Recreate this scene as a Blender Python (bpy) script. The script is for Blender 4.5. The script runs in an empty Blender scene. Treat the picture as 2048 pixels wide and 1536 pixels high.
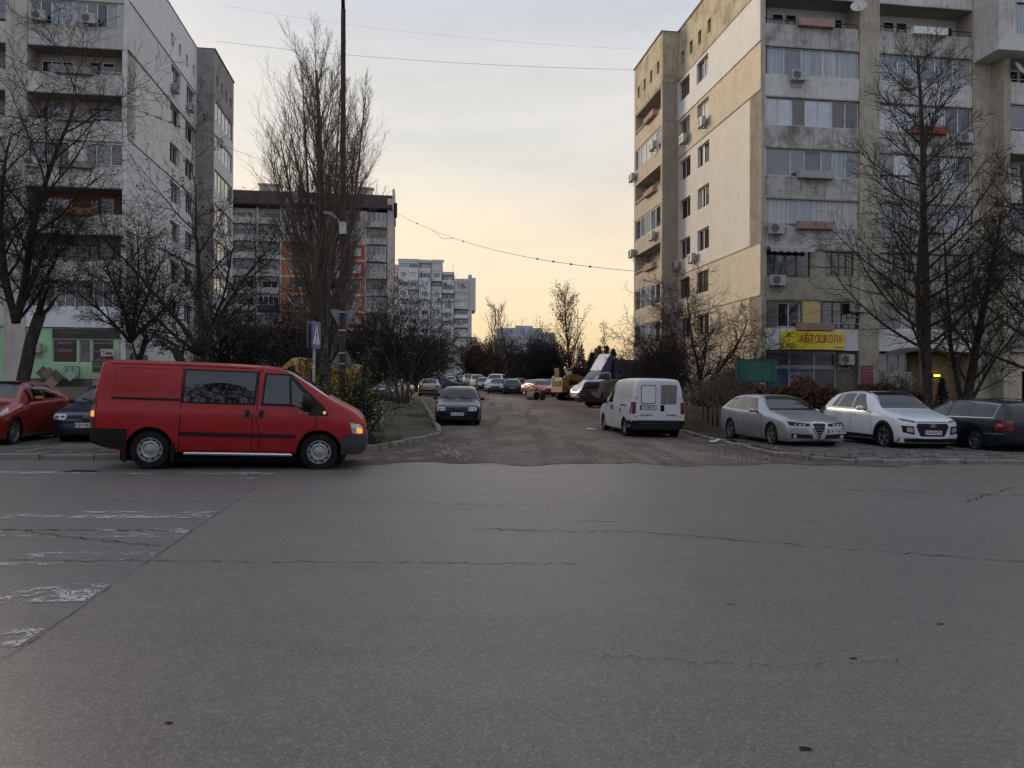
import bpy, bmesh, math, random
import numpy as np
from mathutils import Vector, Matrix
from mathutils.bvhtree import BVHTree
R = math.radians
scene = bpy.context.scene
COL = scene.collection

# ------------------------------------------------------------------ camera, sky, sun, exposure
FPX = 1540.0            # focal length in pixels of the 2048 px wide photograph
CAM_H = 1.55
cam = bpy.data.cameras.new('camera')
cam.sensor_width = 36.0
cam.lens = 36.0 * FPX / 2048.0
cam.clip_start = 0.1
cam.clip_end = 3000.0
camo = bpy.data.objects.new('camera', cam)
COL.objects.link(camo)
camo.matrix_world = Matrix.Translation((0, 0, CAM_H)) @ Matrix.Rotation(R(90.26), 4, 'X') @ Matrix.Rotation(R(0.25), 4, 'Z')
scene.camera = camo

SUN_EL, SUN_AZ = R(5.0), R(-42.0)      # azimuth measured from straight ahead, negative is to the left
VEIL = 7.9
world = bpy.data.worlds.new('World')
scene.world = world
world.use_nodes = True
_nt = world.node_tree
_nt.nodes.clear()
def _wn(t, **k):
    n = _nt.nodes.new(t)
    for a, b in k.items(): setattr(n, a, b)
    return n
_sky = _wn('ShaderNodeTexSky', sky_type='NISHITA')
_sky.sun_disc = False
_sky.sun_elevation = SUN_EL
_sky.sun_rotation = SUN_AZ
_sky.air_density = 1.0
_sky.dust_density = 2.0
_sky.ozone_density = 2.0
_hsv = _wn('ShaderNodeHueSaturation')
_hsv.inputs['Saturation'].default_value = 0.9
_hsv.inputs['Value'].default_value = 1.0
_nt.links.new(_sky.outputs[0], _hsv.inputs['Color'])
# thin high cloud veil: brightens and greys the clear sky in soft streaks
_tc = _wn('ShaderNodeTexCoord')
_mp = _wn('ShaderNodeMapping')
_mp.inputs['Scale'].default_value = (1.1, 1.6, 5.5)
_mp.inputs['Rotation'].default_value = (0.12, 0.22, 0.3)
_nt.links.new(_tc.outputs['Generated'], _mp.inputs[0])
_ns = _wn('ShaderNodeTexNoise')
_ns.inputs['Scale'].default_value = 2.0
_ns.inputs['Detail'].default_value = 7.0
_ns.inputs['Roughness'].default_value = 0.6
_nt.links.new(_mp.outputs[0], _ns.inputs['Vector'])
_rm = _wn('ShaderNodeMapRange')
_rm.inputs['From Min'].default_value = 0.3
_rm.inputs['From Max'].default_value = 0.75
_rm.inputs['To Min'].default_value = 0.70
_rm.inputs['To Max'].default_value = 0.88
_nt.links.new(_ns.outputs['Fac'], _rm.inputs['Value'])
_mx = _wn('ShaderNodeMix', data_type='RGBA')
# the veil takes the glow of the low sun near the horizon and greys to blue higher up, all round
_sep = _wn('ShaderNodeSeparateXYZ')
_nt.links.new(_tc.outputs['Generated'], _sep.inputs[0])
_ramp = _wn('ShaderNodeValToRGB')
_ramp.color_ramp.interpolation = 'EASE'
_e = _ramp.color_ramp.elements
_e[0].position, _e[0].color = 0.0, (0.76, 0.54, 0.28, 1)
_e[1].position, _e[1].color = 0.55, (0.445, 0.485, 0.585, 1)
_x = _e.new(0.16); _x.color = (0.78, 0.635, 0.445, 1)
_x = _e.new(0.32); _x.color = (0.65, 0.615, 0.565, 1)
_nt.links.new(_sep.outputs[2], _ramp.inputs[0])
_vg = _wn('ShaderNodeVectorMath', operation='SCALE')
_vg.inputs['Scale'].default_value = VEIL
# away from the sunset the low veil is a cool grey instead
_ramp2 = _wn('ShaderNodeValToRGB')
_ramp2.color_ramp.interpolation = 'EASE'
_e = _ramp2.color_ramp.elements
_e[0].position, _e[0].color = 0.0, (0.50, 0.50, 0.55, 1)
_e[1].position, _e[1].color = 0.55, (0.445, 0.485, 0.585, 1)
_nt.links.new(_sep.outputs[2], _ramp2.inputs[0])
_dot = _wn('ShaderNodeVectorMath', operation='DOT_PRODUCT')
_dot.inputs[1].default_value = (math.sin(SUN_AZ + R(14)), math.cos(SUN_AZ + R(14)), 0.0)
_nt.links.new(_tc.outputs['Generated'], _dot.inputs[0])
_wf = _wn('ShaderNodeMapRange', interpolation_type='SMOOTHSTEP')
_wf.inputs['From Min'].default_value = -0.35
_wf.inputs['From Max'].default_value = 0.75
_nt.links.new(_dot.outputs['Value'], _wf.inputs['Value'])
_mv = _wn('ShaderNodeMix', data_type='RGBA')
_nt.links.new(_wf.outputs[0], _mv.inputs[0])
_nt.links.new(_ramp2.outputs[0], _mv.inputs[6])
_nt.links.new(_ramp.outputs[0], _mv.inputs[7])
_st = _wn('ShaderNodeMapRange')
_st.inputs['From Min'].default_value = 0.3
_st.inputs['From Max'].default_value = 0.7
_st.inputs['To Min'].default_value = 0.955
_st.inputs['To Max'].default_value = 1.045
_nt.links.new(_ns.outputs['Fac'], _st.inputs['Value'])
_sm = _wn('ShaderNodeVectorMath', operation='SCALE')
_nt.links.new(_mv.outputs[2], _sm.inputs[0])
_nt.links.new(_st.outputs[0], _sm.inputs['Scale'])
_nt.links.new(_sm.outputs[0], _vg.inputs[0])
_nt.links.new(_vg.outputs[0], _mx.inputs[7])
_nt.links.new(_rm.outputs[0], _mx.inputs[0])
_nt.links.new(_hsv.outputs[0], _mx.inputs[6])
_bg = _wn('ShaderNodeBackground')
_bg.inputs['Strength'].default_value = 0.13
_nt.links.new(_mx.outputs[2], _bg.inputs['Color'])
_wo = _wn('ShaderNodeOutputWorld')
_nt.links.new(_bg.outputs[0], _wo.inputs[0])

sun = bpy.data.lights.new('sun', 'SUN')
sun.energy = 2.0
sun.angle = R(18)
sun.color = (1.0, 0.83, 0.62)
suno = bpy.data.objects.new('sun', sun)
COL.objects.link(suno)
_sel = R(11)
_sd = Vector((math.sin(SUN_AZ) * math.cos(_sel), math.cos(SUN_AZ) * math.cos(_sel), math.sin(_sel)))
suno.rotation_euler = _sd.to_track_quat('Z', 'Y').to_euler()

vs = scene.view_settings
vs.view_transform = 'Standard'
vs.look = 'None'
vs.gamma = 1.0
vs.use_curve_mapping = False
vs.exposure = 0.52
scene.render.engine = 'CYCLES'
try:
    scene.cycles.use_denoising = True
    scene.cycles.max_bounces = 6
    scene.cycles.diffuse_bounces = 3
    scene.cycles.glossy_bounces = 3
    scene.cycles.transparent_max_bounces = 12
except Exception:
    pass

# ------------------------------------------------------------------ the lie of the land
def sstep(a, b, v):
    t = min(1.0, max(0.0, (v - a) / (b - a)))
    return t * t * (3 - 2 * t)
def gz(x, y):
    z = -0.012 * max(-25.0, min(25.0, x))
    t = max(0.0, min(y, 115.0) - 25.0)
    z += 0.02 * t * (min(1.0, t / 6.0))
    z += 0.75 * sstep(-10.5, -17.0, x) * sstep(24.0, 36.0, y) * (1 - sstep(90, 120, y))
    return z
def PX(px, d):                     # sideways position of something seen at column px at a distance d
    return (px - 1024.0) / FPX * d
AX = Vector((-0.1345, 0.9909, 0.0))   # the way the side street and the blocks run
BX = Vector((0.9909, 0.1345, 0.0))    # the way the house fronts and the main road run
YAW = math.atan2(BX.y, BX.x)
def kerb_y(x): return 16.0 + 0.12 * x

# ------------------------------------------------------------------ materials
MATS = {}
def new_mat(name):
    m = bpy.data.materials.new(name)
    m.use_nodes = True
    return m, m.node_tree, m.node_tree.nodes['Principled BSDF']
def c4(c): return (c[0], c[1], c[2], 1.0)
def noise_node(nt, scale, detail=5.0, rough=0.6, stretch=None, coord='Object', off=None):
    tc = nt.nodes.new('ShaderNodeTexCoord')
    src = tc.outputs[coord]
    mp = nt.nodes.new('ShaderNodeMapping')
    if stretch: mp.inputs['Scale'].default_value = stretch
    if off: mp.inputs['Location'].default_value = off
    nt.links.new(src, mp.inputs[0])
    n = nt.nodes.new('ShaderNodeTexNoise')
    n.inputs['Scale'].default_value = scale
    n.inputs['Detail'].default_value = detail
    n.inputs['Roughness'].default_value = rough
    nt.links.new(mp.outputs[0], n.inputs['Vector'])
    return n.outputs['Fac']
def ramp(nt, fac, lo, hi, a=0.0, b=1.0):
    r = nt.nodes.new('ShaderNodeMapRange')
    r.interpolation_type = 'SMOOTHSTEP'
    r.inputs['From Min'].default_value = lo
    r.inputs['From Max'].default_value = hi
    r.inputs['To Min'].default_value = a
    r.inputs['To Max'].default_value = b
    nt.links.new(fac, r.inputs['Value'])
    return r.outputs[0]
def mixc(nt, fac, a, b):
    m = nt.nodes.new('ShaderNodeMix')
    m.data_type = 'RGBA'
    if hasattr(fac, 'node'): nt.links.new(fac, m.inputs[0])
    else: m.inputs[0].default_value = fac
    for i, v in ((6, a), (7, b)):
        if hasattr(v, 'node'): nt.links.new(v, m.inputs[i])
        else: m.inputs[i].default_value = c4(v)
    return m.outputs[2]
def mathn(nt, op, a, b=None):
    m = nt.nodes.new('ShaderNodeMath')
    m.operation = op
    for i, v in ((0, a), (1, b)):
        if v is None: continue
        if hasattr(v, 'node'): nt.links.new(v, m.inputs[i])
        else: m.inputs[i].default_value = v
    return m.outputs[0]
def bump(nt, p, h, strength=0.3, dist=0.02):
    b = nt.nodes.new('ShaderNodeBump')
    b.inputs['Strength'].default_value = strength
    b.inputs['Distance'].default_value = dist
    nt.links.new(h, b.inputs['Height'])
    nt.links.new(b.outputs[0], p.inputs['Normal'])
def simple(name, col, rough=0.6, metal=0.0, spec=0.5, coat=0.0, var=0.0, vscale=3.0, bumps=0.0, bscale=40.0, emit=None, estr=0.0, ior=None):
    if name in MATS: return MATS[name]
    m, nt, p = new_mat(name)
    p.inputs['Base Color'].default_value = c4(col)
    p.inputs['Roughness'].default_value = rough
    p.inputs['Metallic'].default_value = metal
    p.inputs['Specular IOR Level'].default_value = spec
    if ior: p.inputs['IOR'].default_value = ior
    if coat:
        p.inputs['Coat Weight'].default_value = coat
        p.inputs['Coat Roughness'].default_value = 0.06
    if var:
        f = ramp(nt, noise_node(nt, vscale), 0.3, 0.7)
        nt.links.new(mixc(nt, f, [c * (1 - var) for c in col], [min(1, c * (1 + var)) for c in col]), p.inputs['Base Color'])
    if bumps:
        bump(nt, p, noise_node(nt, bscale, 3), bumps, 0.01)
    if emit:
        p.inputs['Emission Color'].default_value = c4(emit)
        p.inputs['Emission Strength'].default_value = estr
    MATS[name] = m
    return m
def wall_mat(name, col, dirt, amount=0.5, streak=0.5, relief=0.35):
    """painted or bare render on a panel: large stains, vertical runs, fine grain"""
    if name in MATS: return MATS[name]
    m, nt, p = new_mat(name)
    col = [min(.72, v * 1.32) for v in col]; dirt = [v * 1.2 for v in dirt]
    f1 = ramp(nt, noise_node(nt, 0.8, 9, 0.70), 0.42, 0.68, 0, min(1, amount * 1.1))
    f2 = ramp(nt, noise_node(nt, 1.0, 6, 0.68, (6.5, 6.5, 0.5)), 0.50, 0.70, 0, min(1, streak * 1.1))
    f3 = ramp(nt, noise_node(nt, 14, 4, 0.7), 0.3, 0.8, -0.08, 0.12)
    c = mixc(nt, f1, col, dirt)
    c = mixc(nt, f2, c, [d * 0.8 for d in dirt])
    f4 = ramp(nt, noise_node(nt, 2.3, 8, 0.75, None, 'Object', (7, 3, 5)), 0.60, 0.66, 0, amount * .8)
    c = mixc(nt, f4, c, [d * 0.75 for d in dirt])
    hv = nt.nodes.new('ShaderNodeHueSaturation')
    nt.links.new(c, hv.inputs['Color'])
    nt.links.new(mathn(nt, 'ADD', f3, 1.0), hv.inputs['Value'])
    nt.links.new(hv.outputs[0], p.inputs['Base Color'])
    p.inputs['Roughness'].default_value = 0.9
    p.inputs['Specular IOR Level'].default_value = 0.2
    bump(nt, p, noise_node(nt, 22, 4, 0.7), relief, 0.02)
    MATS[name] = m
    return m
def paint(name, col, rough=0.28, metal=0.0, flake=0.0, dirt=0.0, coat=0.6, spec=0.5):
    if name in MATS: return MATS[name]
    m, nt, p = new_mat(name)
    base = c4(col)
    p.inputs['Base Color'].default_value = base
    # road film: dull brownish haze heavier low on the body
    tc = nt.nodes.new('ShaderNodeTexCoord')
    sp = nt.nodes.new('ShaderNodeSeparateXYZ')
    nt.links.new(tc.outputs['Object'], sp.inputs[0])
    low = ramp(nt, sp.outputs[2], 0.15, 0.75, 1.0, 0.0)
    nz = ramp(nt, noise_node(nt, 3.0, 6, 0.65), 0.35, 0.75)
    dm = mathn(nt, 'MULTIPLY', mathn(nt, 'MULTIPLY', low, nz), dirt)
    film = ramp(nt, noise_node(nt, 1.2, 5, 0.6), 0.3, 0.8, 0.0, 0.01 + 0.08 * dirt)
    dm = mathn(nt, 'ADD', dm, film)
    nt.links.new(mixc(nt, dm, col, (0.16, 0.125, 0.095)), p.inputs['Base Color'])
    p.inputs['Metallic'].default_value = metal
    p.inputs['Specular IOR Level'].default_value = spec
    rg = mathn(nt, 'ADD', mathn(nt, 'MULTIPLY', dm, 0.5), rough)
    nt.links.new(rg, p.inputs['Roughness'])
    p.inputs['Coat Weight'].default_value = coat
    p.inputs['Coat Roughness'].default_value = 0.08 + 0.15 * dirt
    MATS[name] = m
    return m
def asphalt_like(name, c_a, c_b, grain=0.5, rough=0.75, seam=False):
    m, nt, p = new_mat(name)
    big = ramp(nt, noise_node(nt, 0.22, 6, 0.6), 0.3, 0.7)
    c = mixc(nt, big, c_a, c_b)
    mid = ramp(nt, noise_node(nt, 1.6, 7, 0.7, (0.35, 1.3, 1)), 0.35, 0.75, 0, 0.45)
    c = mixc(nt, mid, c, [v * 0.68 for v in c_a])
    if seam:
        tc = nt.nodes.new('ShaderNodeTexCoord')
        sp = nt.nodes.new('ShaderNodeSeparateXYZ')
        nt.links.new(tc.outputs['Object'], sp.inputs[0])
        side = mathn(nt, 'ADD', sp.outputs[0], mathn(nt, 'MULTIPLY', sp.outputs[1], 0.14))
        wob = mathn(nt, 'MULTIPLY', mathn(nt, 'SUBTRACT', noise_node(nt, 1.8, 4), 0.5), 0.25)
        s = ramp(nt, mathn(nt, 'ADD', side, wob), -2.24, -2.16)
        c = mixc(nt, s, mixc(nt, 0.5, c, (0.098, 0.094, 0.104)), c)
        # dusty tracks dragged out of the side street
        d = ramp(nt, sp.outputs[1], 10.0, 15.2)
        dn = ramp(nt, noise_node(nt, 0.5, 6, 0.6, (0.5, 1.6, 1)), 0.35, 0.65)
        xx = ramp(nt, mathn(nt, 'ABSOLUTE', mathn(nt, 'SUBTRACT', sp.outputs[0], 1.5)), 3.0, 9.0, 1.0, 0.15)
        c = mixc(nt, mathn(nt, 'MULTIPLY', mathn(nt, 'MULTIPLY', d, dn), mathn(nt, 'MULTIPLY', xx, 0.9)), c, (0.225, 0.18, 0.14))
    oil = ramp(nt, noise_node(nt, 0.7, 5, 0.6, (0.8, 1.2, 1), 'Object', (9, 2, 0)), 0.60, 0.72, 0, 0.45)
    c = mixc(nt, oil, c, [v * 0.6 for v in c_a])
    lanes = ramp(nt, noise_node(nt, 1.0, 5, 0.6, (0.06, 0.9, 1), 'Object', (1, 4, 0)), 0.4, 0.68, 0, 0.4)
    c = mixc(nt, lanes, c, [v * 0.74 for v in c_a])
    mot = ramp(nt, noise_node(nt, 5, 8, 0.82), 0.32, 0.72, 0, 0.5)
    c = mixc(nt, mot, c, [v * 0.66 for v in c_a])
    vo = nt.nodes.new('ShaderNodeTexVoronoi'); vo.inputs['Scale'].default_value = 88
    tcv = nt.nodes.new('ShaderNodeTexCoord'); nt.links.new(tcv.outputs['Object'], vo.inputs['Vector'])
    sv = nt.nodes.new('ShaderNodeSeparateColor'); nt.links.new(vo.outputs['Color'], sv.inputs[0])
    c = mixc(nt, ramp(nt, sv.outputs[0], 0.62, 0.95, 0, grain), c, [min(1, v * 1.75) for v in c_b])
    c = mixc(nt, ramp(nt, sv.outputs[1], 0.62, 0.95, 0, grain), c, [v * 0.4 for v in c_a])
    fine = noise_node(nt, 70, 4, 0.85)
    sp2 = ramp(nt, fine, 0.58, 0.75, 0, grain)
    c = mixc(nt, sp2, c, [min(1, v * 2.1) for v in c_b])
    sp3 = ramp(nt, fine, 0.42, 0.26, 0, grain)
    c = mixc(nt, sp3, c, [v * 0.35 for v in c_a])
    nt.links.new(c, p.inputs['Base Color'])
    p.inputs['Roughness'].default_value = rough
    p.inputs['Specular IOR Level'].default_value = 0.5
    h = mathn(nt, 'ADD', mathn(nt, 'MULTIPLY', fine, 0.5), mathn(nt, 'MULTIPLY', noise_node(nt, 240, 2, 0.6), 0.5))
    bump(nt, p, h, 0.4, 0.012)
    MATS[name] = m
    return m

GLASS = simple('car_glass', (0.004, 0.005, 0.006), 0.03, spec=0.5, ior=1.65)
RUBBER = simple('rubber', (0.013, 0.013, 0.0135), 0.8, spec=0.15, var=0.35, vscale=8)
PLAST = simple('black_plastic', (0.012, 0.012, 0.013), 0.5, spec=0.22, var=0.25, vscale=5)
DARKP = simple('dark_gap', (0.008, 0.008, 0.008), 0.8, spec=0.1)
GREYP = simple('grey_plastic', (0.042, 0.043, 0.047), 0.6, spec=0.3, var=0.2)
CHROME = simple('chrome', (0.62, 0.62, 0.63), 0.15, 1.0)
ALLOY = simple('alloy', (0.42, 0.42, 0.43), 0.35, 0.9, var=0.15, vscale=20)
STEEL = simple('wheel_cover', (0.36, 0.36, 0.36), 0.45, 0.6, var=0.3, vscale=14)
LAMPC = simple('clear_lamp', (0.46, 0.47, 0.48), 0.08, 0.35, coat=0.6)
LAMPR = simple('red_lamp', (0.13, 0.008, 0.010), 0.15, coat=0.5, var=.3, vscale=9)
LAMPO = simple('amber_lamp', (0.75, 0.26, 0.04), 0.2, emit=(1.0, 0.36, 0.05), estr=0.55, coat=0.4)
AMBER = simple('amber_lens', (0.6, 0.22, 0.03), 0.15, coat=0.5)
WHITEP = simple('plate_white', (0.62, 0.62, 0.62), 0.4, var=0.1)
BLUEP = simple('plate_blue', (0.02, 0.05, 0.28), 0.4)
INK = simple('ink_black', (0.012, 0.012, 0.014), 0.5)
WHITEINK = simple('ink_white', (0.75, 0.75, 0.75), 0.5)
METAL = simple('galvanised', (0.36, 0.37, 0.38), 0.5, 0.5, var=0.25, vscale=6)
RUST = simple('rusty_steel', (0.105, 0.058, 0.038), 0.85, var=0.5, vscale=5, bumps=0.3)

# ------------------------------------------------------------------ mesh building
class MB:
    def __init__(s): s.v = []; s.f = []; s.m = []
    def quad(s, a, b, c, d, m=0):
        i = len(s.v); s.v += [tuple(a), tuple(b), tuple(c), tuple(d)]; s.f.append((i, i+1, i+2, i+3)); s.m.append(m)
    def box(s, lo, hi, m=0):
        (x0, y0, z0), (x1, y1, z1) = lo, hi
        i = len(s.v)
        s.v += [(x0,y0,z0),(x1,y0,z0),(x1,y1,z0),(x0,y1,z0),(x0,y0,z1),(x1,y0,z1),(x1,y1,z1),(x0,y1,z1)]
        s.f += [(i+3,i+2,i+1,i),(i+4,i+5,i+6,i+7),(i,i+1,i+5,i+4),(i+1,i+2,i+6,i+5),(i+2,i+3,i+7,i+6),(i+3,i,i+4,i+7)]
        s.m += [m]*6
        return s
    def obox(s, c, ux, uy, uz, m=0):
        """box from its centre and three half-axis vectors"""
        c, ux, uy, uz = Vector(c), Vector(ux), Vector(uy), Vector(uz)
        i = len(s.v)
        for sz in (-1, 1):
            for sx, sy in ((-1,-1),(1,-1),(1,1),(-1,1)):
                s.v.append(tuple(c + ux*sx + uy*sy + uz*sz))
        s.f += [(i+3,i+2,i+1,i),(i+4,i+5,i+6,i+7),(i,i+1,i+5,i+4),(i+1,i+2,i+6,i+5),(i+2,i+3,i+7,i+6),(i+3,i,i+4,i+7)]
        s.m += [m]*6
    def tube(s, pts, rad, n=6, m=0, caps=True):
        pts = [Vector(p) for p in pts]
        if not isinstance(rad, (list, tuple)): rad = [rad]*len(pts)
        base = len(s.v)
        t0 = (pts[1]-pts[0]).normalized()
        up = Vector((0,0,1)) if abs(t0.z) < 0.9 else Vector((1,0,0))
        a = t0.cross(up).normalized()
        for k, p in enumerate(pts):
            if k == 0: t = t0
            elif k == len(pts)-1: t = (pts[k]-pts[k-1]).normalized()
            else: t = (pts[k+1]-pts[k-1]).normalized()
            a = (a - t*a.dot(t))
            if a.length < 1e-6: a = t.orthogonal()
            a.normalize()
            b = t.cross(a)
            r = rad[k]
            for j in range(n):
                w = 2*math.pi*j/n
                q = p + a*(math.cos(w)*r) + b*(math.sin(w)*r)
                s.v.append((q.x, q.y, q.z))
        for k in range(len(pts)-1):
            for j in range(n):
                s.f.append((base+k*n+j, base+k*n+(j+1)%n, base+(k+1)*n+(j+1)%n, base+(k+1)*n+j)); s.m.append(m)
        if caps:
            s.f.append(tuple(base+j for j in reversed(range(n)))); s.m.append(m)
            e = base+(len(pts)-1)*n
            s.f.append(tuple(e+j for j in range(n))); s.m.append(m)
        return s
    def lathe(s, prof, n=24, axis='z', c=(0,0,0), m=0, mlist=None):
        base = len(s.v)
        for r, h in prof:
            for j in range(n):
                w = 2*math.pi*j/n
                a, b = math.cos(w)*r, math.sin(w)*r
                if axis == 'z': q = (c[0]+a, c[1]+b, c[2]+h)
                elif axis == 'y': q = (c[0]+a, c[1]+h, c[2]+b)
                else: q = (c[0]+h, c[1]+a, c[2]+b)
                s.v.append(q)
        for k in range(len(prof)-1):
            for j in range(n):
                f = (base+k*n+j, base+k*n+(j+1)%n, base+(k+1)*n+(j+1)%n, base+(k+1)*n+j)
                if axis == 'y': f = f[::-1]
                s.f.append(f); s.m.append(mlist[k] if mlist else m)
        return s
    def prism(s, poly, lo, hi, axis='y', m=0):
        """extrude a 2-D outline; axis y takes outline points as (x, z), axis x as (y, z), axis z as (x, y)"""
        def P(p, h):
            if axis == 'y': return (p[0], h, p[1])
            if axis == 'x': return (h, p[0], p[1])
            return (p[0], p[1], h)
        n = len(poly); b = len(s.v)
        s.v += [P(p, lo) for p in poly] + [P(p, hi) for p in poly]
        s.f.append(tuple(range(b, b+n))); s.m.append(m)
        s.f.append(tuple(range(b+2*n-1, b+n-1, -1))); s.m.append(m)
        for j in range(n):
            k = (j+1) % n
            s.f.append((b+k, b+j, b+n+j, b+n+k)); s.m.append(m)
        return s
    def grid(s, fn, nu, nv, m=0):
        b = len(s.v)
        for i in range(nu+1):
            for j in range(nv+1):
                s.v.append(tuple(fn(i/nu, j/nv)))
        for i in range(nu):
            for j in range(nv):
                s.f.append((b+i*(nv+1)+j, b+(i+1)*(nv+1)+j, b+(i+1)*(nv+1)+j+1, b+i*(nv+1)+j+1)); s.m.append(m)
        return s
    def mesh(s, name, mats, smooth=False, angle=None, fix=False):
        me = bpy.data.meshes.new(name)
        me.from_pydata(s.v, [], s.f)
        if not isinstance(mats, (list, tuple)): mats = [mats]
        for mt in mats: me.materials.append(mt)
        if len(mats) > 1:
            me.polygons.foreach_set('material_index', s.m)
        if fix:
            bm = bmesh.new(); bm.from_mesh(me)
            bmesh.ops.recalc_face_normals(bm, faces=bm.faces)
            bm.to_mesh(me); bm.free()
        if smooth:
            me.polygons.foreach_set('use_smooth', [True]*len(me.polygons))
            if angle: me.set_sharp_from_angle(angle=R(angle))
        me.update()
        return me
    def build(s, name, mats, parent=None, smooth=False, angle=None, fix=False, loc=None):
        o = bpy.data.objects.new(name, s.mesh(name, mats, smooth, angle, fix))
        COL.objects.link(o)
        if parent is not None: o.parent = parent
        if loc is not None: o.location = loc
        return o
def thing(name, label, cat, loc=(0,0,0), rotz=0.0, group=None):
    o = bpy.data.objects.new(name, None)
    o.empty_display_size = 0.3
    COL.objects.link(o)
    o.location = loc; o.rotation_euler = (0, 0, rotz)
    return tag(o, label, cat, group)
def tag(o, label, cat, group=None, kind=None):
    if label: o['label'] = label
    if cat: o['category'] = cat
    if group: o['group'] = group
    if kind: o['kind'] = kind
    return o
def struct(o, label=None, kind='structure'):
    o['kind'] = kind
    if label: o['label'] = label
    return o
def link_mesh(name, me, parent=None, loc=None, rot=None):
    o = bpy.data.objects.new(name, me)
    COL.objects.link(o)
    if parent is not None: o.parent = parent
    if loc is not None: o.location = loc
    if rot is not None: o.rotation_euler = rot
    return o
def kids(o): return KIDS.get(o.name, [])
def copy_tree(o, parent=None):
    c = o.copy(); COL.objects.link(c)
    c.parent = parent
    for ch in list(o.children): copy_tree(ch, c)
    return c
KIDS = {}
_FONTM = {}
def text_mesh(txt, size=1.0, align='CENTER', extrude=0.0, squeeze=1.0, bold=0.0, shear=0.0):
    """lettering as a flat mesh in the x-y plane, centred on the origin"""
    key = (txt, size, align, extrude, squeeze, bold, shear)
    if key in _FONTM: return _FONTM[key]
    cu = bpy.data.curves.new('lettering', 'FONT')
    cu.body = txt; cu.size = size
    cu.align_x = align; cu.align_y = 'CENTER'
    cu.extrude = extrude; cu.offset = bold; cu.shear = shear
    cu.resolution_u = 3
    o = bpy.data.objects.new('lettering', cu)
    COL.objects.link(o)
    dg = bpy.context.evaluated_depsgraph_get()
    me = bpy.data.meshes.new_from_object(o.evaluated_get(dg))
    bpy.data.objects.remove(o); bpy.data.curves.remove(cu)
    if squeeze != 1.0:
        me.transform(Matrix.Diagonal((squeeze, 1, 1, 1)))
    _FONTM[key] = me
    return me
def lettering(txt, size, mat, parent, loc, rot, name='lettering', squeeze=1.0, bold=0.0, shear=0.0, align='CENTER', width=None):
    me = text_mesh(txt, size, align, 0.0, squeeze, bold, shear).copy()
    if width:
        xs = [v.co.x for v in me.vertices]
        k = width / max(1e-6, max(xs) - min(xs))
        me.transform(Matrix.Diagonal((k, 1, 1, 1)))
    me.materials.clear(); me.materials.append(mat)
    o = bpy.data.objects.new(name, me); COL.objects.link(o)
    o.parent = parent; o.location = loc; o.rotation_euler = rot
    return o
# ------------------------------------------------------------------ ground, road, lane, verges
rnd = random.Random(7)
def sheet_rows(name, rows, nx, lift, mat, parent=None):
    """a sheet that follows the land; rows = [(y or fn(x), xl, xr)], nx columns"""
    mb = MB()
    pts = []
    for y, xl, xr in rows:
        line = []
        for i in range(nx + 1):
            x = xl + (xr - xl) * i / nx
            yy = y(x) if callable(y) else y
            line.append((x, yy, gz(x, yy) + lift))
        pts.append(line)
    b = 0
    for l in pts: mb.v += l
    for r in range(len(pts) - 1):
        for i in range(nx):
            a = r * (nx + 1) + i
            mb.f.append((a, a + 1, a + nx + 2, a + nx + 1)); mb.m.append(0)
    return mb.build(name, mat, parent, smooth=True)

m, nt, p = new_mat('earth')
f = ramp(nt, noise_node(nt, 0.5, 8, 0.65), 0.35, 0.65)
c = mixc(nt, f, (0.052, 0.042, 0.031), (0.085, 0.066, 0.047))
g = ramp(nt, noise_node(nt, 0.16, 6, 0.6, None, 'Object', (4, 9, 0)), 0.45, 0.6, 0, 0.85)
c = mixc(nt, g, c, (0.045, 0.055, 0.022))
f2 = ramp(nt, noise_node(nt, 30, 4, 0.75), 0.35, 0.7, 0, 0.5)
c = mixc(nt, f2, c, (0.03, 0.025, 0.018))
nt.links.new(c, p.inputs['Base Color']); p.inputs['Roughness'].default_value = 0.95
p.inputs['Specular IOR Level'].default_value = 0.15
bump(nt, p, noise_node(nt, 18, 5, 0.7), 0.7, 0.04)
EARTH = MATS['earth'] = m

ys = [-60, -30, -12, 0, 8, 14, 18, 22, 25, 28, 31, 34, 38, 42, 46, 50, 55, 60, 68, 76, 85, 95, 105, 115, 125, 150, 200, 300, 500, 900, 1500]
xs = [-900, -400, -200, -120, -80, -55, -40, -32, -25, -21, -17, -15, -13, -11.5, -10, -7, -3.5, 0, 4, 8, 12, 17, 21, 25, 32, 45, 70, 120, 250, 900]
mb = MB()
for y in ys:
    for x in xs: mb.v.append((x, y, gz(x, y) - 0.06))
for j in range(len(ys) - 1):
    for i in range(len(xs) - 1):
        a = j * len(xs) + i
        mb.f.append((a, a + 1, a + len(xs) + 1, a + len(xs))); mb.m.append(0)
struct(mb.build('ground', EARTH, smooth=True), 'bare earth and thin grass between the apartment blocks')

ASPH = asphalt_like('asphalt', (0.152, 0.129, 0.114), (0.186, 0.159, 0.142), 0.45, 0.46, seam=True)
road = sheet_rows('road', [(-14.0, -70, 70)] + [((lambda x, k=k: -14 + (kerb_y(x) + 14) * k), -70, 70) for k in (0.25, 0.5, 0.75, 0.9, 1.0)], 24, 0.0, ASPH)
struct(road, 'worn grey asphalt main road across the foreground')

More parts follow.
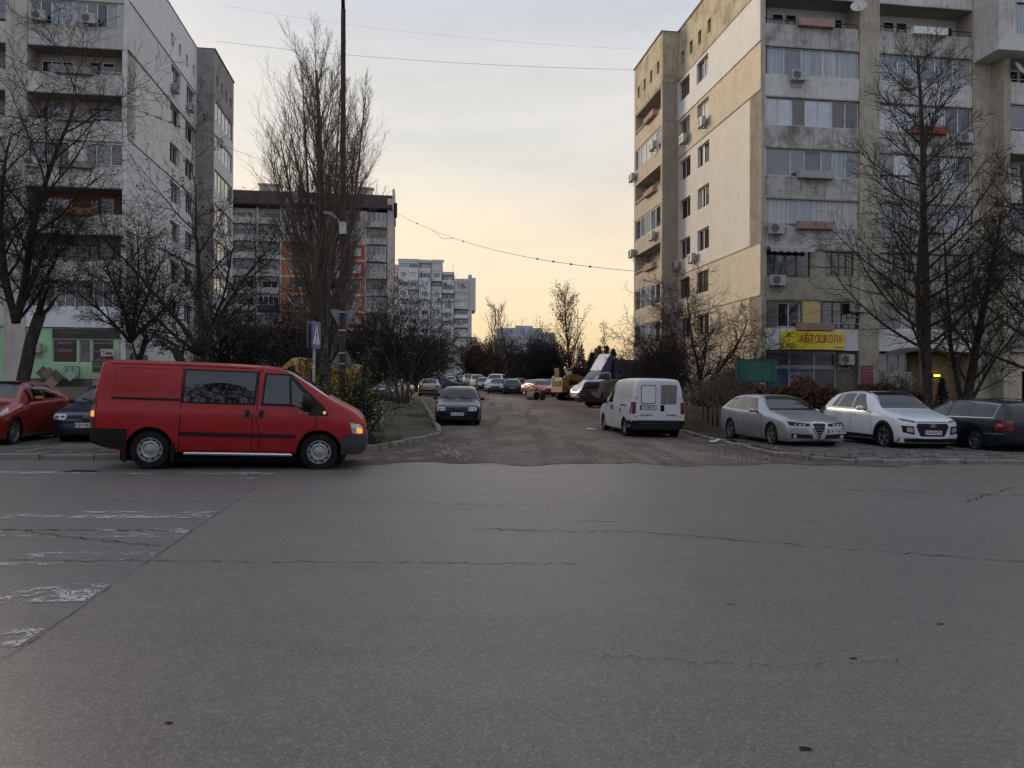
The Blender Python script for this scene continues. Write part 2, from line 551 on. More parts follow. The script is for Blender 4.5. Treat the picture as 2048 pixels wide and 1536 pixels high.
LANE_L = [(15.6, -4.3), (17.3, -3.5), (19.7, -2.87), (22.2, -2.36), (24.2, -2.2), (27, -2.5), (33, -3.35), (42, -4.6), (52, -6.0), (60, -9.5), (70, -10.6), (85, -12.2), (120, -17)]
LANE_R = [(15.6, 9.4), (17.0, 8.4), (18, 7.2), (20, 6.6), (28, 6.3), (33, 6.6), (40, 7.0), (52, 6.0), (60, 5.0), (70, 3.5), (85, 1.0), (120, -6)]
def lerp_tab(tab, y):
    for (y0, x0), (y1, x1) in zip(tab, tab[1:]):
        if y <= y1: return x0 + (x1 - x0) * max(0.0, (y - y0) / (y1 - y0))
    return tab[-1][1]
m, nt, p = new_mat('dirt_lane')
tc = nt.nodes.new('ShaderNodeTexCoord'); sp = nt.nodes.new('ShaderNodeSeparateXYZ')
nt.links.new(tc.outputs['Object'], sp.inputs[0])
n1 = ramp(nt, noise_node(nt, 0.45, 8, 0.68, (1, 0.45, 1)), 0.40, 0.60)
c = mixc(nt, n1, (0.19, 0.148, 0.112), (0.30, 0.243, 0.185))
edge = ramp(nt, mathn(nt, 'ABSOLUTE', mathn(nt, 'SUBTRACT', mathn(nt, 'ADD', sp.outputs[0], mathn(nt, 'MULTIPLY', sp.outputs[1], 0.12)), 4.6)), 2.2, 4.0)
en = mathn(nt, 'MULTIPLY', edge, ramp(nt, noise_node(nt, 0.9, 6, 0.6), 0.3, 0.55))
c = mixc(nt, mathn(nt, 'MULTIPLY', en, 0.8), c, (0.098, 0.064, 0.048))
trk = ramp(nt, noise_node(nt, 0.8, 5, 0.6, (1.6, 0.12, 1), 'Object', (3, 1, 0)), 0.50, 0.62, 0, 0.8)
c = mixc(nt, trk, c, (0.15, 0.115, 0.088))
pit = ramp(nt, noise_node(nt, 1.3, 8, 0.7, (1, 0.7, 1), 'Object', (11, 2, 0)), 0.6, 0.68, 0, 0.8)
c = mixc(nt, pit, c, (0.10, 0.075, 0.058))
grv = ramp(nt, noise_node(nt, 0.55, 5, 0.6, None, 'Object', (2, 5, 0)), 0.53, 0.62, 0, 0.5)
fine = noise_node(nt, 34, 4, 0.8)
c = mixc(nt, mathn(nt, 'MULTIPLY', grv, ramp(nt, fine, 0.45, 0.6)), c, (0.27, 0.255, 0.24))
c = mixc(nt, ramp(nt, fine, 0.42, 0.28, 0, 0.5), c, (0.05, 0.04, 0.032))
nt.links.new(c, p.inputs['Base Color']); p.inputs['Roughness'].default_value = 0.85
p.inputs['Specular IOR Level'].default_value = 0.3
hh = mathn(nt, 'ADD', mathn(nt, 'MULTIPLY', fine, 0.25), noise_node(nt, 2.5, 5, 0.65))
bump(nt, p, hh, 1.0, 0.2)
LANE = MATS['dirt_lane'] = m
mb = MB()
lane_rows = [-1] + [16.6, 17.5, 18.5, 19.7, 21, 22.2, 23.2, 24.2, 25.5, 27, 29, 31, 33, 36, 39, 42, 47, 52, 56, 60, 70, 85, 100, 120]
NXL = 44
for r, yv in enumerate(lane_rows):
    for i in range(NXL + 1):
        if yv == -1:
            x = -4.4 + (9.4 + 4.4) * i / NXL; y = kerb_y(x) - 0.12 - 0.28 * (math.sin(x * 1.7 + 1) + math.sin(x * 4.1) * .6 + .8) + rnd.uniform(-0.16, 0.12); z = gz(x, y) + 0.006
        else:
            k = i / NXL; xl, xr = lerp_tab(LANE_L, yv), lerp_tab(LANE_R, yv)
            x = xl + (xr - xl) * k; y = yv + (0.12 * x * max(0, 1 - (yv - 16.6) / 4)); z = gz(x, y) + 0.004
            if 0 < i < NXL: z += rnd.uniform(0, 0.03) if yv < 60 else 0
        mb.v.append((x, y, z))
for r in range(len(lane_rows) - 1):
    for i in range(NXL):
        a = r * (NXL + 1) + i
        mb.f.append((a, a + 1, a + NXL + 2, a + NXL + 1)); mb.m.append(0)
struct(mb.build('side_street', LANE, smooth=True), 'rutted dirt and gravel side street leading away between the blocks')

# grass verge between the crossing and the side street
m, nt, p = new_mat('verge_soil')
n1 = ramp(nt, noise_node(nt, 0.6, 7, 0.65), 0.36, 0.62)
c = mixc(nt, n1, (0.105, 0.075, 0.05), (0.05, 0.056, 0.026))
c = mixc(nt, ramp(nt, noise_node(nt, 26, 4, 0.75), 0.35, 0.7, 0, 0.55), c, (0.035, 0.03, 0.02))
nt.links.new(c, p.inputs['Base Color']); p.inputs['Roughness'].default_value = 0.95
bump(nt, p, noise_node(nt, 20, 5, 0.7), 0.8, 0.04)
VERGE = MATS['verge_soil'] = m
mb = MB()
vr = [15.9, 17.0, 18.5, 20, 22.2, 24.2, 26, 29, 33, 37, 42, 47, 52]
for yv in vr:
    xr = lerp_tab(LANE_L, yv) - 0.13; xl = -7.3
    for i in range(13):
        x = xl + (xr - xl) * i / 12
        y = yv + (0.12 * x + 0.5 if yv < 16 else 0)
        mb.v.append((x, y, gz(x, y) + 0.075 + rnd.uniform(-0.01, 0.03)))
for r in range(len(vr) - 1):
    for i in range(12):
        a = r * 13 + i
        mb.f.append((a, a + 1, a + 14, a + 13)); mb.m.append(0)
verge = struct(mb.build('verge', VERGE, smooth=True), 'trodden grass verge with a dirt path beside the side street')
garden_rows = [(24.1, 6.35, 34), (26, 6.35, 34), (30, 6.7, 34), (36, 7.2, 34), (42, 7.4, 34), (48, 7.0, 34)]
gd = sheet_rows('garden', garden_rows, 14, 0.06, EARTH)
struct(gd, 'leaf strewn garden strip in front of the right block')
gl = sheet_rows('garden', [(22.2, -40, -7.3), (25, -40, -7.3), (28, -40, -7.3), (31, -40, -7.3), (34, -40, -7.6), (38, -40, -7.8), (44, -40, -7.9)], 24, 0.06, VERGE)
struct(gl, 'dim garden strip in front of the left block')

# block paving of the two parking strips
PAVM = simple('paver', (0.135, 0.123, 0.112), 0.8, spec=0.35, var=0.45, vscale=2.2, bumps=0.5, bscale=60)
JOINT = simple('paver_joint', (0.035, 0.031, 0.026), 0.95, spec=0.1)
def paving(name, label, x0, x1, depth, keep):
    edge = (lambda t: np.interp(t, [.25, .8, 1.6], [7.75, 7.05, x0])) if x0 > 0 else (lambda t: x0)
    base = sheet_rows(name, [((lambda x, t=t: kerb_y(x) + t), float(edge(t)), x1) for t in (.25, .5, .8, 1.2, 1.6, 3.5, depth)], 16, 0.06, JOINT)
    struct(base, label)
    mb = MB(); r2 = random.Random(3)
    L, W, g = 0.30, 0.155, 0.028
    row = 0; t = 0.3
    while t < depth - 0.2:
        s = float(edge(t)) + (0.15 if row % 2 else 0.0)
        while s < x1 - L:
            x, y = s + L / 2, kerb_y(s + L / 2) + t + W / 2
            if keep(x, y):
                z = gz(x, y) + 0.066 + r2.uniform(-0.005, 0.012)
                a = r2.uniform(-0.03, 0.03)
                sk = 0.05
                hx, hy = L / 2 - g, W / 2 - g / 2
                top = [(-hx - sk, -hy), (hx - sk, -hy), (hx + sk, hy), (-hx + sk, hy)]
                b = len(mb.v)
                for q in (0.05, 0.0):
                    for dx, dy in top:
                        mb.v.append((x + dx - a * dy, y + dy + 0.12 * dx, z + (0.025 if q == 0 else -0.01)))
                mb.f += [(b+4, b+5, b+6, b+7), (b, b+1, b+5, b+4), (b+1, b+2, b+6, b+5), (b+3, b, b+4, b+7)]
                mb.m += [0]*4
            s += L
        row += 1; t += W
    o = mb.build('paver', PAVM, base); o['kind'] = 'stuff'
    return base
paving('paved_parking', 'block paved parking strip in front of the right block', 6.6, 30.0, 7.4, lambda x, y: x < 20 and y < 23.5)
paving('paved_parking', 'block paved parking strip in front of the left block', -34.0, -7.4, 7.2, lambda x, y: x > -17 and y < 20)

# kerbs: one object per stone
KERBM = simple('kerb_concrete', (0.21, 0.19, 0.17), 0.9, spec=0.25, var=0.35, vscale=2.5, bumps=0.5, bscale=35)
def kerb_run(name, label, path, w=0.15, h=0.11, step=1.0, jitter=0.012, mat=KERBM):
    root = bpy.data.objects.new(name, None); COL.objects.link(root)
    struct(root, label)
    r2 = random.Random(len(path) * 17 + 5)
    pts = [Vector((x, y, 0)) for x, y in path]
    # walk along the path in steps
    out = [pts[0]]; need = step
    cur = pts[0]
    for q in pts[1:]:
        while (q - cur).length > need:
            cur = cur + (q - cur).normalized() * need
            out.append(cur.copy()); need = step
        need -= (q - cur).length; cur = q
        if need <= 0.01: need = step
    out.append(pts[-1])
    for a, b in zip(out, out[1:]):
        d = b - a
        if d.length < 0.25: continue
        t = d.normalized(); nrm = Vector((-t.y, t.x, 0))
        c = (a + b) * 0.5
        ln = d.length / 2 - 0.012
        dz = r2.uniform(-jitter, jitter); dn = r2.uniform(-jitter, jitter); tw = r2.uniform(-0.012, 0.012)
        t2 = (t + nrm * tw).normalized(); n2 = Vector((-t2.y, t2.x, 0))
        mb = MB()
        prof = [(-w/2, -0.12), (w/2, -0.12), (w/2, h - 0.02), (w/2 - 0.025, h), (-w/2 + 0.012, h), (-w/2, h - 0.012)]
        k = len(mb.v)
        for sgn in (-1, 1):
            for (q, z) in prof:
                P = c + t2 * (ln * sgn) + n2 * (q + dn)
                mb.v.append((P.x, P.y, gz(P.x, P.y) + z + dz))
        n = len(prof)
        mb.f.append(tuple(range(n))[::-1]); mb.m.append(0)
        mb.f.append(tuple(range(n, 2 * n))); mb.m.append(0)
        for j in range(n):
            q = (j + 1) % n
            mb.f.append((j, q, n + q, n + j)); mb.m.append(0)
        mb.build('kerb_stone', mat, root, fix=True)
    return root
kerb_run('kerb', 'concrete kerb along the main road in front of the left parking strip', [(x, kerb_y(x) + 0.08) for x in np.linspace(-30, -4.6, 26)])
kerb_run('kerb', 'concrete kerb curving round the grass verge into the side street', [(-4.6, kerb_y(-4.6) + 0.08), (-3.9, 16.2)] + [(lerp_tab(LANE_L, y) - 0.07, y) for y in (17.3, 18.5, 19.7, 21, 22.2, 23.2, 24.2)] + [(lerp_tab(LANE_L, y) - 0.07, y) for y in (25.5, 27, 30, 33, 37, 42, 47, 52)], h=0.14, jitter=0.02)
kerb_run('kerb', 'concrete kerb along the main road in front of the right parking strip', [(x, kerb_y(x) + 0.08) for x in np.linspace(30, 7.6, 24)], h=0.1)
kerb_run('kerb', 'low concrete kerb between the dirt side street and the right parking strip', [(7.6, kerb_y(7.6) + 0.08), (7.0, 17.5), (6.5, 18.3), (6.33, 20), (6.28, 24), (6.2, 28)], h=0.1, jitter=0.02)

# worn zebra crossing: thin sheets of flaking paint on the asphalt
m, nt, p = new_mat('worn_road_paint')
p.inputs['Base Color'].default_value = (0.42, 0.41, 0.39, 1); p.inputs['Roughness'].default_value = 0.7
vor = nt.nodes.new('ShaderNodeTexVoronoi'); vor.feature = 'DISTANCE_TO_EDGE'; vor.inputs['Scale'].default_value = 13
tc = nt.nodes.new('ShaderNodeTexCoord'); nt.links.new(tc.outputs['Object'], vor.inputs['Vector'])
flk = ramp(nt, vor.outputs['Distance'], 0.02, 0.08)
wear = ramp(nt, noise_node(nt, 1.1, 8, 0.72, (0.5, 1.6, 1)), 0.47, 0.54)
wear2 = ramp(nt, noise_node(nt, 7, 6, 0.7), 0.44, 0.52)
mask = mathn(nt, 'MULTIPLY', mathn(nt, 'MULTIPLY', flk, wear), wear2)
tr = nt.nodes.new('ShaderNodeBsdfTransparent'); ms = nt.nodes.new('ShaderNodeMixShader')
nt.links.new(mask, ms.inputs[0]); nt.links.new(tr.outputs[0], ms.inputs[1]); nt.links.new(p.outputs[0], ms.inputs[2])
nt.links.new(ms.outputs[0], nt.nodes['Material Output'].inputs[0])
PAINTW = MATS['worn_road_paint'] = m
def seam_x(y): return -2.2 - 0.14 * y
stripes = [(4.55, 0.5), (5.65, 0.5), (6.78, 0.5), (7.9, 0.5), (9.05, 0.5), (12.5, 0.3), (13.3, 0.34)]
for yc, w in stripes:
    mb = MB(); n = 10
    xr = seam_x(yc) - 0.03; xl = -13.0
    for i in range(n + 1):
        x = xl + (xr - xl) * i / n
        y0 = yc + 0.12 * (x - xr)
        for q in (-w/2, w/2):
            mb.v.append((x - 0.14 * q, y0 + q, gz(x, y0 + q) + 0.004))
    for i in range(n):
        mb.f.append((2*i, 2*i+2, 2*i+3, 2*i+1)); mb.m.append(0)
    o = mb.build('crossing_stripe', PAINTW, road)

# cracks and tar seams
CRACK = simple('crack', (0.035, 0.032, 0.03), 0.9, spec=0.1)
def crack(pts, w, seed, name='crack', mat=CRACK, sub=38, amp=0.06):
    amp = amp * .6
    r2 = random.Random(seed); mb = MB(); line = []
    for (x0, y0), (x1, y1) in zip(pts, pts[1:]):
        for k in range(sub):
            t = k / sub
            line.append((x0 + (x1 - x0) * t + r2.gauss(0, amp * 0.4), y0 + (y1 - y0) * t + r2.gauss(0, amp)))
    line.append(pts[-1])
    for i, (x, y) in enumerate(line):
        j = min(i + 1, len(line) - 1); k = max(i - 1, 0)
        t = Vector((line[j][0] - line[k][0], line[j][1] - line[k][1], 0)).normalized()
        ww = w * .95 * r2.uniform(0.05, 1.0)
        for s_ in (-1, 1):
            xx, yy = x - t.y * ww * s_, y + t.x * ww * s_
            mb.v.append((xx, yy, gz(xx, yy) + 0.006))
    for i in range(len(line) - 1):
        mb.f.append((2*i, 2*i+2, 2*i+3, 2*i+1)); mb.m.append(0)
    return mb.build(name, mat, road)
crack([(seam_x(15) - 0.0, 15.2), (seam_x(9), 9.0), (seam_x(5), 5.0), (seam_x(3.0), 3.0)], 0.006, 1, amp=0.02, sub=60, mat=simple('seam_tar', (0.055, 0.05, 0.048), .9))
crack([(-9.0, 7.5), (-6.0, 7.85), (-3.4, 8.05)], 0.022, 2, amp=0.03)
crack([(-5.0, 7.9), (-4.2, 7.55), (-3.3, 7.25)], 0.012, 3, amp=0.04)
crack([(-5.6, 9.9), (-3.0, 10.1), (0.2, 10.15)], 0.008, 4, amp=0.03)
crack([(-6.0, 6.5), (-3, 6.65), (-1.0, 6.75), (0.6, 6.8)], 0.009, 5, amp=0.03)
crack([(-0.4, 8.4), (1.5, 8.35), (3.2, 7.7), (6.5, 6.6)], 0.012, 6, amp=0.05)
crack([(5.0, 12.4), (7.6, 12.0), (9.8, 12.3)], 0.014, 7, amp=0.08)
crack([(6.5, 11.0), (7.4, 12.0), (8.5, 13.0)], 0.010, 8, amp=0.08)
crack([(7.0, 10.2), (9.0, 10.6), (11.0, 10.3)], 0.012, 9, amp=0.08)
crack([(8.2, 9.4), (8.6, 10.8), (9.8, 11.6)], 0.009, 10, amp=0.08)
crack([(5.8, 13.4), (8.8, 13.8), (12, 14.6)], 0.010, 11, amp=0.06)
crack([(2.0, 14.3), (6, 14.8), (9, 15.4)], 0.008, 12, amp=0.05)
crack([(0.6, 15.6), (1.7, 15.95), (3.4, 16.1)], 0.035, 13, amp=0.05)
crack([(-0.6, 15.3), (0.5, 15.35)], 0.03, 14, amp=0.03)
crack([(-4.0, 15.2), (-2.9, 15.5), (-2.6, 15.3)], 0.03, 15, amp=0.04)
crack([(0.3, 4.5), (1.5, 4.35), (2.4, 4.5)], 0.003, 16, amp=0.04)
HOLE = simple('pothole', (0.03, 0.024, 0.022), 0.9, spec=0.15, bumps=0.6, bscale=30)
def blotch(x, y, rx, ry, seed, name, mat, lift=0.005):
    r2 = random.Random(seed); mb = MB(); n = 18
    ph = [r2.uniform(0.65, 1.15) for _ in range(n)]
    ring = [(x + math.cos(2*math.pi*i/n)*rx*ph[i], y + math.sin(2*math.pi*i/n)*ry*ph[i]) for i in range(n)]
    mb.v = [(a, b, gz(a, b) + lift) for a, b in ring]; mb.f = [tuple(range(n))]; mb.m = [0]
    return mb.build(name, mat, road)
blotch(-7.35, 13.15, 0.32, 0.22, 1, 'pothole', HOLE)
for i, (x, y, a, b) in enumerate([(1.28, 3.35, .035, .018), (-1.55, 3.5, .022, .012), (2.0, 4.5, .03, .014), (2.9, 5.2, .03, .010), (1.6, 5.6, .035, .008), (3.1, 4.1, .02, .012)]):
    blotch(x, y, a, b, 50 + i, 'tar_spot', HOLE)
for i, (x, y, a, b) in enumerate([(1.05, 9.05, .28, .018), (-0.55, 9.8, .12, .02), (3.6, 12.2, .5, .012)]):
    blotch(x, y, a, b, 80 + i, 'paint_scrap', simple('old_paint', (0.3, 0.29, 0.27), 0.8))

# loose gravel at the mouth of the side street
STONE = simple('gravel_stone', (0.26, 0.245, 0.225), 0.9, spec=0.25, var=0.55, vscale=9)
mb = MB(); r2 = random.Random(21)
def stone(x, y, s):
    z = gz(x, y) + 0.012; b = len(mb.v); a = r2.uniform(0, 6.28); n = 5
    for j in range(n):
        w = a + 6.2832 * j / n; q = s * r2.uniform(0.7, 1.2)
        mb.v.append((x + math.cos(w)*q, y + math.sin(w)*q, z))
    mb.v.append((x + r2.uniform(-.3, .3)*s, y + r2.uniform(-.3, .3)*s, z + s*r2.uniform(0.5, 1.0)))
    for j in range(n): mb.f.append((b + j, b + (j+1) % n, b + n)); mb.m.append(0)
for cx, cy, sx, sy, n in ((-1.5, 17.6, 0.7, 0.9, 420), (-1.0, 21, 0.8, 0.8, 260), (1.8, 17.3, 1.3, 0.5, 520), (4.3, 17.8, 0.9, 0.5, 420), (0.5, 19.0, 2.2, 1.4, 420), (5.4, 19.5, 0.7, 2.0, 300), (1.5, 26, 2.5, 4, 500), (-1.9, 20, 0.35, 1.8, 220)):
    for _ in range(n):
        x, y = r2.gauss(cx, sx), r2.gauss(cy, sy)
        if lerp_tab(LANE_L, y) + 0.1 < x < lerp_tab(LANE_R, y) - 0.1 and y > kerb_y(x):
            stone(x, y, r2.choice((0.012, 0.016, 0.02, 0.026, 0.034)))
struct(mb.build('gravel', STONE), 'loose grey gravel scattered at the mouth of the side street', 'stuff')

# grass tufts on the verge and weeds at the kerb
GRASSM = simple('grass_blade', (0.058, 0.072, 0.026), 0.8, spec=0.2, var=0.5, vscale=1.5)
mb = MB(); r2 = random.Random(33)
def blade(x, y, h, w):
    z = gz(x, y) + 0.07; a = r2.uniform(0, 6.28); lx, ly = math.cos(a), math.sin(a)
    k = r2.uniform(0.1, 0.7) * h; b = len(mb.v)
    mb.v += [(x - ly*w, y + lx*w, z), (x + ly*w, y - lx*w, z), (x + lx*k*0.5 + ly*w*.6, y + ly*k*0.5 - lx*w*.6, z + h*0.6), (x + lx*k, y + ly*k, z + h)]
    mb.f += [(b, b+1, b+2), (b, b+2, b+3)]; mb.m += [0, 0]
for _ in range(15000):
    y = r2.uniform(16.4, 34) if r2.random() < .8 else r2.uniform(30, 48)
    xr = lerp_tab(LANE_L, y) - 0.2
    x = xr - abs(r2.gauss(0, 1.0)) * 1.9
    if x < -7.2: continue
    if math.sin(x * 1.3 + y * 0.35) + math.sin(y * 0.9 - x * 0.6) + r2.uniform(-.5, .5) < 0.1: continue
    blade(x, y, r2.uniform(0.03, 0.11), 0.006)
for _ in range(2600):
    x, y = r2.gauss(-3.75, 0.45), r2.gauss(17.8, 0.75)
    if y > 16.5 and x < lerp_tab(LANE_L, y) - 0.15: blade(x, y, r2.uniform(0.08, 0.34), 0.009)
for _ in range(2500):
    x, y = r2.uniform(-30, -7.6), r2.uniform(23, 30)
    blade(x, y, r2.uniform(0.04, 0.12), 0.008)
struct(mb.build('grass', GRASSM), 'thin winter grass and weeds on the verge', 'stuff')
LEAFL = simple('fallen_leaf', (0.10, 0.058, 0.026), 0.85, spec=0.2, var=0.6, vscale=3)
mb = MB()
for _ in range(3200):
    if r2.random() < 0.55: x, y = r2.uniform(6.5, 24), r2.uniform(24.3, 34)
    elif r2.random() < 0.5: x, y = r2.uniform(-4.6, -2.4), r2.uniform(15.8, 26); x = min(x, lerp_tab(LANE_L, y) + r2.uniform(-.3, .25))
    else: x, y = r2.uniform(5.2, 7.3), r2.uniform(17.4, 30)
    s = r2.uniform(0.015, 0.045); a = r2.uniform(0, 6.28); z = gz(x, y) + (0.1 if x > 6.4 or x < -3 else 0.05); b = len(mb.v)
    for w in (0, 1.6, 3.14, 4.7):
        mb.v.append((x + math.cos(a+w)*s, y + math.sin(a+w)*s*.7, z + r2.uniform(0, .02)))
    mb.f.append((b, b+1, b+2, b+3)); mb.m.append(0)
struct(mb.build('fallen_leaves', LEAFL), 'scattered brown fallen leaves along kerbs and under the fence', 'stuff')
# ------------------------------------------------------------------ apartment blocks
class Fac:
    """one face of a building in its root's local frame: u runs along it, n out of it"""
    def __init__(s, O, U, N): s.O, s.U, s.N = Vector(O), Vector(U), Vector(N)
    def p(s, u, n, z):
        q = s.O + s.U * u + s.N * n
        return (q.x, q.y, z)
    def box(s, mb, u0, u1, n0, n1, z0, z1, m=0):
        c = s.O + s.U * ((u0 + u1) / 2) + s.N * ((n0 + n1) / 2)
        mb.obox((c.x, c.y, (z0 + z1) / 2), s.U * ((u1 - u0) / 2), s.N * (-(n1 - n0) / 2), Vector((0, 0, (z1 - z0) / 2)), m)
def panel(root, fac, u0, u1, z0, z1, n, th, mat, holes=(), name='wall_panel'):
    us = sorted({u0, u1} | {min(max(h[i], u0), u1) for h in holes for i in (0, 1)})
    zs = sorted({z0, z1} | {min(max(h[i], z0), z1) for h in holes for i in (2, 3)})
    mb = MB()
    inh = lambda u, z: any(h[0] < u < h[1] and h[2] < z < h[3] for h in holes)
    for a, b in zip(us, us[1:]):
        for c, d in zip(zs, zs[1:]):
            if not inh((a + b) / 2, (c + d) / 2):
                mb.quad(fac.p(a, n, c), fac.p(b, n, c), fac.p(b, n, d), fac.p(a, n, d))
    def rim(a, b, c, d):
        mb.quad(fac.p(a, n, c), fac.p(a, n - th, c), fac.p(a, n - th, d), fac.p(a, n, d))
        mb.quad(fac.p(b, n, c), fac.p(b, n - th, c), fac.p(b, n - th, d), fac.p(b, n, d))
        mb.quad(fac.p(a, n, c), fac.p(b, n, c), fac.p(b, n - th, c), fac.p(a, n - th, c))
        mb.quad(fac.p(a, n, d), fac.p(b, n, d), fac.p(b, n - th, d), fac.p(a, n - th, d))
    rim(u0, u1, z0, z1)
    for h in holes: rim(max(h[0], u0), min(h[1], u1), max(h[2], z0), min(h[3], z1))
    return mb.build(name, mat, root)

def pane_mat(name, col, rough=0.05, ior=1.9, stripes=None):
    m, nt, p = new_mat(name)
    p.inputs['Base Color'].default_value = c4(col)
    p.inputs['Roughness'].default_value = rough
    p.inputs['IOR'].default_value = ior
    if stripes:
        f = ramp(nt, noise_node(nt, 3.0, 3, 0.6, (5, 5, 0.06)), 0.35, 0.65)
        nt.links.new(mixc(nt, f, [v * 0.55 for v in col], col), p.inputs['Base Color'])
    else:
        f = ramp(nt, noise_node(nt, 0.8, 3, 0.6), 0.35, 0.65)
        nt.links.new(mixc(nt, f, [v * 0.6 for v in col], [v * 1.3 for v in col]), p.inputs['Base Color'])
    MATS[name] = m
    return m
G_DARK = pane_mat('pane_dark', (0.012, 0.013, 0.015))
G_MID = pane_mat('pane_grey', (0.032, 0.040, 0.048), 0.05, 2.2)
G_SKY = pane_mat('pane_painted_sky', (0.20, 0.235, 0.28), 0.03, 2.9)  # sky reflection painted in as a pale blue base colour
G_CURT = pane_mat('pane_curtain', (0.46, 0.46, 0.44), 0.12, 1.7, True)
G_CURTB = pane_mat('pane_blue_curtain', (0.31, 0.36, 0.39), 0.12, 1.8, True)
G_BROWN = pane_mat('pane_brown', (0.05, 0.032, 0.022), 0.1)
G_BLIND = simple('roller_blind', (0.44, 0.42, 0.38), 0.7, var=0.1)
F_WHITE = simple('window_white', (0.60, 0.60, 0.60), 0.45, var=0.12)
F_GREY = simple('window_grey', (0.28, 0.28, 0.28), 0.5, 0.3)
F_BROWN = simple('window_brown', (0.07, 0.045, 0.032), 0.6, var=0.2)
IRON = simple('painted_iron', (0.05, 0.05, 0.052), 0.6, 0.2, var=0.3)
IRONW = simple('white_iron', (0.42, 0.42, 0.41), 0.6, 0.1, var=0.25)
SLAB = wall_mat('slab', (0.30, 0.28, 0.25), (0.17, 0.15, 0.13), 0.6, 0.3)
DARKIN = simple('dark_interior', (0.02, 0.018, 0.017), 0.9, spec=0.1)

def window(root, fac, u0, u1, z0, z1, n, cuts, frame=F_WHITE, glass=G_DARK, bar=0.055, sill=None, name='window', transom=None, each=True):
    """frame with mullions at the given fractions; every pane is a sub-part"""
    edges = [0.0] + list(cuts) + [1.0]
    mb = MB(); D = 0.07
    fac.box(mb, u0, u1, n - D, n, z0, z0 + bar); fac.box(mb, u0, u1, n - D, n, z1 - bar, z1)
    for e in edges:
        uc = u0 + (u1 - u0) * e
        a = max(u0, uc - bar * (0.5 if 0 < e < 1 else 1)); b = min(u1, uc + bar * (0.5 if 0 < e < 1 else 1))
        if e == 0: a, b = u0, u0 + bar
        if e == 1: a, b = u1 - bar, u1
        fac.box(mb, a, b, n - D, n + 0.004, z0 + bar, z1 - bar)
    if transom: fac.box(mb, u0 + bar, u1 - bar, n - D, n + 0.002, z0 + (z1 - z0) * transom - bar * .4, z0 + (z1 - z0) * transom + bar * .4)
    w = mb.build(name, frame, root)
    if sill:
        ms = MB(); fac.box(ms, u0 - 0.08, u1 + 0.08, n - 0.05, n + 0.1, z0 - 0.045, z0 - 0.003)
        ms.build('sill', sill, w)
    gl = glass if isinstance(glass, (list, tuple)) else [glass] * (len(edges) - 1)
    if each:
        for k in range(len(edges) - 1):
            a, b = u0 + (u1 - u0) * edges[k] + bar * .4, u0 + (u1 - u0) * edges[k + 1] - bar * .4
            pm = MB(); tl = (hash((round(a, 2), round(z0, 2), k)) % 7 - 3) * 0.0012
            pm.quad(fac.p(a, n - 0.03 - tl, z0 + bar * .5), fac.p(b, n - 0.03 + tl, z0 + bar * .5), fac.p(b, n - 0.03 + tl, z1 - bar * .5), fac.p(a, n - 0.03 - tl, z1 - bar * .5))
            pm.build('pane', gl[k % len(gl)], w)
    else:
        pm = MB()
        for k in range(len(edges) - 1):
            a, b = u0 + (u1 - u0) * edges[k], u0 + (u1 - u0) * edges[k + 1]
            pm.quad(fac.p(a, n - 0.03, z0 + .01), fac.p(b, n - 0.03, z0 + .01), fac.p(b, n - 0.03, z1 - .01), fac.p(a, n - 0.03, z1 - .01))
        pm.build('pane', gl[0], w)
    return w
def even(n): return [k / n for k in range(1, n)]
def slats(root, fac, u0, u1, z0, z1, n, mat=IRON, posts=4, name='railing'):
    mb = MB()
    fac.box(mb, u0, u1, n - 0.03, n + 0.03, z1 - 0.04, z1)
    for k in range(posts + 1):
        u = u0 + (u1 - u0) * k / posts
        fac.box(mb, u - 0.015, u + 0.015, n - 0.015, n + 0.015, z0, z1 - 0.04)
    return mb.build(name, mat, root)
def planter(root, fac, u0, u1, z0, z1, n, mat):
    mb = MB()
    a, b = fac, 0.32
    fac.box(mb, u0, u1, n - 0.02, n + b, z0, z0 + 0.05)
    for (p, q, r_, s_) in ((u0, u1, n + b - .05, n + b), (u0, u1, n - 0.02, n + 0.03), (u0, u0 + .05, n + .03, n + b - .05), (u1 - .05, u1, n + .03, n + b - .05)):
        fac.box(mb, p, q, r_, s_, z0 + 0.05, z1)
    fac.box(mb, u0 + .05, u1 - .05, n + .03, n + b - .05, z0 + .05, z1 - 0.06, 1)
    return mb.build('planter_box', [mat, EARTH], root)

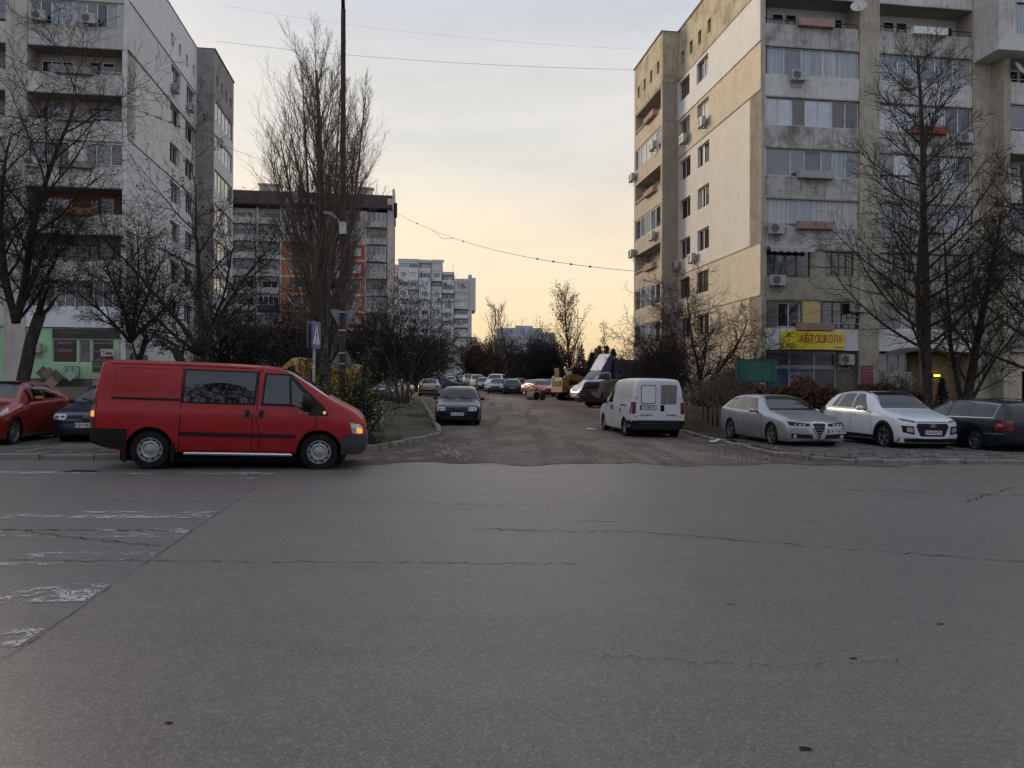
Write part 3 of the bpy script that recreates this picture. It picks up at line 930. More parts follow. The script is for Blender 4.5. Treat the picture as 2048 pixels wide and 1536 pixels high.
# ---- air conditioner prototype (local: wall plane y = 0, unit hangs out towards -y)
AC_CASE = simple('ac_case', (0.40, 0.39, 0.365), 0.6, var=0.18, vscale=6)
AC_DARK = simple('ac_dark', (0.03, 0.03, 0.03), 0.7)
_acm = {}
def _ac_meshes():
    mb = MB(); mb.box((-0.40, -0.42, 0.06), (0.40, -0.12, 0.62))
    mb.box((0.40, -0.36, 0.1), (0.46, -0.2, 0.3))
    _acm['casing'] = mb.mesh('casing', AC_CASE)
    mb = MB()
    mb.lathe([(0.235, -0.432), (0.235, -0.424), (0.20, -0.424), (0.205, -0.436), (0.14, -0.436), (0.14, -0.426), (0.05, -0.43), (0.05, -0.438), (0.0, -0.438)], 20, 'y', (-0.12, 0, 0.34), 0, [0, 0, 0, 1, 0, 0, 1, 1])
    for k in range(8):
        w = math.pi * k / 4
        mb.obox((-0.12 + math.cos(w) * .13, -0.438, 0.34 + math.sin(w) * .13), (math.cos(w) * .09, 0, math.sin(w) * .09), (0, .004, 0), (-math.sin(w) * .006, 0, math.cos(w) * .006), 1)
    _acm['fan_grille'] = mb.mesh('fan_grille', [AC_DARK, simple('ac_grille', (0.2, 0.2, 0.2), 0.5)])
    mb = MB()
    for x in (-0.3, 0.3):
        mb.box((x - .02, -0.44, 0.0), (x + .02, 0.0, 0.05)); mb.box((x - .018, -0.03, -0.28), (x + .018, 0.0, 0.0))
        mb.tube([(x, -0.40, 0.0), (x, -0.02, -0.25)], 0.012, 4)
    mb.box((-.3, -.035, -.2), (.3, -.005, -.16))
    _acm['bracket'] = mb.mesh('bracket', METAL)
    mb = MB(); mb.tube([(0.46, -0.28, 0.2), (0.55, -0.2, 0.12), (0.6, -0.05, 0.2), (0.6, -0.02, 0.5)], 0.02, 5)
    _acm['pipe'] = mb.mesh('pipe', simple('pipe_wrap', (0.25, 0.24, 0.22), 0.8))
_ac_meshes()
def ac_unit(root, fac, u, z, n, label, scale=1.0, pipe=True):
    o = thing('air_conditioner', label, 'air conditioner', group='air conditioners on the facades')
    q = root.matrix_basis @ Vector(fac.p(u, n, z))
    o.location = q
    nw = root.matrix_basis.to_3x3() @ fac.N
    o.rotation_euler = (0, 0, math.atan2(nw.y, nw.x) + math.pi / 2)
    o.scale = (scale,) * 3
    for k in ('casing', 'fan_grille', 'bracket') + (('pipe',) if pipe else ()):
        link_mesh(k, _acm[k], o)
    return o
def dish(root, fac, u, z, n, label, r=0.42, turn=0.5):
    o = thing('satellite_dish', label, 'satellite dish')
    o.location = root.matrix_basis @ Vector(fac.p(u, n, z))
    nw = root.matrix_basis.to_3x3() @ fac.N
    o.rotation_euler = (0, 0, math.atan2(nw.y, nw.x) + math.pi / 2 + turn)
    mb = MB(); prof = [(r * k / 6, -0.45 - 0.09 + 0.09 * (1 - (k / 6) ** 2) + 0.0) for k in range(7)]
    mb.lathe(prof, 20, 'y', (0, 0, 0.1)); b = mb.build('reflector', simple('dish_white', (0.5, 0.5, 0.49), 0.5, var=0.15), o, smooth=True)
    b.rotation_euler = (-0.45, 0, 0)
    mb = MB(); mb.tube([(0, 0, 0), (0, -0.3, 0.0), (0, -0.42, 0.18)], 0.025, 6); mb.tube([(0, -0.45, -0.15), (0, -0.9, 0.0)], 0.012, 5); mb.box((-.04, -.96, -.03), (.04, -.86, .05)); mb.build('arm', METAL, o)
    return o

T = [6.48 + 2.8 * k for k in range(8)]          # window-head heights of the storeys, shared by the twin blocks
W_H = 1.58
ROOF = 27.15

def block(root, sg, W, opts):
    """the twin slab blocks; sg = +1 the front runs to the right of the corner, -1 to the left"""
    fr = Fac((0, 0, 0), (sg, 0, 0), (0, -1, 0))
    ga = Fac((0, 0, 0), (0, 1, 0), (-sg, 0, 0))
    ts = opts['ts']; tw = 13.1 * ts; wo = opts['wo']
    wg = Fac((-sg * wo, tw, 0), (0, 1, 0), (-sg, 0, 0))     # outer face of the stair wing
    we = Fac((0, tw, 0), (-sg, 0, 0), (0, -1, 0))           # its end face towards us
    wlen = 6.9
    # hollow core behind the skins
    mb = MB()
    x1 = sg * 21.0
    mb.box((min(sg * 0.3, x1), 1.42, 0.0), (max(sg * 0.3, x1), tw + wlen - .1, ROOF - 0.3))
    mb.box((min(-sg * (wo - 1.15), sg * 0.3), tw + 0.25, 0.0), (max(-sg * (wo - 1.15), sg * 0.3), tw + wlen - .1, ROOF - 0.3))
    mb.build('core', DARKIN, root)
    mb = MB()
    mb.box((min(-sg * .06, x1), -0.08, ROOF), (max(-sg * .06, x1), tw + 0.1, ROOF + 0.12))
    mb.box((min(-sg * (wo + .06), x1), tw + 0.1, ROOF), (max(-sg * (wo + .06), x1), tw + wlen + .1, ROOF + 0.12))
    mb.build('roof_edge', simple('roof_felt', (0.03, 0.03, 0.032), 0.8), root)
    for (a, b) in opts['fins']:
        panel(root, fr, a, b, -1.5, ROOF, 0.03, 1.45, W['fin'], name='wall_pier')
    # gable: one panel per band, joint recessed between them
    gw = [(7.37 * ts, 9.36 * ts), (10.69 * ts, 12.75 * ts)]
    for (z0, z1, mt, floors, th) in opts['gable']:
        holes = []
        for k in floors:
            for (a, b) in gw: holes.append((a, b, T[k] - 1.42, T[k] - 0.02))
        if floors == () and z0 > 23:
            holes = [(t * ts - .28, t * ts + .28, z0 + 1.05, z0 + 1.95) for t in (7.46, 9.09, 10.65, 12.3)]
        panel(root, ga, 0.0, tw, z0 + 0.03, z1, th, 0.3, W[mt], holes)
        for h in holes:
            if z0 > 23 and not floors: window(root, ga, h[0], h[1], h[2], h[3], th - 0.2, [], F_GREY, G_DARK)
    mb = MB(); ga.box(mb, 0.05, tw, -0.34, -0.2, -1.5, ROOF - .01); mb.build('wall_backing', DARKIN, root)
    for (z0, z1, mt, floors, th) in opts['gable']:
        mb = MB(); ga.box(mb, -0.004, tw, th - 0.01, th + 0.045, z1 - 0.03, z1 + 0.03); mb.build('string_course', W['joint'], root)
    rr = random.Random(opts['seed'])
    for k in range(7):
        th = [g[4] for g in opts['gable'] if k in g[3]]
        th = th[0] if th else 0
        for j, (a, b) in enumerate(gw):
            frm, gls = opts['gw'].get((k, j), (F_WHITE, [G_DARK, G_MID]))
            window(root, ga, a, b, T[k] - 1.42, T[k] - 0.02, th - 0.17, [0.5] if rr.random() < .6 else [0.62], frm, gls, sill=SLAB)
    # wing end
    for i, (z0, z1, mt, floors, th) in enumerate(opts['gable']):
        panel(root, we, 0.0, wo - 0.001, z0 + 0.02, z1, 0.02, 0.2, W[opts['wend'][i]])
    # wing outer face
    panel(root, wg, 0.0, wlen, 23.4, ROOF, 0.0, 0.25, W[opts['watt']], [(t - .28, t + .28, 24.5, 25.4) for t in (1.0, 2.6, 4.2, 5.8)])
    for t in (1.0, 2.6, 4.2, 5.8): window(root, wg, t - .28, t + .28, 24.5, 25.4, -0.16, [], F_GREY, G_DARK)
    for k in range(7):
        zb = T[k - 1] if k else 3.66
        panel(root, wg, 0.0, wlen, zb + 0.02, T[k] - W_H, 0.0, 0.2, W[opts['wpar']], name='parapet')
        mb = MB(); wg.box(mb, 0.02, wlen - .02, -1.2, -0.02, T[k] + 0.001, T[k] + 0.16); mb.build('floor_slab', SLAB, root)
        for (a, b) in ((0.0, 0.35), (wlen - 0.3, wlen)):
            panel(root, wg, a, b, T[k] - W_H, T[k] + .02, -0.003, 1.1, W[opts['wpar']], name='wall_pier')
        if k in opts['wglz']:
            window(root, wg, 0.36, wlen - 0.31, T[k] - W_H + .01, T[k] - 0.01, -0.08, even(5), F_WHITE if k % 2 else F_GREY, opts['wglass'])
        else:
            panel(root, wg, 0.35, wlen - .3, T[k] - 2.6, T[k], -1.12, 0.03, W['loggia'], name='loggia_wall')
            window(root, wg, 1.6, 3.4, T[k] - 1.6, T[k] - 0.3, -1.07, [0.5], F_WHITE, G_DARK, name='window')
            slats(root, wg, 3.6, wlen - 0.35, T[k] - W_H, T[k] - W_H + 0.3, 0.0 - .05, IRONW, 4)
            planter(root, wg, 1.2, 3.5, T[k] - W_H - 0.12, T[k] - W_H + 0.3, 0.0, W['planter'])
    panel(root, wg, 0.0, wlen, -1.5, 3.64, 0.0, 0.25, W['base'], [(1.5, 3.2, 1.2, 2.9), (4.2, 5.8, 1.2, 2.9)])
    for a, b in ((1.5, 3.2), (4.2, 5.8)): window(root, wg, a, b, 1.2, 2.9, -.16, [.5], F_WHITE, G_DARK)
    return fr, ga, wg, we

def front_floor(root, fr, a, b, k, kind, W, n0=0.0, spm='spandrel', **o):
    """one storey of a loggia bay: parapet below, opening or glazing, slab above"""
    zb = (T[k - 1] if k else 3.66); zt = T[k]; zs = zt - W_H
    ph = []
    panel(root, fr, a + .01, b - .01, zb + 0.025, zs, n0, 0.16, W[o.get('par', spm)], ph, name='parapet')
    mb = MB(); fr.box(mb, a, b, n0 - 1.35, n0 - 0.03, zt + 0.001, zt + 0.18); mb.build('floor_slab', SLAB, root)
    mb = MB(); fr.box(mb, a, b, n0 - 0.05, n0 + 0.035, zt - 0.05, zt - 0.003); mb.build('drip_edge', W['joint'], root)
    if kind == 'glazed':
        window(root, fr, a + .02, b - .02, zs + .005, zt - .055, n0 - 0.11, o['cuts'], o.get('frame', F_WHITE), o['glass'])
    elif kind == 'wall':
        panel(root, fr, a + .01, b - .01, zs + .002, zt - .052, n0 - 0.02, 0.2, W[o.get('wall', spm)], o['holes'], name='wall_panel')
        for h, c, f_, g_ in zip(o['holes'], o['hcuts'], o['hframes'], o['hglass']):
            window(root, fr, h[0], h[1], h[2], h[3], n0 - 0.1, c, f_, g_, sill=SLAB)
    if kind == 'open' or o.get('back'):
        wm = W[o.get('back', 'loggia')]
        dl = o.get('door', 0.35)
        panel(root, fr, a, b, zb - 0.02 + (0.2 if k else 0), zt, n0 - 1.33, 0.03, wm, name='loggia_wall')
        window(root, fr, a + (b - a) * .62, b - .25, zs - .05, zt - 0.42, n0 - 1.28, [0.36, 0.68], F_WHITE, o.get('glass', [G_DARK, G_MID, G_DARK]))
        window(root, fr, a + (b - a) * .18, a + (b - a) * .31, zb + .22, zt - 0.35, n0 - 1.28, [], F_WHITE, G_DARK, name='balcony_door', transom=.7)
        window(root, fr, a + (b - a) * .34, a + (b - a) * .44, zs + .1, zt - 0.4, n0 - 1.28, [], F_BROWN, G_DARK)
    if o.get('rail'): slats(root, fr, o['rail'][0], o['rail'][1], zs, zs + o.get('railh', 0.22), n0 - 0.08, o.get('railm', IRON), 5)
    if o.get('planter'):
        p0, p1 = o['planter']; planter(root, fr, p0, p1, zs - 0.12, zs + 0.28, n0, W[o.get('pm', 'planter')])

# ================================================================== right block
rb = thing('apartment_block', 'tall beige panel block on the right with driving school sign on its ground floor', 'building', (13.65, 42.3, 0.0), YAW)
WR = dict(
    fin=wall_mat('r_fin', (0.34, 0.305, 0.245), (0.20, 0.175, 0.135), 0.55, 0.6),
    joint=wall_mat('r_joint', (0.30, 0.28, 0.25), (0.10, 0.09, 0.08), 0.6, 0.4),
    white=wall_mat('r_white', (0.54, 0.525, 0.50), (0.45, 0.425, 0.39), 0.25, 0.25),
    ochre=wall_mat('r_ochre', (0.46, 0.405, 0.31), (0.35, 0.295, 0.215), 0.4, 0.35),
    grey=wall_mat('r_grey', (0.51, 0.475, 0.42), (0.42, 0.375, 0.315), 0.3, 0.3, 0.8),
    base=wall_mat('r_base', (0.43, 0.36, 0.285), (0.28, 0.225, 0.17), 0.4, 0.3),
    attic=wall_mat('r_attic', (0.40, 0.345, 0.245), (0.20, 0.17, 0.12), 0.75, 0.8),
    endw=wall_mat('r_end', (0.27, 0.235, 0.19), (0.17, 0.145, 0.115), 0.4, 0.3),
    spandrel=wall_mat('r_spandrel', (0.37, 0.36, 0.335), (0.14, 0.128, 0.112), 0.85, 0.95),
    spandrel2=wall_mat('r_spandrel2', (0.46, 0.455, 0.435), (0.26, 0.245, 0.22), 0.5, 0.6),
    spandrel3=wall_mat('r_spandrel3', (0.31, 0.275, 0.215), (0.17, 0.145, 0.11), 0.5, 0.4),
    peel=wall_mat('r_peel', (0.52, 0.51, 0.49), (0.30, 0.27, 0.23), 0.35, 0.25),
    loggia=wall_mat('r_loggia', (0.42, 0.40, 0.37), (0.3, 0.28, 0.25), 0.3, 0.2),
    planter=wall_mat('r_planter', (0.30, 0.20, 0.16), (0.15, 0.11, 0.09), 0.6, 0.4),
    planterw=wall_mat('r_planterw', (0.55, 0.55, 0.55), (0.4, 0.4, 0.38), 0.3, 0.2),
    planterg=wall_mat('r_planterg', (0.30, 0.295, 0.30), (0.2, 0.19, 0.18), 0.4, 0.3),
    planterr=wall_mat('r_planterr', (0.27, 0.085, 0.055), (0.13, 0.06, 0.045), 0.5, 0.4),
    green=wall_mat('r_greengrey', (0.115, 0.115, 0.095), (0.08, 0.08, 0.068), 0.3, 0.2),
    yellow=wall_mat('r_yellow', (0.45, 0.34, 0.15), (0.36, 0.27, 0.13), 0.2, 0.2),
    shop=wall_mat('r_shop', (0.14, 0.115, 0.095), (0.09, 0.075, 0.065), 0.5, 0.3),
    pink=wall_mat('r_pink', (0.30, 0.17, 0.13), (0.22, 0.13, 0.10), 0.3, 0.2))
fr, ga, wg, we = block(rb, 1, WR, dict(ts=1.0, wo=1.2, seed=5, fins=[(0.0, 0.22), (5.81, 7.0), (12.76, 14.0)],
    gable=[(-1.5, 6.7, 'base', (0,), 0.0), (6.7, 9.6, 'ochre', (1,), 0.03), (9.6, 18.05, 'grey', (2, 3, 4), 0.0), (18.05, 20.7, 'ochre', (5,), 0.05), (20.7, 23.5, 'white', (6,), 0.09), (23.5, ROOF, 'attic', (), 0.0)],
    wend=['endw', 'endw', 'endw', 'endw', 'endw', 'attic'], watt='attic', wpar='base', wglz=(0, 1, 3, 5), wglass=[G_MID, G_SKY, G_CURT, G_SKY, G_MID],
    gw={(6, 0): (F_GREY, [G_SKY, G_MID]), (6, 1): (F_GREY, [G_MID, G_BROWN]), (5, 0): (F_WHITE, [G_CURT, G_CURT]), (5, 1): (F_WHITE, [G_CURTB, G_MID]), (4, 0): (F_WHITE, [G_DARK, G_CURT]), (3, 0): (F_WHITE, [G_DARK, G_CURT]), (1, 0): (F_BROWN, [G_BROWN]), (1, 1): (F_BROWN, [G_BROWN])}))
A0, A1, B0, B1 = 0.23, 5.80, 7.01, 12.75
# bay beside the corner, storey by storey
front_floor(rb, fr, A0, A1, 0, 'wall', WR, par='peel', wall='green', holes=[(1.0, 2.33, 4.95, 6.3), (3.65, 5.77, 4.92, 6.42)], hcuts=[[0.5], [0.3, 0.55]], hframes=[F_WHITE, F_BROWN], hglass=[[G_DARK, G_MID], [G_DARK]], planter=(2.05, 4.15))
mb = MB(); fr.box(mb, 2.45, 3.5, -0.022, 0.01, 4.94, 6.4); mb.build('insulation_panel', WR['yellow'], rb)
slats(rb, fr, 4.2, 5.78, 4.9, 5.2, 0.05, IRONW, 4)
front_floor(rb, fr, A0, A1, 1, 'wall', WR, par='spandrel3', wall='spandrel3', holes=[(0.35, 2.9, 7.72, 9.2), (3.8, 5.5, 7.85, 9.2)], hcuts=[[0.2, 0.45, 0.7], even(4)], hframes=[F_BROWN, F_BROWN], hglass=[[G_DARK, G_MID, G_DARK, G_BROWN], [G_BROWN]])
front_floor(rb, fr, A0, A1, 2, 'glazed', WR, cuts=[0.25, 0.51, 0.75], frame=F_WHITE, glass=[G_CURT, G_CURTB, G_CURT, G_CURT], planter=(2.05, 4.15), rail=(0.3, 2.0), railm=IRONW)
front_floor(rb, fr, A0, A1, 3, 'glazed', WR, cuts=[0.27, 0.42, 0.6, 0.72, 0.86], frame=F_WHITE, glass=[G_MID, G_MID, simple('grey_infill', (0.22, 0.21, 0.23), 0.7, var=.1), G_MID, G_CURTB, G_MID], planter=(2.05, 4.15), pm='planterg')
front_floor(rb, fr, A0, A1, 4, 'glazed', WR, cuts=even(7), frame=F_WHITE, glass=[G_SKY, G_SKY, G_BROWN, G_SKY, G_SKY, G_BROWN, G_DARK])
front_floor(rb, fr, A0, A1, 5, 'glazed', WR, par='spandrel2', cuts=[0.2, 0.385, 0.61, 0.8], frame=F_WHITE, glass=[G_CURTB, G_MID, G_CURTB, G_CURT, G_CURTB])
front_floor(rb, fr, A0, A1, 6, 'open', WR, planter=(2.05, 4.15), rail=(A0 + .1, A1 - .1), railh=.3)
# second bay
front_floor(rb, fr, B0, B1, 0, 'glazed', WR, par='peel', cuts=even(4), frame=F_WHITE, glass=[G_DARK, G_MID, G_DARK, G_DARK])
front_floor(rb, fr, B0, B1, 1, 'glazed', WR, par='spandrel3', cuts=even(6), frame=F_BROWN, glass=[G_MID, G_BROWN, G_MID, G_BROWN])
front_floor(rb, fr, B0, B1, 2, 'glazed', WR, cuts=even(4), frame=F_WHITE, glass=[G_CURTB, G_CURT, G_MID], planter=(8.9, 11.0), pm='planterg')
front_floor(rb, fr, B0, B1, 3, 'glazed', WR, cuts=even(6), frame=F_WHITE, glass=[G_MID, G_SKY, G_MID, G_DARK, G_SKY, G_DARK], rail=(7.2, 9.0), railh=.35)
front_floor(rb, fr, B0, B1, 4, 'glazed', WR, cuts=even(7), frame=F_WHITE, glass=[G_SKY, G_SKY, G_SKY, G_SKY, G_SKY, G_DARK, G_DARK], planter=(8.9, 11.0), pm='planterr')
front_floor(rb, fr, B0, B1, 5, 'glazed', WR, par='spandrel2', cuts=even(5), frame=F_WHITE, glass=[G_CURTB, G_CURTB, G_MID, G_CURTB, G_CURT])
front_floor(rb, fr, B0, B1, 6, 'open', WR, planter=(8.9, 11.0), pm='planterw', rail=(B0 + .1, B1 - .1), railh=.36)
for (a, b) in ((A0, A1), (B0, B1)):
    panel(rb, fr, a, b, T[6] + .02, ROOF, 0.0, 0.2, WR['spandrel2'], name='wall_panel')
# third section standing forward of the others
for k in range(6):
    front_floor(rb, fr, 14.4, 19.6, k, 'open' if k % 2 else 'glazed', WR, n0=0.9, par='spandrel2' if k > 2 else 'spandrel', cuts=even(5), frame=F_BROWN if k < 3 else F_WHITE, glass=[G_MID, G_BROWN, G_SKY], rail=(14.5, 19.5), railm=IRONW)
panel(rb, fr, 14.0, 14.4, -1.5, T[5] + .3, 0.9, 2.2, WR['fin'], name='wall_pier')
panel(rb, fr, 19.6, 21.0, -1.5, T[5] + .3, 0.9, 2.2, WR['fin'], name='wall_pier')
panel(rb, fr, 14.4, 19.6, -1.5, 3.66, 0.6, 0.2, WR['base'], [(15.4, 16.8, 0.3, 2.6)])
panel(rb, fr, 12.8, 21.0, T[5] - .25, ROOF, 1.9, 3.2, WR['spandrel2'], [(13.9, 19.4, 21.2, 22.9)], name='bay_window')
window(rb, fr, 13.9, 19.4, 21.2, 22.9, 1.8, even(5), F_BROWN, [G_CURTB, G_MID, G_CURTB])
# ground floor: shop front under the sign
SHOPBLUE = simple('shop_poster_blue', (0.022, 0.03, 0.085), 0.25, coat=0.3, var=0.15)
SHOPBLUE2 = simple('shop_poster_dark', (0.02, 0.022, 0.035), 0.2, coat=0.3, var=0.15)
panel(rb, fr, A0, A1, -1.5, 0.55, -0.2, 0.2, WR['shop'])
sw = window(rb, fr, A0, 4.55, 0.56, 2.75, -0.22, [0.36, 0.70], F_GREY, [SHOPBLUE, SHOPBLUE, SHOPBLUE2], bar=0.09, name='shop_window')
sw2 = window(rb, fr, A0, 4.55, 2.76, 3.64, -0.22, [0.36, 0.70], F_GREY, [SHOPBLUE2], bar=0.09, name='shop_window')
panel(rb, fr, 4.56, A1, 0.56, 3.64, -0.2, 0.2, WR['shop'])
LET = simple('shop_letter', (0.30, 0.31, 0.33), 0.5)
LETD = simple('shop_letter_dim', (0.085, 0.08, 0.08), 0.5)
rot_f = (R(90), 0, 0)
lettering('avtokurs.bg', 0.36, LET, sw, fr.p(2.55, -0.235, 2.40), rot_f, width=1.35)
for i, tx in enumerate(('B, B(78), BE', 'A, A1, A2', 'C, CE')):
    lettering(tx, 0.29, LET, sw, fr.p(2.55, -0.235, 2.02 - 0.37 * i), rot_f)
for i, tx in enumerate(('0894 777 880', '0894 777 881')):
    lettering(tx, 0.25, LET, sw, fr.p(3.95, -0.235, 1.50 - 0.32 * i), rot_f, width=1.1)
for i in range(3):
    lettering('- - - - - -', 0.14, LETD, sw, fr.p(3.8, -0.235, 2.45 - .22 * i), rot_f)
for tx, u in (('УЧЕБНИ', 0.98), ('ЦЕНТРОВЕ', 2.5), ('ЕКСПРЕС', 3.9)):
    lettering(tx, 0.34, LETD, sw2, fr.p(u, -0.235, 3.2), rot_f, width=1.15)
# red notice board on the pier
nb = thing('notice_board', 'small crimson notice with white lines beside the shop front', 'notice', (0, 0, 0))
nb.matrix_basis = rb.matrix_basis
mb = MB(); fr.box(mb, 5.9, 6.62, 0.04, 0.075, 1.75, 2.85); mb.build('board', simple('crimson', (0.20, 0.018, 0.045), 0.35, var=.1), nb)
for i, (tx, s_) in enumerate((('САЛОН КРАСОТА', .13), ('Козметика', .12), ('Маникюр', .12), ('Солариум', .12), ('— — —', .1), ('— — — —', .1))):
    lettering(tx, s_, simple('notice_ink', (0.55, 0.40, 0.42), .6), nb, fr.p(6.26, 0.082, 2.72 - .155 * i), rot_f, width=(.6 if i == 0 else None))
# driving school sign: shallow curved yellow board
sg_ = thing('shop_sign', 'yellow curved sign board with red lettering above the shop front', 'sign')
sg_.matrix_basis = rb.matrix_basis
u0, u1 = 1.12, 4.85
YELL = simple('sign_yellow', (0.72, 0.56, 0.015), 0.35, var=.06, coat=.2)
bow = lambda k: 0.12 + 0.20 * math.sin(math.pi * k)
mb = MB()
mb.grid(lambda a, b: fr.p(u0 + (u1 - u0) * a, bow(a), 3.72 + 1.0 * b), 16, 1)
mb.grid(lambda a, b: fr.p(u0 + (u1 - u0) * a, (bow(a) - .02) * b, 3.72), 16, 1)
mb.grid(lambda a, b: fr.p(u0 + (u1 - u0) * a, (bow(a) - .02) * b, 4.72), 16, 1)
mb.build('board', YELL, sg_)
RED = simple('sign_red', (0.42, 0.035, 0.02), 0.4)
xs_ = 'АВТОШКОЛА'
lw = 2.62; st = 2.10
for i, ch in enumerate(xs_):
    u = st + lw * (i + .5) / len(xs_)
    k = (u - u0) / (u1 - u0)
    sl = math.atan(-0.20 * math.pi * math.cos(math.pi * k) / (u1 - u0))
    lettering(ch, 0.60, RED, sg_, fr.p(u, bow(k) + .012, 4.28), (R(90), 0, sl), bold=0.012, width=.25 if ch != 'Ш' else .32)
lettering('avtokurs', 0.16, INK, sg_, fr.p(4.48, bow(.9) + .03, 3.86), (R(90), 0, R(9)))
def stroke(parent, pts, w, mat, name='car_drawing'):
    mb = MB()
    for (a, b), (c, d) in zip(pts, pts[1:]):
        L = math.hypot(c - a, d - b) or 1e-6; nx, nz = -(d - b) / L * w, (c - a) / L * w
        f_ = lambda u, z: fr.p(u, bow((u - u0) / (u1 - u0)) + .012, z)
        mb.quad(f_(a - nx, b - nz), f_(c - nx, d - nz), f_(c + nx, d + nz), f_(a + nx, b + nz))
    return mb.build(name, mat, parent)
stroke(sg_, [(1.2, 4.35), (1.35, 4.42), (1.55, 4.6), (1.75, 4.64), (1.98, 4.58), (2.05, 4.42), (1.95, 4.38)], .014, INK)
stroke(sg_, [(1.42, 4.42), (1.9, 4.40)], .012, INK)
stroke(sg_, [(1.2, 4.35), (1.22, 4.2), (1.35, 4.12), (1.22, 4.0), (1.22, 3.85), (1.4, 3.85), (1.45, 4.0), (1.7, 4.05)], .014, INK)
stroke(sg_, [(1.46, 4.52), (1.54, 4.43), (1.60, 4.58), (1.66, 4.44)], .016, INK)
for zz in (3.86, 3.92, 3.98): stroke(sg_, [(1.5, zz), (2.0, zz - .01)], .008, INK)
stroke(sg_, [(4.66, 4.58), (4.8, 4.4), (4.68, 4.28)], .01, INK)
# entrance under an arched canopy
panel(rb, fr, B0, B1, -1.5, 0.2, -0.4, 0.2, WR['shop'])
panel(rb, fr, 9.4, B1, 0.21, 3.64, -0.9, 0.2, simple('entrance_wall', (0.20, 0.13, 0.07), .8, var=.2), name='wall_panel')
window(rb, fr, B0 + .02, 9.0, 2.55, 3.6, -0.42, [.4, .75], F_WHITE, [G_CURTB, G_DARK, G_BROWN], name='shop_window')
window(rb, fr, B0 + .02, 7.55, 0.22, 2.53, -0.42, [], F_WHITE, G_BROWN, name='shop_window')
dr = window(rb, fr, 7.6, 8.45, 0.22, 2.53, -0.40, [], F_WHITE, G_MID, bar=.11, name='door')
mb = MB(); fr.box(mb, 8.28, 8.33, -.39, -.33, 1.1, 1.45); mb.build('handle', METAL, dr)
window(rb, fr, 8.5, 9.35, 0.22, 2.53, -0.42, [], F_WHITE, G_DARK, name='shop_window')
mb = MB()
arc = lambda a: 3.5 + .42 * math.sin(math.pi * a)
mb.grid(lambda a, b: fr.p(7.1 + 3.9 * a, .02 + 1.3 * b, arc(a) - .1 * b), 14, 1)
mb.grid(lambda a, b: fr.p(7.1 + 3.9 * a, 1.33, arc(a) - .1 - .09 * b), 14, 1)
mb.build('canopy', simple('canopy_sheet', (0.06, 0.06, 0.065), .5, var=.2), rb, smooth=True)
lm = thing('wall_lamp', 'lit yellow bulkhead lamp inside the dim entrance', 'lamp')
lm.matrix_basis = rb.matrix_basis
mb = MB(); fr.box(mb, 10.95, 11.35, -.9, -.82, 2.28, 2.42); mb.build('housing', PLAST, lm)
mb = MB(); fr.box(mb, 10.98, 11.32, -.82, -.74, 2.31, 2.39); mb.build('diffuser', simple('lamp_yellow', (.9, .7, .1), .4, emit=(1, .68, .05), estr=4.0), lm)
# awning over the open loggia on the first floor
AW = simple('awning_cloth', (0.40, 0.38, 0.36), .8, var=.12)
mb = MB()
mb.grid(lambda a, b: fr.p(.36 + 2.6 * a, .03 + .42 * b, 9.45 - .2 * b), 20, 2)
mb.grid(lambda a, b: fr.p(.36 + 2.6 * a, .455, 9.25 - b * (.22 + .03 * math.cos(a * 40))), 40, 1)
mb.build('awning', AW, rb)
# air conditioners and dishes
for fac, u, z, n, lb in (
    (fr, 2.0, 18.45, 0, 'air conditioner with a pipe under the topmost curtained glazing beside the gable corner'),
    (fr, .75, 9.98, 0, 'air conditioner left of the flower box under the curtained glazing, right block'),
    (fr, .85, 7.15, 0, 'air conditioner hung below the striped awning of the right block'),
    (fr, 5.55, 5.75, 0.03, 'air conditioner at the right end of the loggia above the yellow sign'),
    (fr, 5.0, 2.85, -.19, 'air conditioner on the dark shop wall at the lower right of the yellow sign'),
    (fr, 8.6, 18.4, 0, 'air conditioner behind the tree top under the upper glazing of the second bay, right block'),
    (fr, 12.1, 15.5, 0, 'air conditioner right of the red flower box in the second bay, right block'),
    (fr, 7.45, 7.3, 0, 'air conditioner above the entrance canopy behind the linden, right block'),
    (ga, 7.9, 18.55, .05, 'air conditioner under the nearer window of the upper ochre band on the gable'),
    (ga, 11.3, 18.55, .05, 'air conditioner under the farther window of the upper ochre band on the gable'),
    (ga, 9.75, 10.0, 0, 'air conditioner just above the middle string course between the two gable windows'),
    (ga, 12.9, 10.0, 0, 'air conditioner just above the middle string course in the inner corner of the gable'),
    (ga, 12.6, 6.95, .03, 'air conditioner just above the bare tree on the lower gable of the right block'),
    (wg, 1.4, 19.0, 0, 'air conditioner beside the upper glazed balcony of the right block wing'),
    (wg, 6.7, 18.1, 0, 'air conditioner jutting from the far upper edge of the right block wing against the sky'),
    (wg, 1.5, 12.4, 0, 'air conditioner beside the middle glazed balcony of the right block wing'),
    (wg, 6.7, 12.0, 0, 'air conditioner jutting from the far middle edge of the right block wing against the sky'),
    (wg, 5.9, 16.4, -1.05, 'air conditioner inside the upper open loggia of the right block wing'),
    (wg, 5.9, 10.8, -1.05, 'air conditioner inside the lower open loggia of the right block wing')):
    ac_unit(rb, fac, u, z, n, lb)
mb = MB(); ga.box(mb, 0, .4, 0, 0, 0, 0)
vp = thing('vent_pipe', 'short wide ventilation duct sticking out of the lower gable above the green panel', 'duct')
vp.matrix_basis = rb.matrix_basis
mb = MB(); mb.lathe([(.0, .0), (.24, .0), (.24, .9), (.27, .9), (.27, .96), (.2, .96), (.2, .5), (0, .5)], 18, 'x'); d = mb.build('duct', METAL, vp); d.location = (-.05, 2.6, 2.4); d.rotation_euler = (0, 0, math.pi)
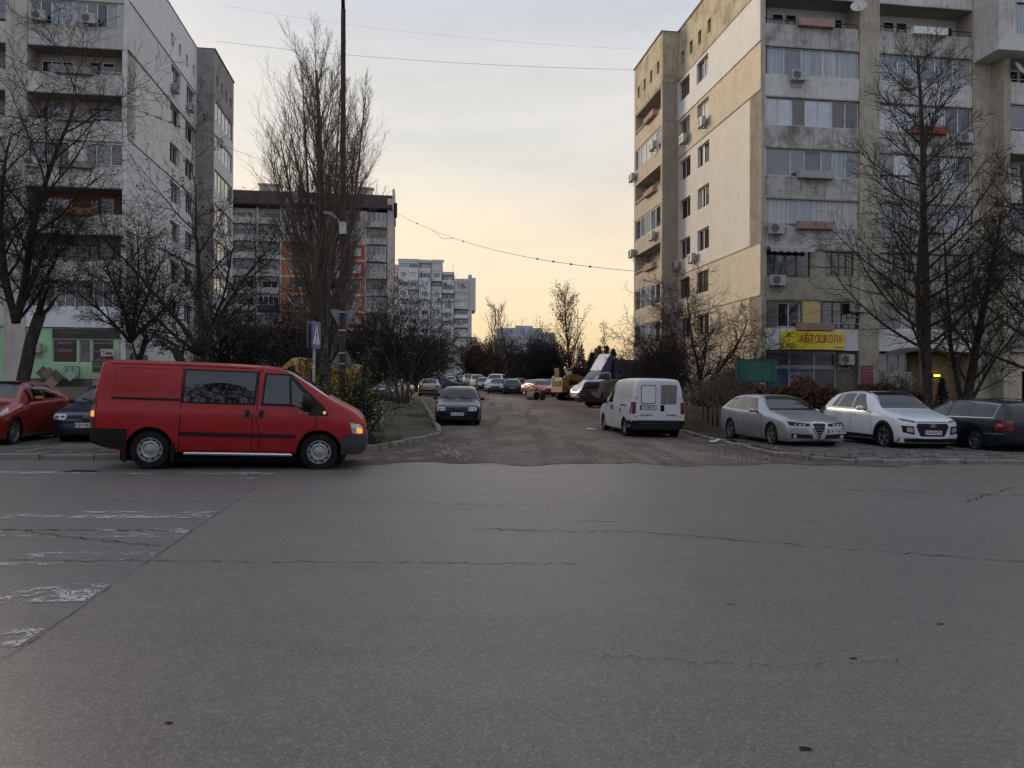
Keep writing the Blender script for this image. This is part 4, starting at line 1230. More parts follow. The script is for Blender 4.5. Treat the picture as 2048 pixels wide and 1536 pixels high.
dish(rb, fr, 5.7, 22.5, .03, 'white satellite dish at the right end of the top loggia of the right block', .42, -.5)
dish(rb, fr, 14.45, 19.2, .95, 'white satellite dish on the balcony of the far right section', .42, .4)
# ================================================================== left block (mirrored twin, standing higher)
LZ = 1.35
lb = thing('apartment_block', 'tall grey panel block on the left with green tile shop on its ground floor', 'building', (-23.3, 46.4, LZ), YAW)
WL = dict(
    fin=wall_mat('l_fin', (0.38, 0.35, 0.31), (0.25, 0.225, 0.195), 0.4, 0.4),
    joint=wall_mat('l_joint', (0.20, 0.19, 0.18), (0.08, 0.075, 0.07), 0.6, 0.4),
    white=wall_mat('l_white', (0.54, 0.54, 0.555), (0.47, 0.465, 0.46), 0.2, 0.15),
    grey=wall_mat('l_grey', (0.49, 0.485, 0.485), (0.42, 0.405, 0.39), 0.25, 0.2),
    cream=wall_mat('l_cream', (0.52, 0.505, 0.48), (0.38, 0.36, 0.325), 0.45, 0.45),
    base=wall_mat('l_base', (0.48, 0.475, 0.475), (0.40, 0.385, 0.37), 0.25, 0.2),
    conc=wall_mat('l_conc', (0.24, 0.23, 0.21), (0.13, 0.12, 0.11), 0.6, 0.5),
    attic=wall_mat('l_attic', (0.25, 0.235, 0.21), (0.14, 0.13, 0.115), 0.6, 0.5),
    wallb=wall_mat('l_wallb', (0.37, 0.35, 0.33), (0.28, 0.26, 0.24), 0.3, 0.3),
    cream2=wall_mat('l_cream2', (0.44, 0.42, 0.38), (0.28, 0.26, 0.225), 0.45, 0.45),
    spandrel=wall_mat('l_spandrel', (0.47, 0.45, 0.42), (0.20, 0.18, 0.155), 0.65, 0.5),
    spandrel2=wall_mat('l_spandrel2', (0.42, 0.40, 0.36), (0.26, 0.24, 0.21), 0.4, 0.4),
    loggia=wall_mat('l_loggia', (0.34, 0.30, 0.25), (0.24, 0.205, 0.165), 0.3, 0.3),
    red=wall_mat('l_redwall', (0.17, 0.062, 0.04), (0.10, 0.045, 0.03), 0.4, 0.3),
    planter=wall_mat('l_planter', (0.24, 0.22, 0.20), (0.11, 0.10, 0.09), 0.7, 0.4),
    planterr=wall_mat('l_planterr', (0.30, 0.13, 0.085), (0.17, 0.085, 0.06), 0.4, 0.3),
    band=wall_mat('l_band', (0.60, 0.62, 0.66), (0.45, 0.46, 0.48), 0.25, 0.2),
    shop=wall_mat('l_shop', (0.30, 0.46, 0.28), (0.22, 0.34, 0.21), 0.3, 0.25),
    plinth=wall_mat('l_plinth', (0.10, 0.095, 0.09), (0.06, 0.055, 0.05), 0.4, 0.3))
lf, lg, lw_, le = block(lb, -1, WL, dict(ts=1.145, wo=1.42, seed=9, fins=[(5.63, 6.8), (12.6, 13.8)],
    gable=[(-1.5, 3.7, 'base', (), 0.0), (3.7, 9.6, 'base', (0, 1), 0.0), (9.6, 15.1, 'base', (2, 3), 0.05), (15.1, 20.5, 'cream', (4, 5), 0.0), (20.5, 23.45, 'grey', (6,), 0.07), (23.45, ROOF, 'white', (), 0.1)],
    wend=['conc'] * 6, watt='attic', wpar='grey', wglz=(0, 1, 2, 3, 4, 5, 6), wglass=[G_SKY, G_SKY, G_CURT, G_SKY, G_MID],
    gw={(k, j): (F_WHITE, [G_DARK, G_MID, G_DARK][: 2 + j]) for k in range(7) for j in range(2)}))
C0, C1 = 0.22, 5.62
panel(lb, lf, 0.0, C0 - .005, -1.5, ROOF, 0.02, 1.4, WL['cream'], name='wall_pier')
front_floor(lb, lf, C0, C1, 0, 'glazed', WL, par='band', cuts=even(10), frame=F_WHITE, glass=[G_BROWN, G_DARK, G_DARK, G_BROWN])
front_floor(lb, lf, C0, C1, 1, 'open', WL, par='spandrel2', rail=(C0 + .1, C1 - .1))
front_floor(lb, lf, C0, C1, 2, 'open', WL, par='spandrel2', back='red', planter=(1.9, 4.0), pm='planterr', glass=[G_SKY, G_MID, G_SKY], rail=(C0 + .1, 1.85))
front_floor(lb, lf, C0, C1, 3, 'wall', WL, par='cream2', wall='cream2', planter=(1.9, 3.9), holes=[(.3, 2.35, T[3] - 1.42, T[3] - .18), (3.3, 5.5, T[3] - 1.42, T[3] - .18)], hcuts=[[.3, .7], [.35, .45]], hframes=[F_WHITE, F_BROWN], hglass=[[G_BROWN, G_MID, G_BROWN], [G_BROWN, G_CURT, G_MID]])
front_floor(lb, lf, C0, C1, 4, 'open', WL, par='cream2', planter=(1.9, 4.0), rail=(C0 + .1, 1.85), railm=IRONW, glass=[G_MID, G_SKY, G_MID])
front_floor(lb, lf, C0, C1, 5, 'open', WL, par='spandrel', planter=(1.9, 4.0), rail=(C0 + .1, 1.85), railm=IRONW)
front_floor(lb, lf, C0, C1, 6, 'wall', WL, par='wallb', wall='wallb', holes=[(.6, 2.9, T[6] - 1.5, T[6] - .1), (3.15, 5.5, T[6] - 1.5, T[6] - .1)], hcuts=[even(4), even(4)], hframes=[F_WHITE, F_WHITE], hglass=[[G_CURTB, G_DARK, G_MID, G_CURTB], [G_CURTB, G_CURTB, G_DARK, G_MID]])
panel(lb, lf, C0, C1, T[6] + .02, ROOF, 0.0, .2, WL['wallb'])
for k in range(7):
    front_floor(lb, lf, 6.81, 12.59, k, 'open' if k % 3 else 'glazed', WL, par='spandrel2', cuts=even(6), glass=[G_MID, G_DARK], rail=(6.9, 12.5))
panel(lb, lf, 6.81, 12.59, T[6] + .02, ROOF, 0.0, .2, WL['wallb'])
# shop on the ground floor
SHOPB = simple('shop_poster_maroon', (0.038, 0.012, 0.012), .3, coat=.3, var=.15)
sh = [(2.78, 4.2, 1.55, 3.0), (2.02, 2.7, 1.55, 3.0), (.7, 1.96, 1.55, 3.0)]
panel(lb, lf, C0, C1, .62, 3.64, -.12, .2, WL['shop'], sh, name='wall_panel')
panel(lb, lf, C0, C1, -1.6, .6, -.10, .2, WL['plinth'])
panel(lb, lf, 6.81, 12.59, -1.6, 3.64, -.12, .2, WL['shop'])
w1 = window(lb, lf, *sh[0], -.2, [], F_WHITE, SHOPB, name='shop_window')
window(lb, lf, *sh[1], -.2, [], F_WHITE, G_MID, name='shop_window')
w3 = window(lb, lf, *sh[2], -.2, [], F_WHITE, SHOPB, name='shop_window')
SL = simple('poster_letter', (.42, .40, .38), .5); SR = simple('poster_red_letter', (.17, .035, .03), .5)
for i, (tx, mt_) in enumerate((('СМЕСИТЕЛИ', SL), ('САНИТАРЕН ФАЯНС', SR), ('АКСЕСОАРИ', SL), ('ФАЯНС, ТЕРАКОТА', SR), ('НА ЗАВОДСКИ ЦЕНИ', SR))):
    lettering(tx, .19, mt_, w1, lf.p(3.49, -.215, 2.76 - .235 * i), rot_f, width=.085 * len(tx))
for i, (tx, mt_) in enumerate((('ЛАМИНИРАН ПАРКЕТ', SL), ('ПОДЛОЖКИ', SR), ('СТРОИТЕЛНИ ЛЕПИЛА', SL), ('ТЕРАКОЛ', SR), ('ГИПС, ЦИМЕНТ', SL))):
    lettering(tx, .17, mt_, w3, lf.p(1.35, -.215, 2.76 - .25 * i), rot_f, width=.068 * len(tx))
mb = MB(); lf.box(mb, .4, 4.15, -.115, -.04, 3.05, 3.6); bd = mb.build('fascia_board', simple('fascia_dark', (.03, .024, .022), .5, var=.3), lb)
lettering('ЛАМИНИРАН', .34, simple('fascia_letter', (.10, .095, .085), .6), bd, lf.p(3.0, -.035, 3.36), rot_f, width=1.5)
tk = thing('shop_sign', 'small white sign with red lettering hanging outside the green tile shop', 'sign')
tk.matrix_basis = lb.matrix_basis
mb = MB(); lf.box(mb, .55, 1.3, .25, .31, 1.95, 2.4); mb.build('board', simple('sign_white', (.55, .53, .52), .4, var=.06), tk)
mb = MB()
for a, b, c, d in ((.57, 1.28, 1.97, 1.99), (.57, 1.28, 2.36, 2.38), (.57, .59, 1.99, 2.36), (1.26, 1.28, 1.99, 2.36)): lf.box(mb, a, b, .311, .318, c, d)
mb.build('border', simple('sign_pink', (.35, .08, .08), .5), tk)
lettering('Teka', .3, simple('sign_dark_red', (.16, .02, .03), .5), tk, lf.p(.92, .32, 2.15), rot_f, bold=.012, width=.56)
mb = MB(); lf.box(mb, .9, .95, -.1, .25, 2.4, 2.44); mb.build('bracket', METAL, tk)
bl = thing('shop_sign', 'dim blue shop board behind the bare trees beside the green tile shop', 'sign')
bl.matrix_basis = lb.matrix_basis
mb = MB(); lg.box(mb, .8, 3.6, .05, .14, 1.0, 2.2); mb.build('board', simple('board_blue', (.025, .045, .085), .4, var=.2), bl)
# tile samples and display rack
rk = thing('tile_rack', 'dark iron display rack of barbed uprights against the green shop wall', 'rack')
rk.matrix_basis = lb.matrix_basis
for u in (2.55, 2.95, 3.25):
    mb = MB(); mb.tube([lf.p(u, .15, -.2), lf.p(u, .15, 1.35)], .02, 5)
    for z in np.arange(0.2, 1.3, .13):
        mb.tube([lf.p(u - .14, .22, z + .08), lf.p(u, .15, z), lf.p(u + .14, .22, z + .08)], .012, 4)
    mb.build('upright', IRON, rk)
mb = MB(); mb.tube([lf.p(2.55, .15, 1.33), lf.p(3.25, .15, 1.33)], .014, 4); mb.tube([lf.p(.9, .2, .35), lf.p(3.6, .2, .35)], .02, 4); mb.build('crossbar', IRON, rk)
tcol = [simple('tile_beige', (.24, .2, .16), .35), simple('tile_brown', (.10, .075, .06), .35), simple('tile_grey', (.36, .36, .36), .3), simple('tile_tan', (.17, .13, .10), .4), simple('tile_dark', (.055, .048, .045), .4)]
for i, (u, z, s_, c_, lab) in enumerate(((4.5, .95, .30, 1, 'brown square tile standing on its corner at the left end of the tile display'), (4.15, .85, .33, 3, 'tan square tile standing on its corner, second from the left in the tile display'), (3.8, .7, .34, 1, 'dark brown square tile leaning in the middle of the tile display'), (2.98, .82, .27, 2, 'pale grey square tile standing on its corner on the iron rack'), (4.0, .35, .28, 0, 'beige square tile low in front of the leaning tile display'))):
    tl = thing('floor_tile', lab, 'tile', group='tile samples outside the shop')
    tl.matrix_basis = lb.matrix_basis
    mb = MB(); c = Vector(lf.p(u, .26 + .03 * i, z))
    mb.obox(c, (s_ * .7, 0, s_ * .7), (0, .012, 0), (-s_ * .7, 0, s_ * .7)); mb.build('slab', tcol[c_], tl)
st_ = thing('tile_stand', 'tall stand of stacked brown and grey tile samples by the green shop', 'stand')
st_.matrix_basis = lb.matrix_basis
for i in range(5):
    mb = MB(); lf.box(mb, .55, 1.75, .2 + .02 * i, .26 + .02 * i, -.15 + .38 * i, .2 + .38 * i); mb.build('tile', tcol[(i * 2 + 3) % 5], st_)
for fac, u, z, n, lbx in ((lf, 4.9, 21.75, 0, 'air conditioner under the left group of top windows, left block'), (lf, 2.1, 21.75, 0, 'air conditioner under the right group of top windows, left block'),
    (lg, 8.7, 21.2, .07, 'air conditioner under the nearer upper window on the side of the left block'), (lg, 12.6, 21.2, .07, 'air conditioner under the farther upper window on the side of the left block'),
    (lw_, 1.2, 19.7, 0, 'air conditioner on the wing of the left block below its topmost glazing'), (lf, 5.2, 13.1, 0, 'air conditioner behind the bare tree at the far left of the cream storey'),
    (lf, 5.1, 2.1, -.12, 'air conditioner box on the green shop wall behind the thick trunk')):
    ac_unit(lb, fac, u, z, n, lbx)

# ================================================================== red brick block behind the poplar
B3D = 127.6
b3 = thing('apartment_block', 'red brick block with dark mansard roof behind the tall poplar', 'building', (PX(786, B3D), B3D, gz(-20, 115) - .3), YAW)
f3 = Fac((0, 0, 0), (-1, 0, 0), (0, -1, 0))
S3 = B3D / FPX
def u3(px): return (786 - px) * S3 / .9909
BRK = wall_mat('b3_brick', (0.36, 0.125, 0.066), (0.28, 0.095, 0.055), .3, .2)
BRK2 = wall_mat('b3_brick2', (0.36, 0.065, 0.045), (0.26, 0.055, 0.038), .35, .25)
CRM = wall_mat('b3_cream', (0.42, 0.385, 0.33), (0.28, 0.25, 0.21), .4, .4)
PAR = wall_mat('b3_parapet', (0.34, 0.33, 0.32), (0.22, 0.21, 0.2), .4, .4)
GRN = simple('b3_green', (.022, .035, .03), .7, var=.2)
z_of = lambda py: CAM_H + (774 - py) * S3 - b3.location.z
NF = 10; Z0 = .6; FH = 2.82
mb = MB(); mb.box((-u3(430), 1.3, -2), (-.2, 13, Z0 + FH * NF + 1.0)); mb.build('core', DARKIN, b3)
cols3 = [('bal', 731, 773), ('brick', 688, 730), ('bal', 655, 687), ('brick', 640, 654), ('bal', 632, 639), ('brick', 569, 631), ('bal', 525, 568), ('bal', 476, 523), ('brick', 461, 475), ('bal', 420, 460)]
panel(b3, f3, 0, u3(773.5), -2, Z0 + FH * NF + 2.2, .02, .4, CRM, name='wall_pier')
S3F = Fac((0, 0, 0), (0, 1, 0), (1, 0, 0))
panel(b3, S3F, 0, 13, -2, Z0 + FH * NF + 2.2, .0, .2, BRK)
r3 = random.Random(12)
for ci, (kd, pa, pb) in enumerate(cols3):
    a, b = u3(pb), u3(pa)
    for k in range(NF):
        z0 = Z0 + FH * k; z1 = z0 + FH
        if kd == 'brick':
            mt_ = CRM if k >= 8 else (BRK2 if (ci == 1 and k in (3, 6, 7)) else BRK)
            w_ = min(2.6, (b - a) * .62); c_ = (a + b) / 2
            hol = [(c_ - w_/2, c_ + w_/2, z0 + 1.0, z0 + 2.4)] if b - a > 1.4 else []
            panel(b3, f3, a, b - .02, z0 + .42, z1, -.05, .2, mt_, hol)
            mb = MB(); f3.box(mb, a, b, -.2, .0, z0 + .02, z0 + .4); mb.build('string_course', CRM, b3)
            for h in hol: window(b3, f3, *h, -.15, [.3, .7] if r3.random() < .6 else [.5], F_WHITE, r3.choice((G_DARK, G_MID, G_CURT, G_SKY)), each=False, bar=.1)
        else:
            pm_ = GRN if (ci == 6 and k == 4) else PAR
            mb = MB(); n_ = 8
            if ci in (0, 6, 7):
                bowf = lambda s: .25 + .55 * math.sin(math.pi * s)
                mb.grid(lambda s, v: f3.p(a + .1 + (b - a - .2) * s, bowf(s), z0 + .05 + 1.0 * v), n_, 1)
                mb.grid(lambda s, v: f3.p(a + .1 + (b - a - .2) * s, bowf(s) * v - .6 * (1 - v), z0 + .05), n_, 1)
            else:
                f3.box(mb, a + .05, b - .05, .1, .2, z0 + .05, z0 + 1.05); f3.box(mb, a + .05, b - .05, -.6, .1, z0 - .06, z0 + .05)
            mb.build('balcony_parapet', pm_, b3)
            gk = r3.random()
            if gk < .3:
                window(b3, f3, a + .15, b - .15, z0 + 1.08, z1 - .25, .12, even(4), F_WHITE, r3.choice((G_SKY, G_CURTB, G_MID)), each=False, bar=.09)
            else:
                window(b3, f3, a + .5, b - .6, z0 + .7, z1 - .5, -.9, [.4], F_WHITE, r3.choice((G_DARK, G_MID, G_DARK)), each=False, bar=.1)
            panel(b3, f3, a, b, z0, z1, -1.0, .1, CRM if r3.random() < .5 else PAR, name='loggia_wall')
    mb = MB(); f3.box(mb, b - .12, b + .12, -1.0, .12, -2, Z0 + FH * NF); mb.build('wall_pier', CRM, b3)
ROOFT = wall_mat('b3_roof', (0.048, 0.036, 0.034), (0.035, 0.027, 0.026), .5, .3)
zr = Z0 + FH * NF
mb = MB(); L3 = u3(430)
mb.prism([(.5, zr + .35), (-.55, zr + .35), (-.55, zr + .55), (1.6, zr + 3.1), (10, zr + 3.6), (13, zr + .35)], -L3, -.3, 'x'); rf = mb.build('roof', ROOFT, b3, fix=True)
for o_ in (rf,): pass
for px, w_ in ((540, 3.2), (735, 1.3), (723, 1.0)):
    mb = MB(); u = u3(px); mb.box((-u - w_/2, 3, zr + 2.4), (-u + w_/2, 4.2, zr + 4.4)); mb.box((-u - w_/2 - .2, 2.8, zr + 4.4), (-u + w_/2 + .2, 4.4, zr + 4.65)); mb.build('chimney', CRM, rf)
mb = MB(); ug = u3(604)
mb.prism([(-ug - 2.8, zr + .5), (-ug + 2.8, zr + .5), (-ug, zr + 3.9)], -.3, 2.6, 'y'); mb.build('dormer_gable', simple('dormer_white', (.5, .5, .5), .7, var=.1), rf, fix=True)
mb = MB(); mb.box((-.25, -.3, zr + .2), (.15, 13, zr + 3.7)); mb.build('fire_wall', CRM, b3)

# ================================================================== pale stepped block at the end of the street
B4D = 234.0
b4 = thing('apartment_block', 'pale grey stepped panel block at the far end of the street', 'building', (PX(943, B4D), B4D, gz(-10, 150) - .4), YAW * .6)
f4 = Fac((0, 0, 0), (-1, 0, 0), (0, -1, 0)); S4 = B4D / FPX
C4 = [wall_mat('b4_a', (0.54, 0.535, 0.525), (0.44, 0.43, 0.42), .4, .3), wall_mat('b4_b', (0.45, 0.43, 0.405), (0.28, 0.26, 0.24), .4, .3), wall_mat('b4_c', (0.52, 0.54, 0.57), (0.44, 0.44, 0.45), .3, .2), wall_mat('b4_d', (0.26, 0.25, 0.24), (0.2, 0.19, 0.18), .4, .3)]
FH4 = 18.35 * S4
cols4 = [(908, 936, 557, 0.0), (884, 907, 544, .25), (862, 883, 520, .1), (838, 861, 521, .8), (797, 837, 520, .8), (776, 796, 531, .2)]
r4 = random.Random(4)
mb = MB()
for (pa, pb, pt, n_) in cols4:
    mb.box((-(943 - pa) * S4, 1.2, -2), (-(943 - pb) * S4 + .12, 14, CAM_H + (774 - pt) * S4 - b4.location.z))
mb.build('core', C4[3], b4)
for ci, (pa, pb, pt, n_) in enumerate(cols4):
    a, b = (943 - pb) * S4, (943 - pa) * S4
    top = CAM_H + (774 - pt) * S4 - b4.location.z
    nf = int((top - .9) / FH4); z = top - .9 - nf * FH4
    panel(b4, f4, a, b, top - .9, top, n_ + .1, .4, C4[1], name='wall_panel')
    panel(b4, f4, a, b, -2, z - .02, n_, .4, C4[1], name='wall_panel')
    for k in range(nf):
        z0 = z + k * FH4; z1 = z0 + FH4
        sub = 2 if b - a > 5 else 1
        for q in range(sub):
            ua, ub = a + (b - a) * q / sub, a + (b - a) * (q + 1) / sub
            kind = r4.random(); mt_ = C4[r4.choice((0, 0, 1, 2))]
            if kind < .3:      # open balcony
                panel(b4, f4, ua + .03, ub - .03, z0 + .02, z0 + 1.15, n_ + .12, .2, mt_, name='parapet')
                panel(b4, f4, ua + .03, ub - .03, z0 + 1.16, z1 - .03, n_ - .9, .1, C4[r4.choice((1, 3))], name='loggia_wall')
                window(b4, f4, ua + .5, ub - .8, z0 + .9, z1 - .5, n_ - .85, [.5], F_WHITE, r4.choice((G_DARK, G_CURT)), each=False, bar=.1)
            else:
                w_ = (ub - ua) * (r4.choice((.55, .62, .9)))
                c_ = (ua + ub) / 2
                h = (c_ - w_/2, c_ + w_/2, z0 + 1.0, z0 + 2.42)
                panel(b4, f4, ua + .03, ub - .03, z0 + .03, z1 - .02, n_ + (.1 if kind > .7 else 0), .3, mt_, [h])
                window(b4, f4, *h, n_ - .1, even(r4.choice((2, 3, 4))), F_WHITE, r4.choice((G_DARK, G_MID, G_DARK, G_CURT, G_SKY)), each=False, bar=.1)
mb = MB(); mb.box((-.0, 3, CAM_H + (774 - 628) * S4), (1.25, 14, CAM_H + (774 - 562) * S4)); mb.build('side_bay', C4[0], b4)
mb = MB(); mb.box((-1.1, .6, -2), (-.0, 14, CAM_H + (774 - 558) * S4)); mb.build('end_wall', C4[1], b4)
for px in (822, 838, 868, 884):
    mb = MB(); u = (943 - px) * S4; zt = CAM_H + (774 - 520) * S4 - b4.location.z; mb.box((-u - .5, 4, zt), (-u + .5, 5, zt + .7)); mb.build('chimney', C4[0], b4)
ORD = ['first', 'second', 'third', 'fourth', 'fifth', 'sixth', 'seventh', 'eighth', 'ninth', 'tenth', 'eleventh', 'twelfth']
for i, (px, py) in enumerate(((878, 603), (898, 606), (902, 645), (919, 647), (922, 703), (914, 668), (890, 571), (926, 574), (872, 663), (802, 567))):
    u = (943 - px) * S4; z_ = CAM_H + (774 - py) * S4 - b4.location.z
    o = ac_unit(b4, f4, u, z_, .9 if px < 862 else .36, 'tiny air conditioner on pale far block, %s storey down, %s' % (ORD[int((py - 535) / 18.35)], 'right hand bay' if px > 907 else ('second bay from right' if px > 884 else 'left half')), 1.5, False)

# ---- farther buildings on the skyline
def far_block(name, label, px0, px1, py, d, depth, mat, rows, cols, steps=()):
    o = thing(name, label, 'building', (PX(px0, d), d, 1.2), 0)
    w_ = PX(px1, d) - PX(px0, d); h = CAM_H + (774 - py) * d / FPX - 1.2
    mb = MB(); mb.box((0, 0, -2), (w_, depth, h)); mb.build('wall', mat, o)
    for (a, b, dz) in steps:
        mb = MB(); mb.box((w_ * a, 1, h), (w_ * b, depth - 1, h + dz)); mb.build('roof_house', mat, o)
    F_ = Fac((0, 0, 0), (1, 0, 0), (0, -1, 0))
    for r_ in range(rows):
        for c_ in range(cols):
            z = h - 2.2 - r_ * 2.9; u = w_ * (c_ + .5) / cols; ww = w_ / cols * .32
            window(o, F_, u - ww, u + ww, z, z + 1.4, .06, [.5], F_WHITE, G_DARK, each=False, bar=.12)
    return o
far_block('office_block', 'low wide bluish block behind the round bush at the street end', 992, 1084, 655, 300, 14, wall_mat('far_blue', (0.33, 0.36, 0.42), (0.27, 0.29, 0.33), .3, .2), 4, 14, [(.42, .8, 1.0)])
far_block('office_block', 'lower bluish annex right of the wide block at the street end', 1085.5, 1110, 664, 300, 12, MATS['far_blue'], 4, 4)
far_block('apartment_block', 'small distant building peeping out right of the pale far block', 935, 952, 673, 380, 12, wall_mat('far_tan', (0.27, 0.255, 0.235), (0.2, 0.19, 0.17), .3, .2), 5, 4)
# ------------------------------------------------------------------ trees and shrubs
BARK = simple('bark', (0.048, 0.040, 0.034), 0.95, spec=0.15, var=0.4, vscale=5, bumps=0.6, bscale=18)
BARKG = simple('bark_grey', (0.135, 0.118, 0.10), 0.95, spec=0.15, var=0.4, vscale=4, bumps=0.6, bscale=14)
TWIG = simple('twig', (0.036, 0.029, 0.025), 0.9, spec=0.15)
TWIGP = simple('twig_poplar', (0.15, 0.115, 0.09), 0.9, spec=0.15)
TWIGR = simple('twig_red', (0.05, 0.032, 0.028), 0.9, spec=0.15)
LF_DARK = simple('leaf_dark', (0.022, 0.02, 0.016), 0.8, spec=0.2, var=0.5)
LF_EVER = simple('leaf_evergreen', (0.018, 0.026, 0.016), 0.7, spec=0.3, var=0.5)
LF_GREEN = simple('leaf_green', (0.052, 0.066, 0.018), 0.6, spec=0.3, var=0.6, vscale=4)
LF_YELL = simple('leaf_yellow', (0.25, 0.17, 0.025), 0.6, spec=0.3, var=0.4, vscale=4)
LF_RUST = simple('leaf_rust', (0.125, 0.055, 0.024), 0.75, spec=0.2, var=0.5, vscale=3)
LF_OLIVE = simple('leaf_olive', (0.095, 0.088, 0.026), 0.7, spec=0.2, var=0.5, vscale=3)
class Tree:
    def __init__(s, seed, rmin=0.006): s.a, s.b, s.tips = MB(), MB(), []; s.r = random.Random(seed); s.rmin = rmin
    def limb(s, p, d, L, r0, lv, P):
        g = P[lv]; R_ = s.r; n = g.get('seg', 4)
        d = d.normalized(); pts = [p.copy()]; dirs = []; up = g.get('up', 0.0); wob = g.get('wob', .15)
        r1 = max(s.rmin, r0 * g.get('taper', .3))
        for i in range(n):
            d = d + Vector((R_.gauss(0, wob), R_.gauss(0, wob), R_.gauss(0, wob) + up))
            d.normalize(); p = p + d * (L / n); pts.append(p.copy()); dirs.append(d.copy())
        rad = [max(s.rmin, r0 + (r1 - r0) * i / n) for i in range(n + 1)]
        (s.a if lv < g.get('split', 2) else s.b).tube(pts, rad, g.get('sides', 3), caps=(lv < 1))
        if lv + 1 >= len(P):
            s.tips.append((pts[-1], d)); s.tips.append((pts[len(pts) // 2], d)); return
        c = P[lv + 1]; num = c['n'] if not callable(c['n']) else c['n'](L)
        st = c.get('start', .2); ph = R_.uniform(0, 6.28)
        for k in range(num):
            t = st + (c.get('end', 1.0) - st) * ((k + R_.uniform(.1, .9)) / num)
            f = t * n; i = min(n - 1, int(f)); q = pts[i].lerp(pts[i + 1], f - i); dd = dirs[i]
            ph += 2.4 + R_.uniform(-.5, .5)
            ax = dd.orthogonal().normalized(); ax = (Matrix.Rotation(ph, 3, dd) @ ax)
            ang = R(c['ang'] + R_.gauss(0, c.get('angv', 8)))
            nd = dd * math.cos(ang) + ax * math.sin(ang)
            pf = c.get('prof'); Lc = (c['len'] if 'len' in c else L * c['rel']) * (pf(t) if pf else 1) * R_.uniform(.7, 1.25)
            rr = (rad[i] * c.get('rr', .5)) if 'rr' in c else min(rad[i] * .6, Lc * .016)
            s.limb(q, nd, Lc, max(s.rmin, rr), lv + 1, P)
    def leaves(s, n, size, spread=.15, hang=0.0):
        mb = MB(); R_ = s.r
        for _ in range(n):
            q, d = R_.choice(s.tips)
            q = q + Vector((R_.gauss(0, spread), R_.gauss(0, spread), R_.gauss(0, spread)))
            sc = size * R_.uniform(.6, 1.4)
            a = Vector((R_.gauss(0, 1), R_.gauss(0, 1), R_.gauss(0, .6) - hang)).normalized() * sc
            b = a.orthogonal().normalized() * sc * .42
            i = len(mb.v); mb.v += [tuple(q), tuple(q + a * .5 + b), tuple(q + a), tuple(q + a * .5 - b)]
            mb.f.append((i, i + 1, i + 2, i + 3)); mb.m.append(0)
        return mb
def finish(t, name, label, cat, x, y, bark=BARK, twig=TWIG, leaf=None, group=None, rz=0.0, sink=.1):
    o = thing(name, label, cat, (x, y, gz(x, y) - sink), rz, group)
    if t.a.f: t.a.build('trunk', bark, o, smooth=True)
    if t.b.f: t.b.build('crown', twig, o, smooth=True)
    if leaf:
        for mb, mt in (leaf if isinstance(leaf, list) else [leaf]): mb.build('leaves', mt, o)
    return o
V = Vector
UPV = V((0, 0, 1))

# tall poplar behind the van
t = Tree(11, .0045)
P = [dict(seg=12, wob=.02, taper=.22, sides=10), dict(n=44, ang=24, angv=6, start=.10, end=.98, len=6.6, prof=lambda q: (.8 + .75 * q if q < .3 else 1.02 - .70 * (q - .3) / .7), up=.10, wob=.05, seg=8, sides=5, rr=.27, taper=.2),
     dict(n=16, ang=26, angv=8, start=.10, rel=.26, up=.13, wob=.07, seg=4, sides=3), dict(n=10, ang=28, start=.1, rel=.42, up=.12, wob=.1, seg=2, sides=3)]
t.limb(V((0, 0, 0)), V((-.005, 0, 1)), 16.4, .31, 0, P)
for k, (dx, dy, L) in enumerate(((.15, .08, 13.6), (-.14, .05, 14.0), (.03, -.16, 13), (.19, -.04, 10.6), (-.18, -.05, 11.0))):
    P2 = [dict(seg=9, wob=.02, taper=.22, sides=7, up=.06)] + [dict(P[1], n=14, len=4.1, start=.2, ang=23)] + P[2:]
    t.limb(V((dx * .6, dy * .6, 1.9)), V((dx, dy, 1)), L, .115, 0, P2)
LOWP = [dict(seg=8, wob=.05, taper=.2, sides=4, up=.06), dict(P[2], n=14, rel=.3, ang=30), P[3]]
for k in range(11):
    w = 2.4 * k; t.limb(V((0, 0, 2.4 + .16 * k)), V((math.cos(w) * .6, math.sin(w) * .5, 1)), t.r.uniform(3.2, 4.6), .05, 0, LOWP)
finish(t, 'poplar_tree', 'tall bare columnar poplar rising behind the red van and the lamp post', 'tree', PX(652, 36), 36, BARKG, TWIGP)

# lindens in front of the right block
LIND = [dict(seg=10, wob=.03, taper=.2, sides=9), dict(n=54, ang=62, angv=9, start=.17, end=.98, len=5.4, prof=lambda q: 1.05 - .78 * q, up=.075, wob=.05, seg=9, sides=4, rr=.30, taper=.2),
        dict(n=13, ang=40, angv=9, start=.15, rel=.34, up=.05, wob=.09, seg=4, sides=3), dict(n=6, ang=38, start=.15, rel=.45, up=.02, wob=.1, seg=2, sides=3)]
t = Tree(21, .0082)
t.limb(V((0, 0, 0)), V((.0, 0, 1)), 16.3, .27, 0, LIND)
P2 = [dict(seg=8, wob=.03, taper=.25, sides=6)] + [dict(LIND[1], n=14, len=3.2)] + LIND[2:]
t.limb(V((0, .05, 2.4)), V((-.16, .02, 1)), 10.5, .15, 0, P2)
finish(t, 'linden_tree', 'tall bare linden with a straight trunk in front of the shop entrance', 'tree', PX(1852, 33), 33, BARK, TWIG)
t = Tree(23, .008)
P2 = [dict(seg=8, wob=.05, taper=.2, sides=7)] + [dict(LIND[1], n=26, len=3.3, ang=48)] + LIND[2:]
t.limb(V((0, 0, 0)), V((.02, 0, 1)), 9.6, .24, 0, P2)
t.limb(V((.05, 0, .5)), V((.62, .1, 1)), 6.0, .10, 0, [P2[0], dict(LIND[1], n=12, len=2.0), LIND[2], LIND[3]])
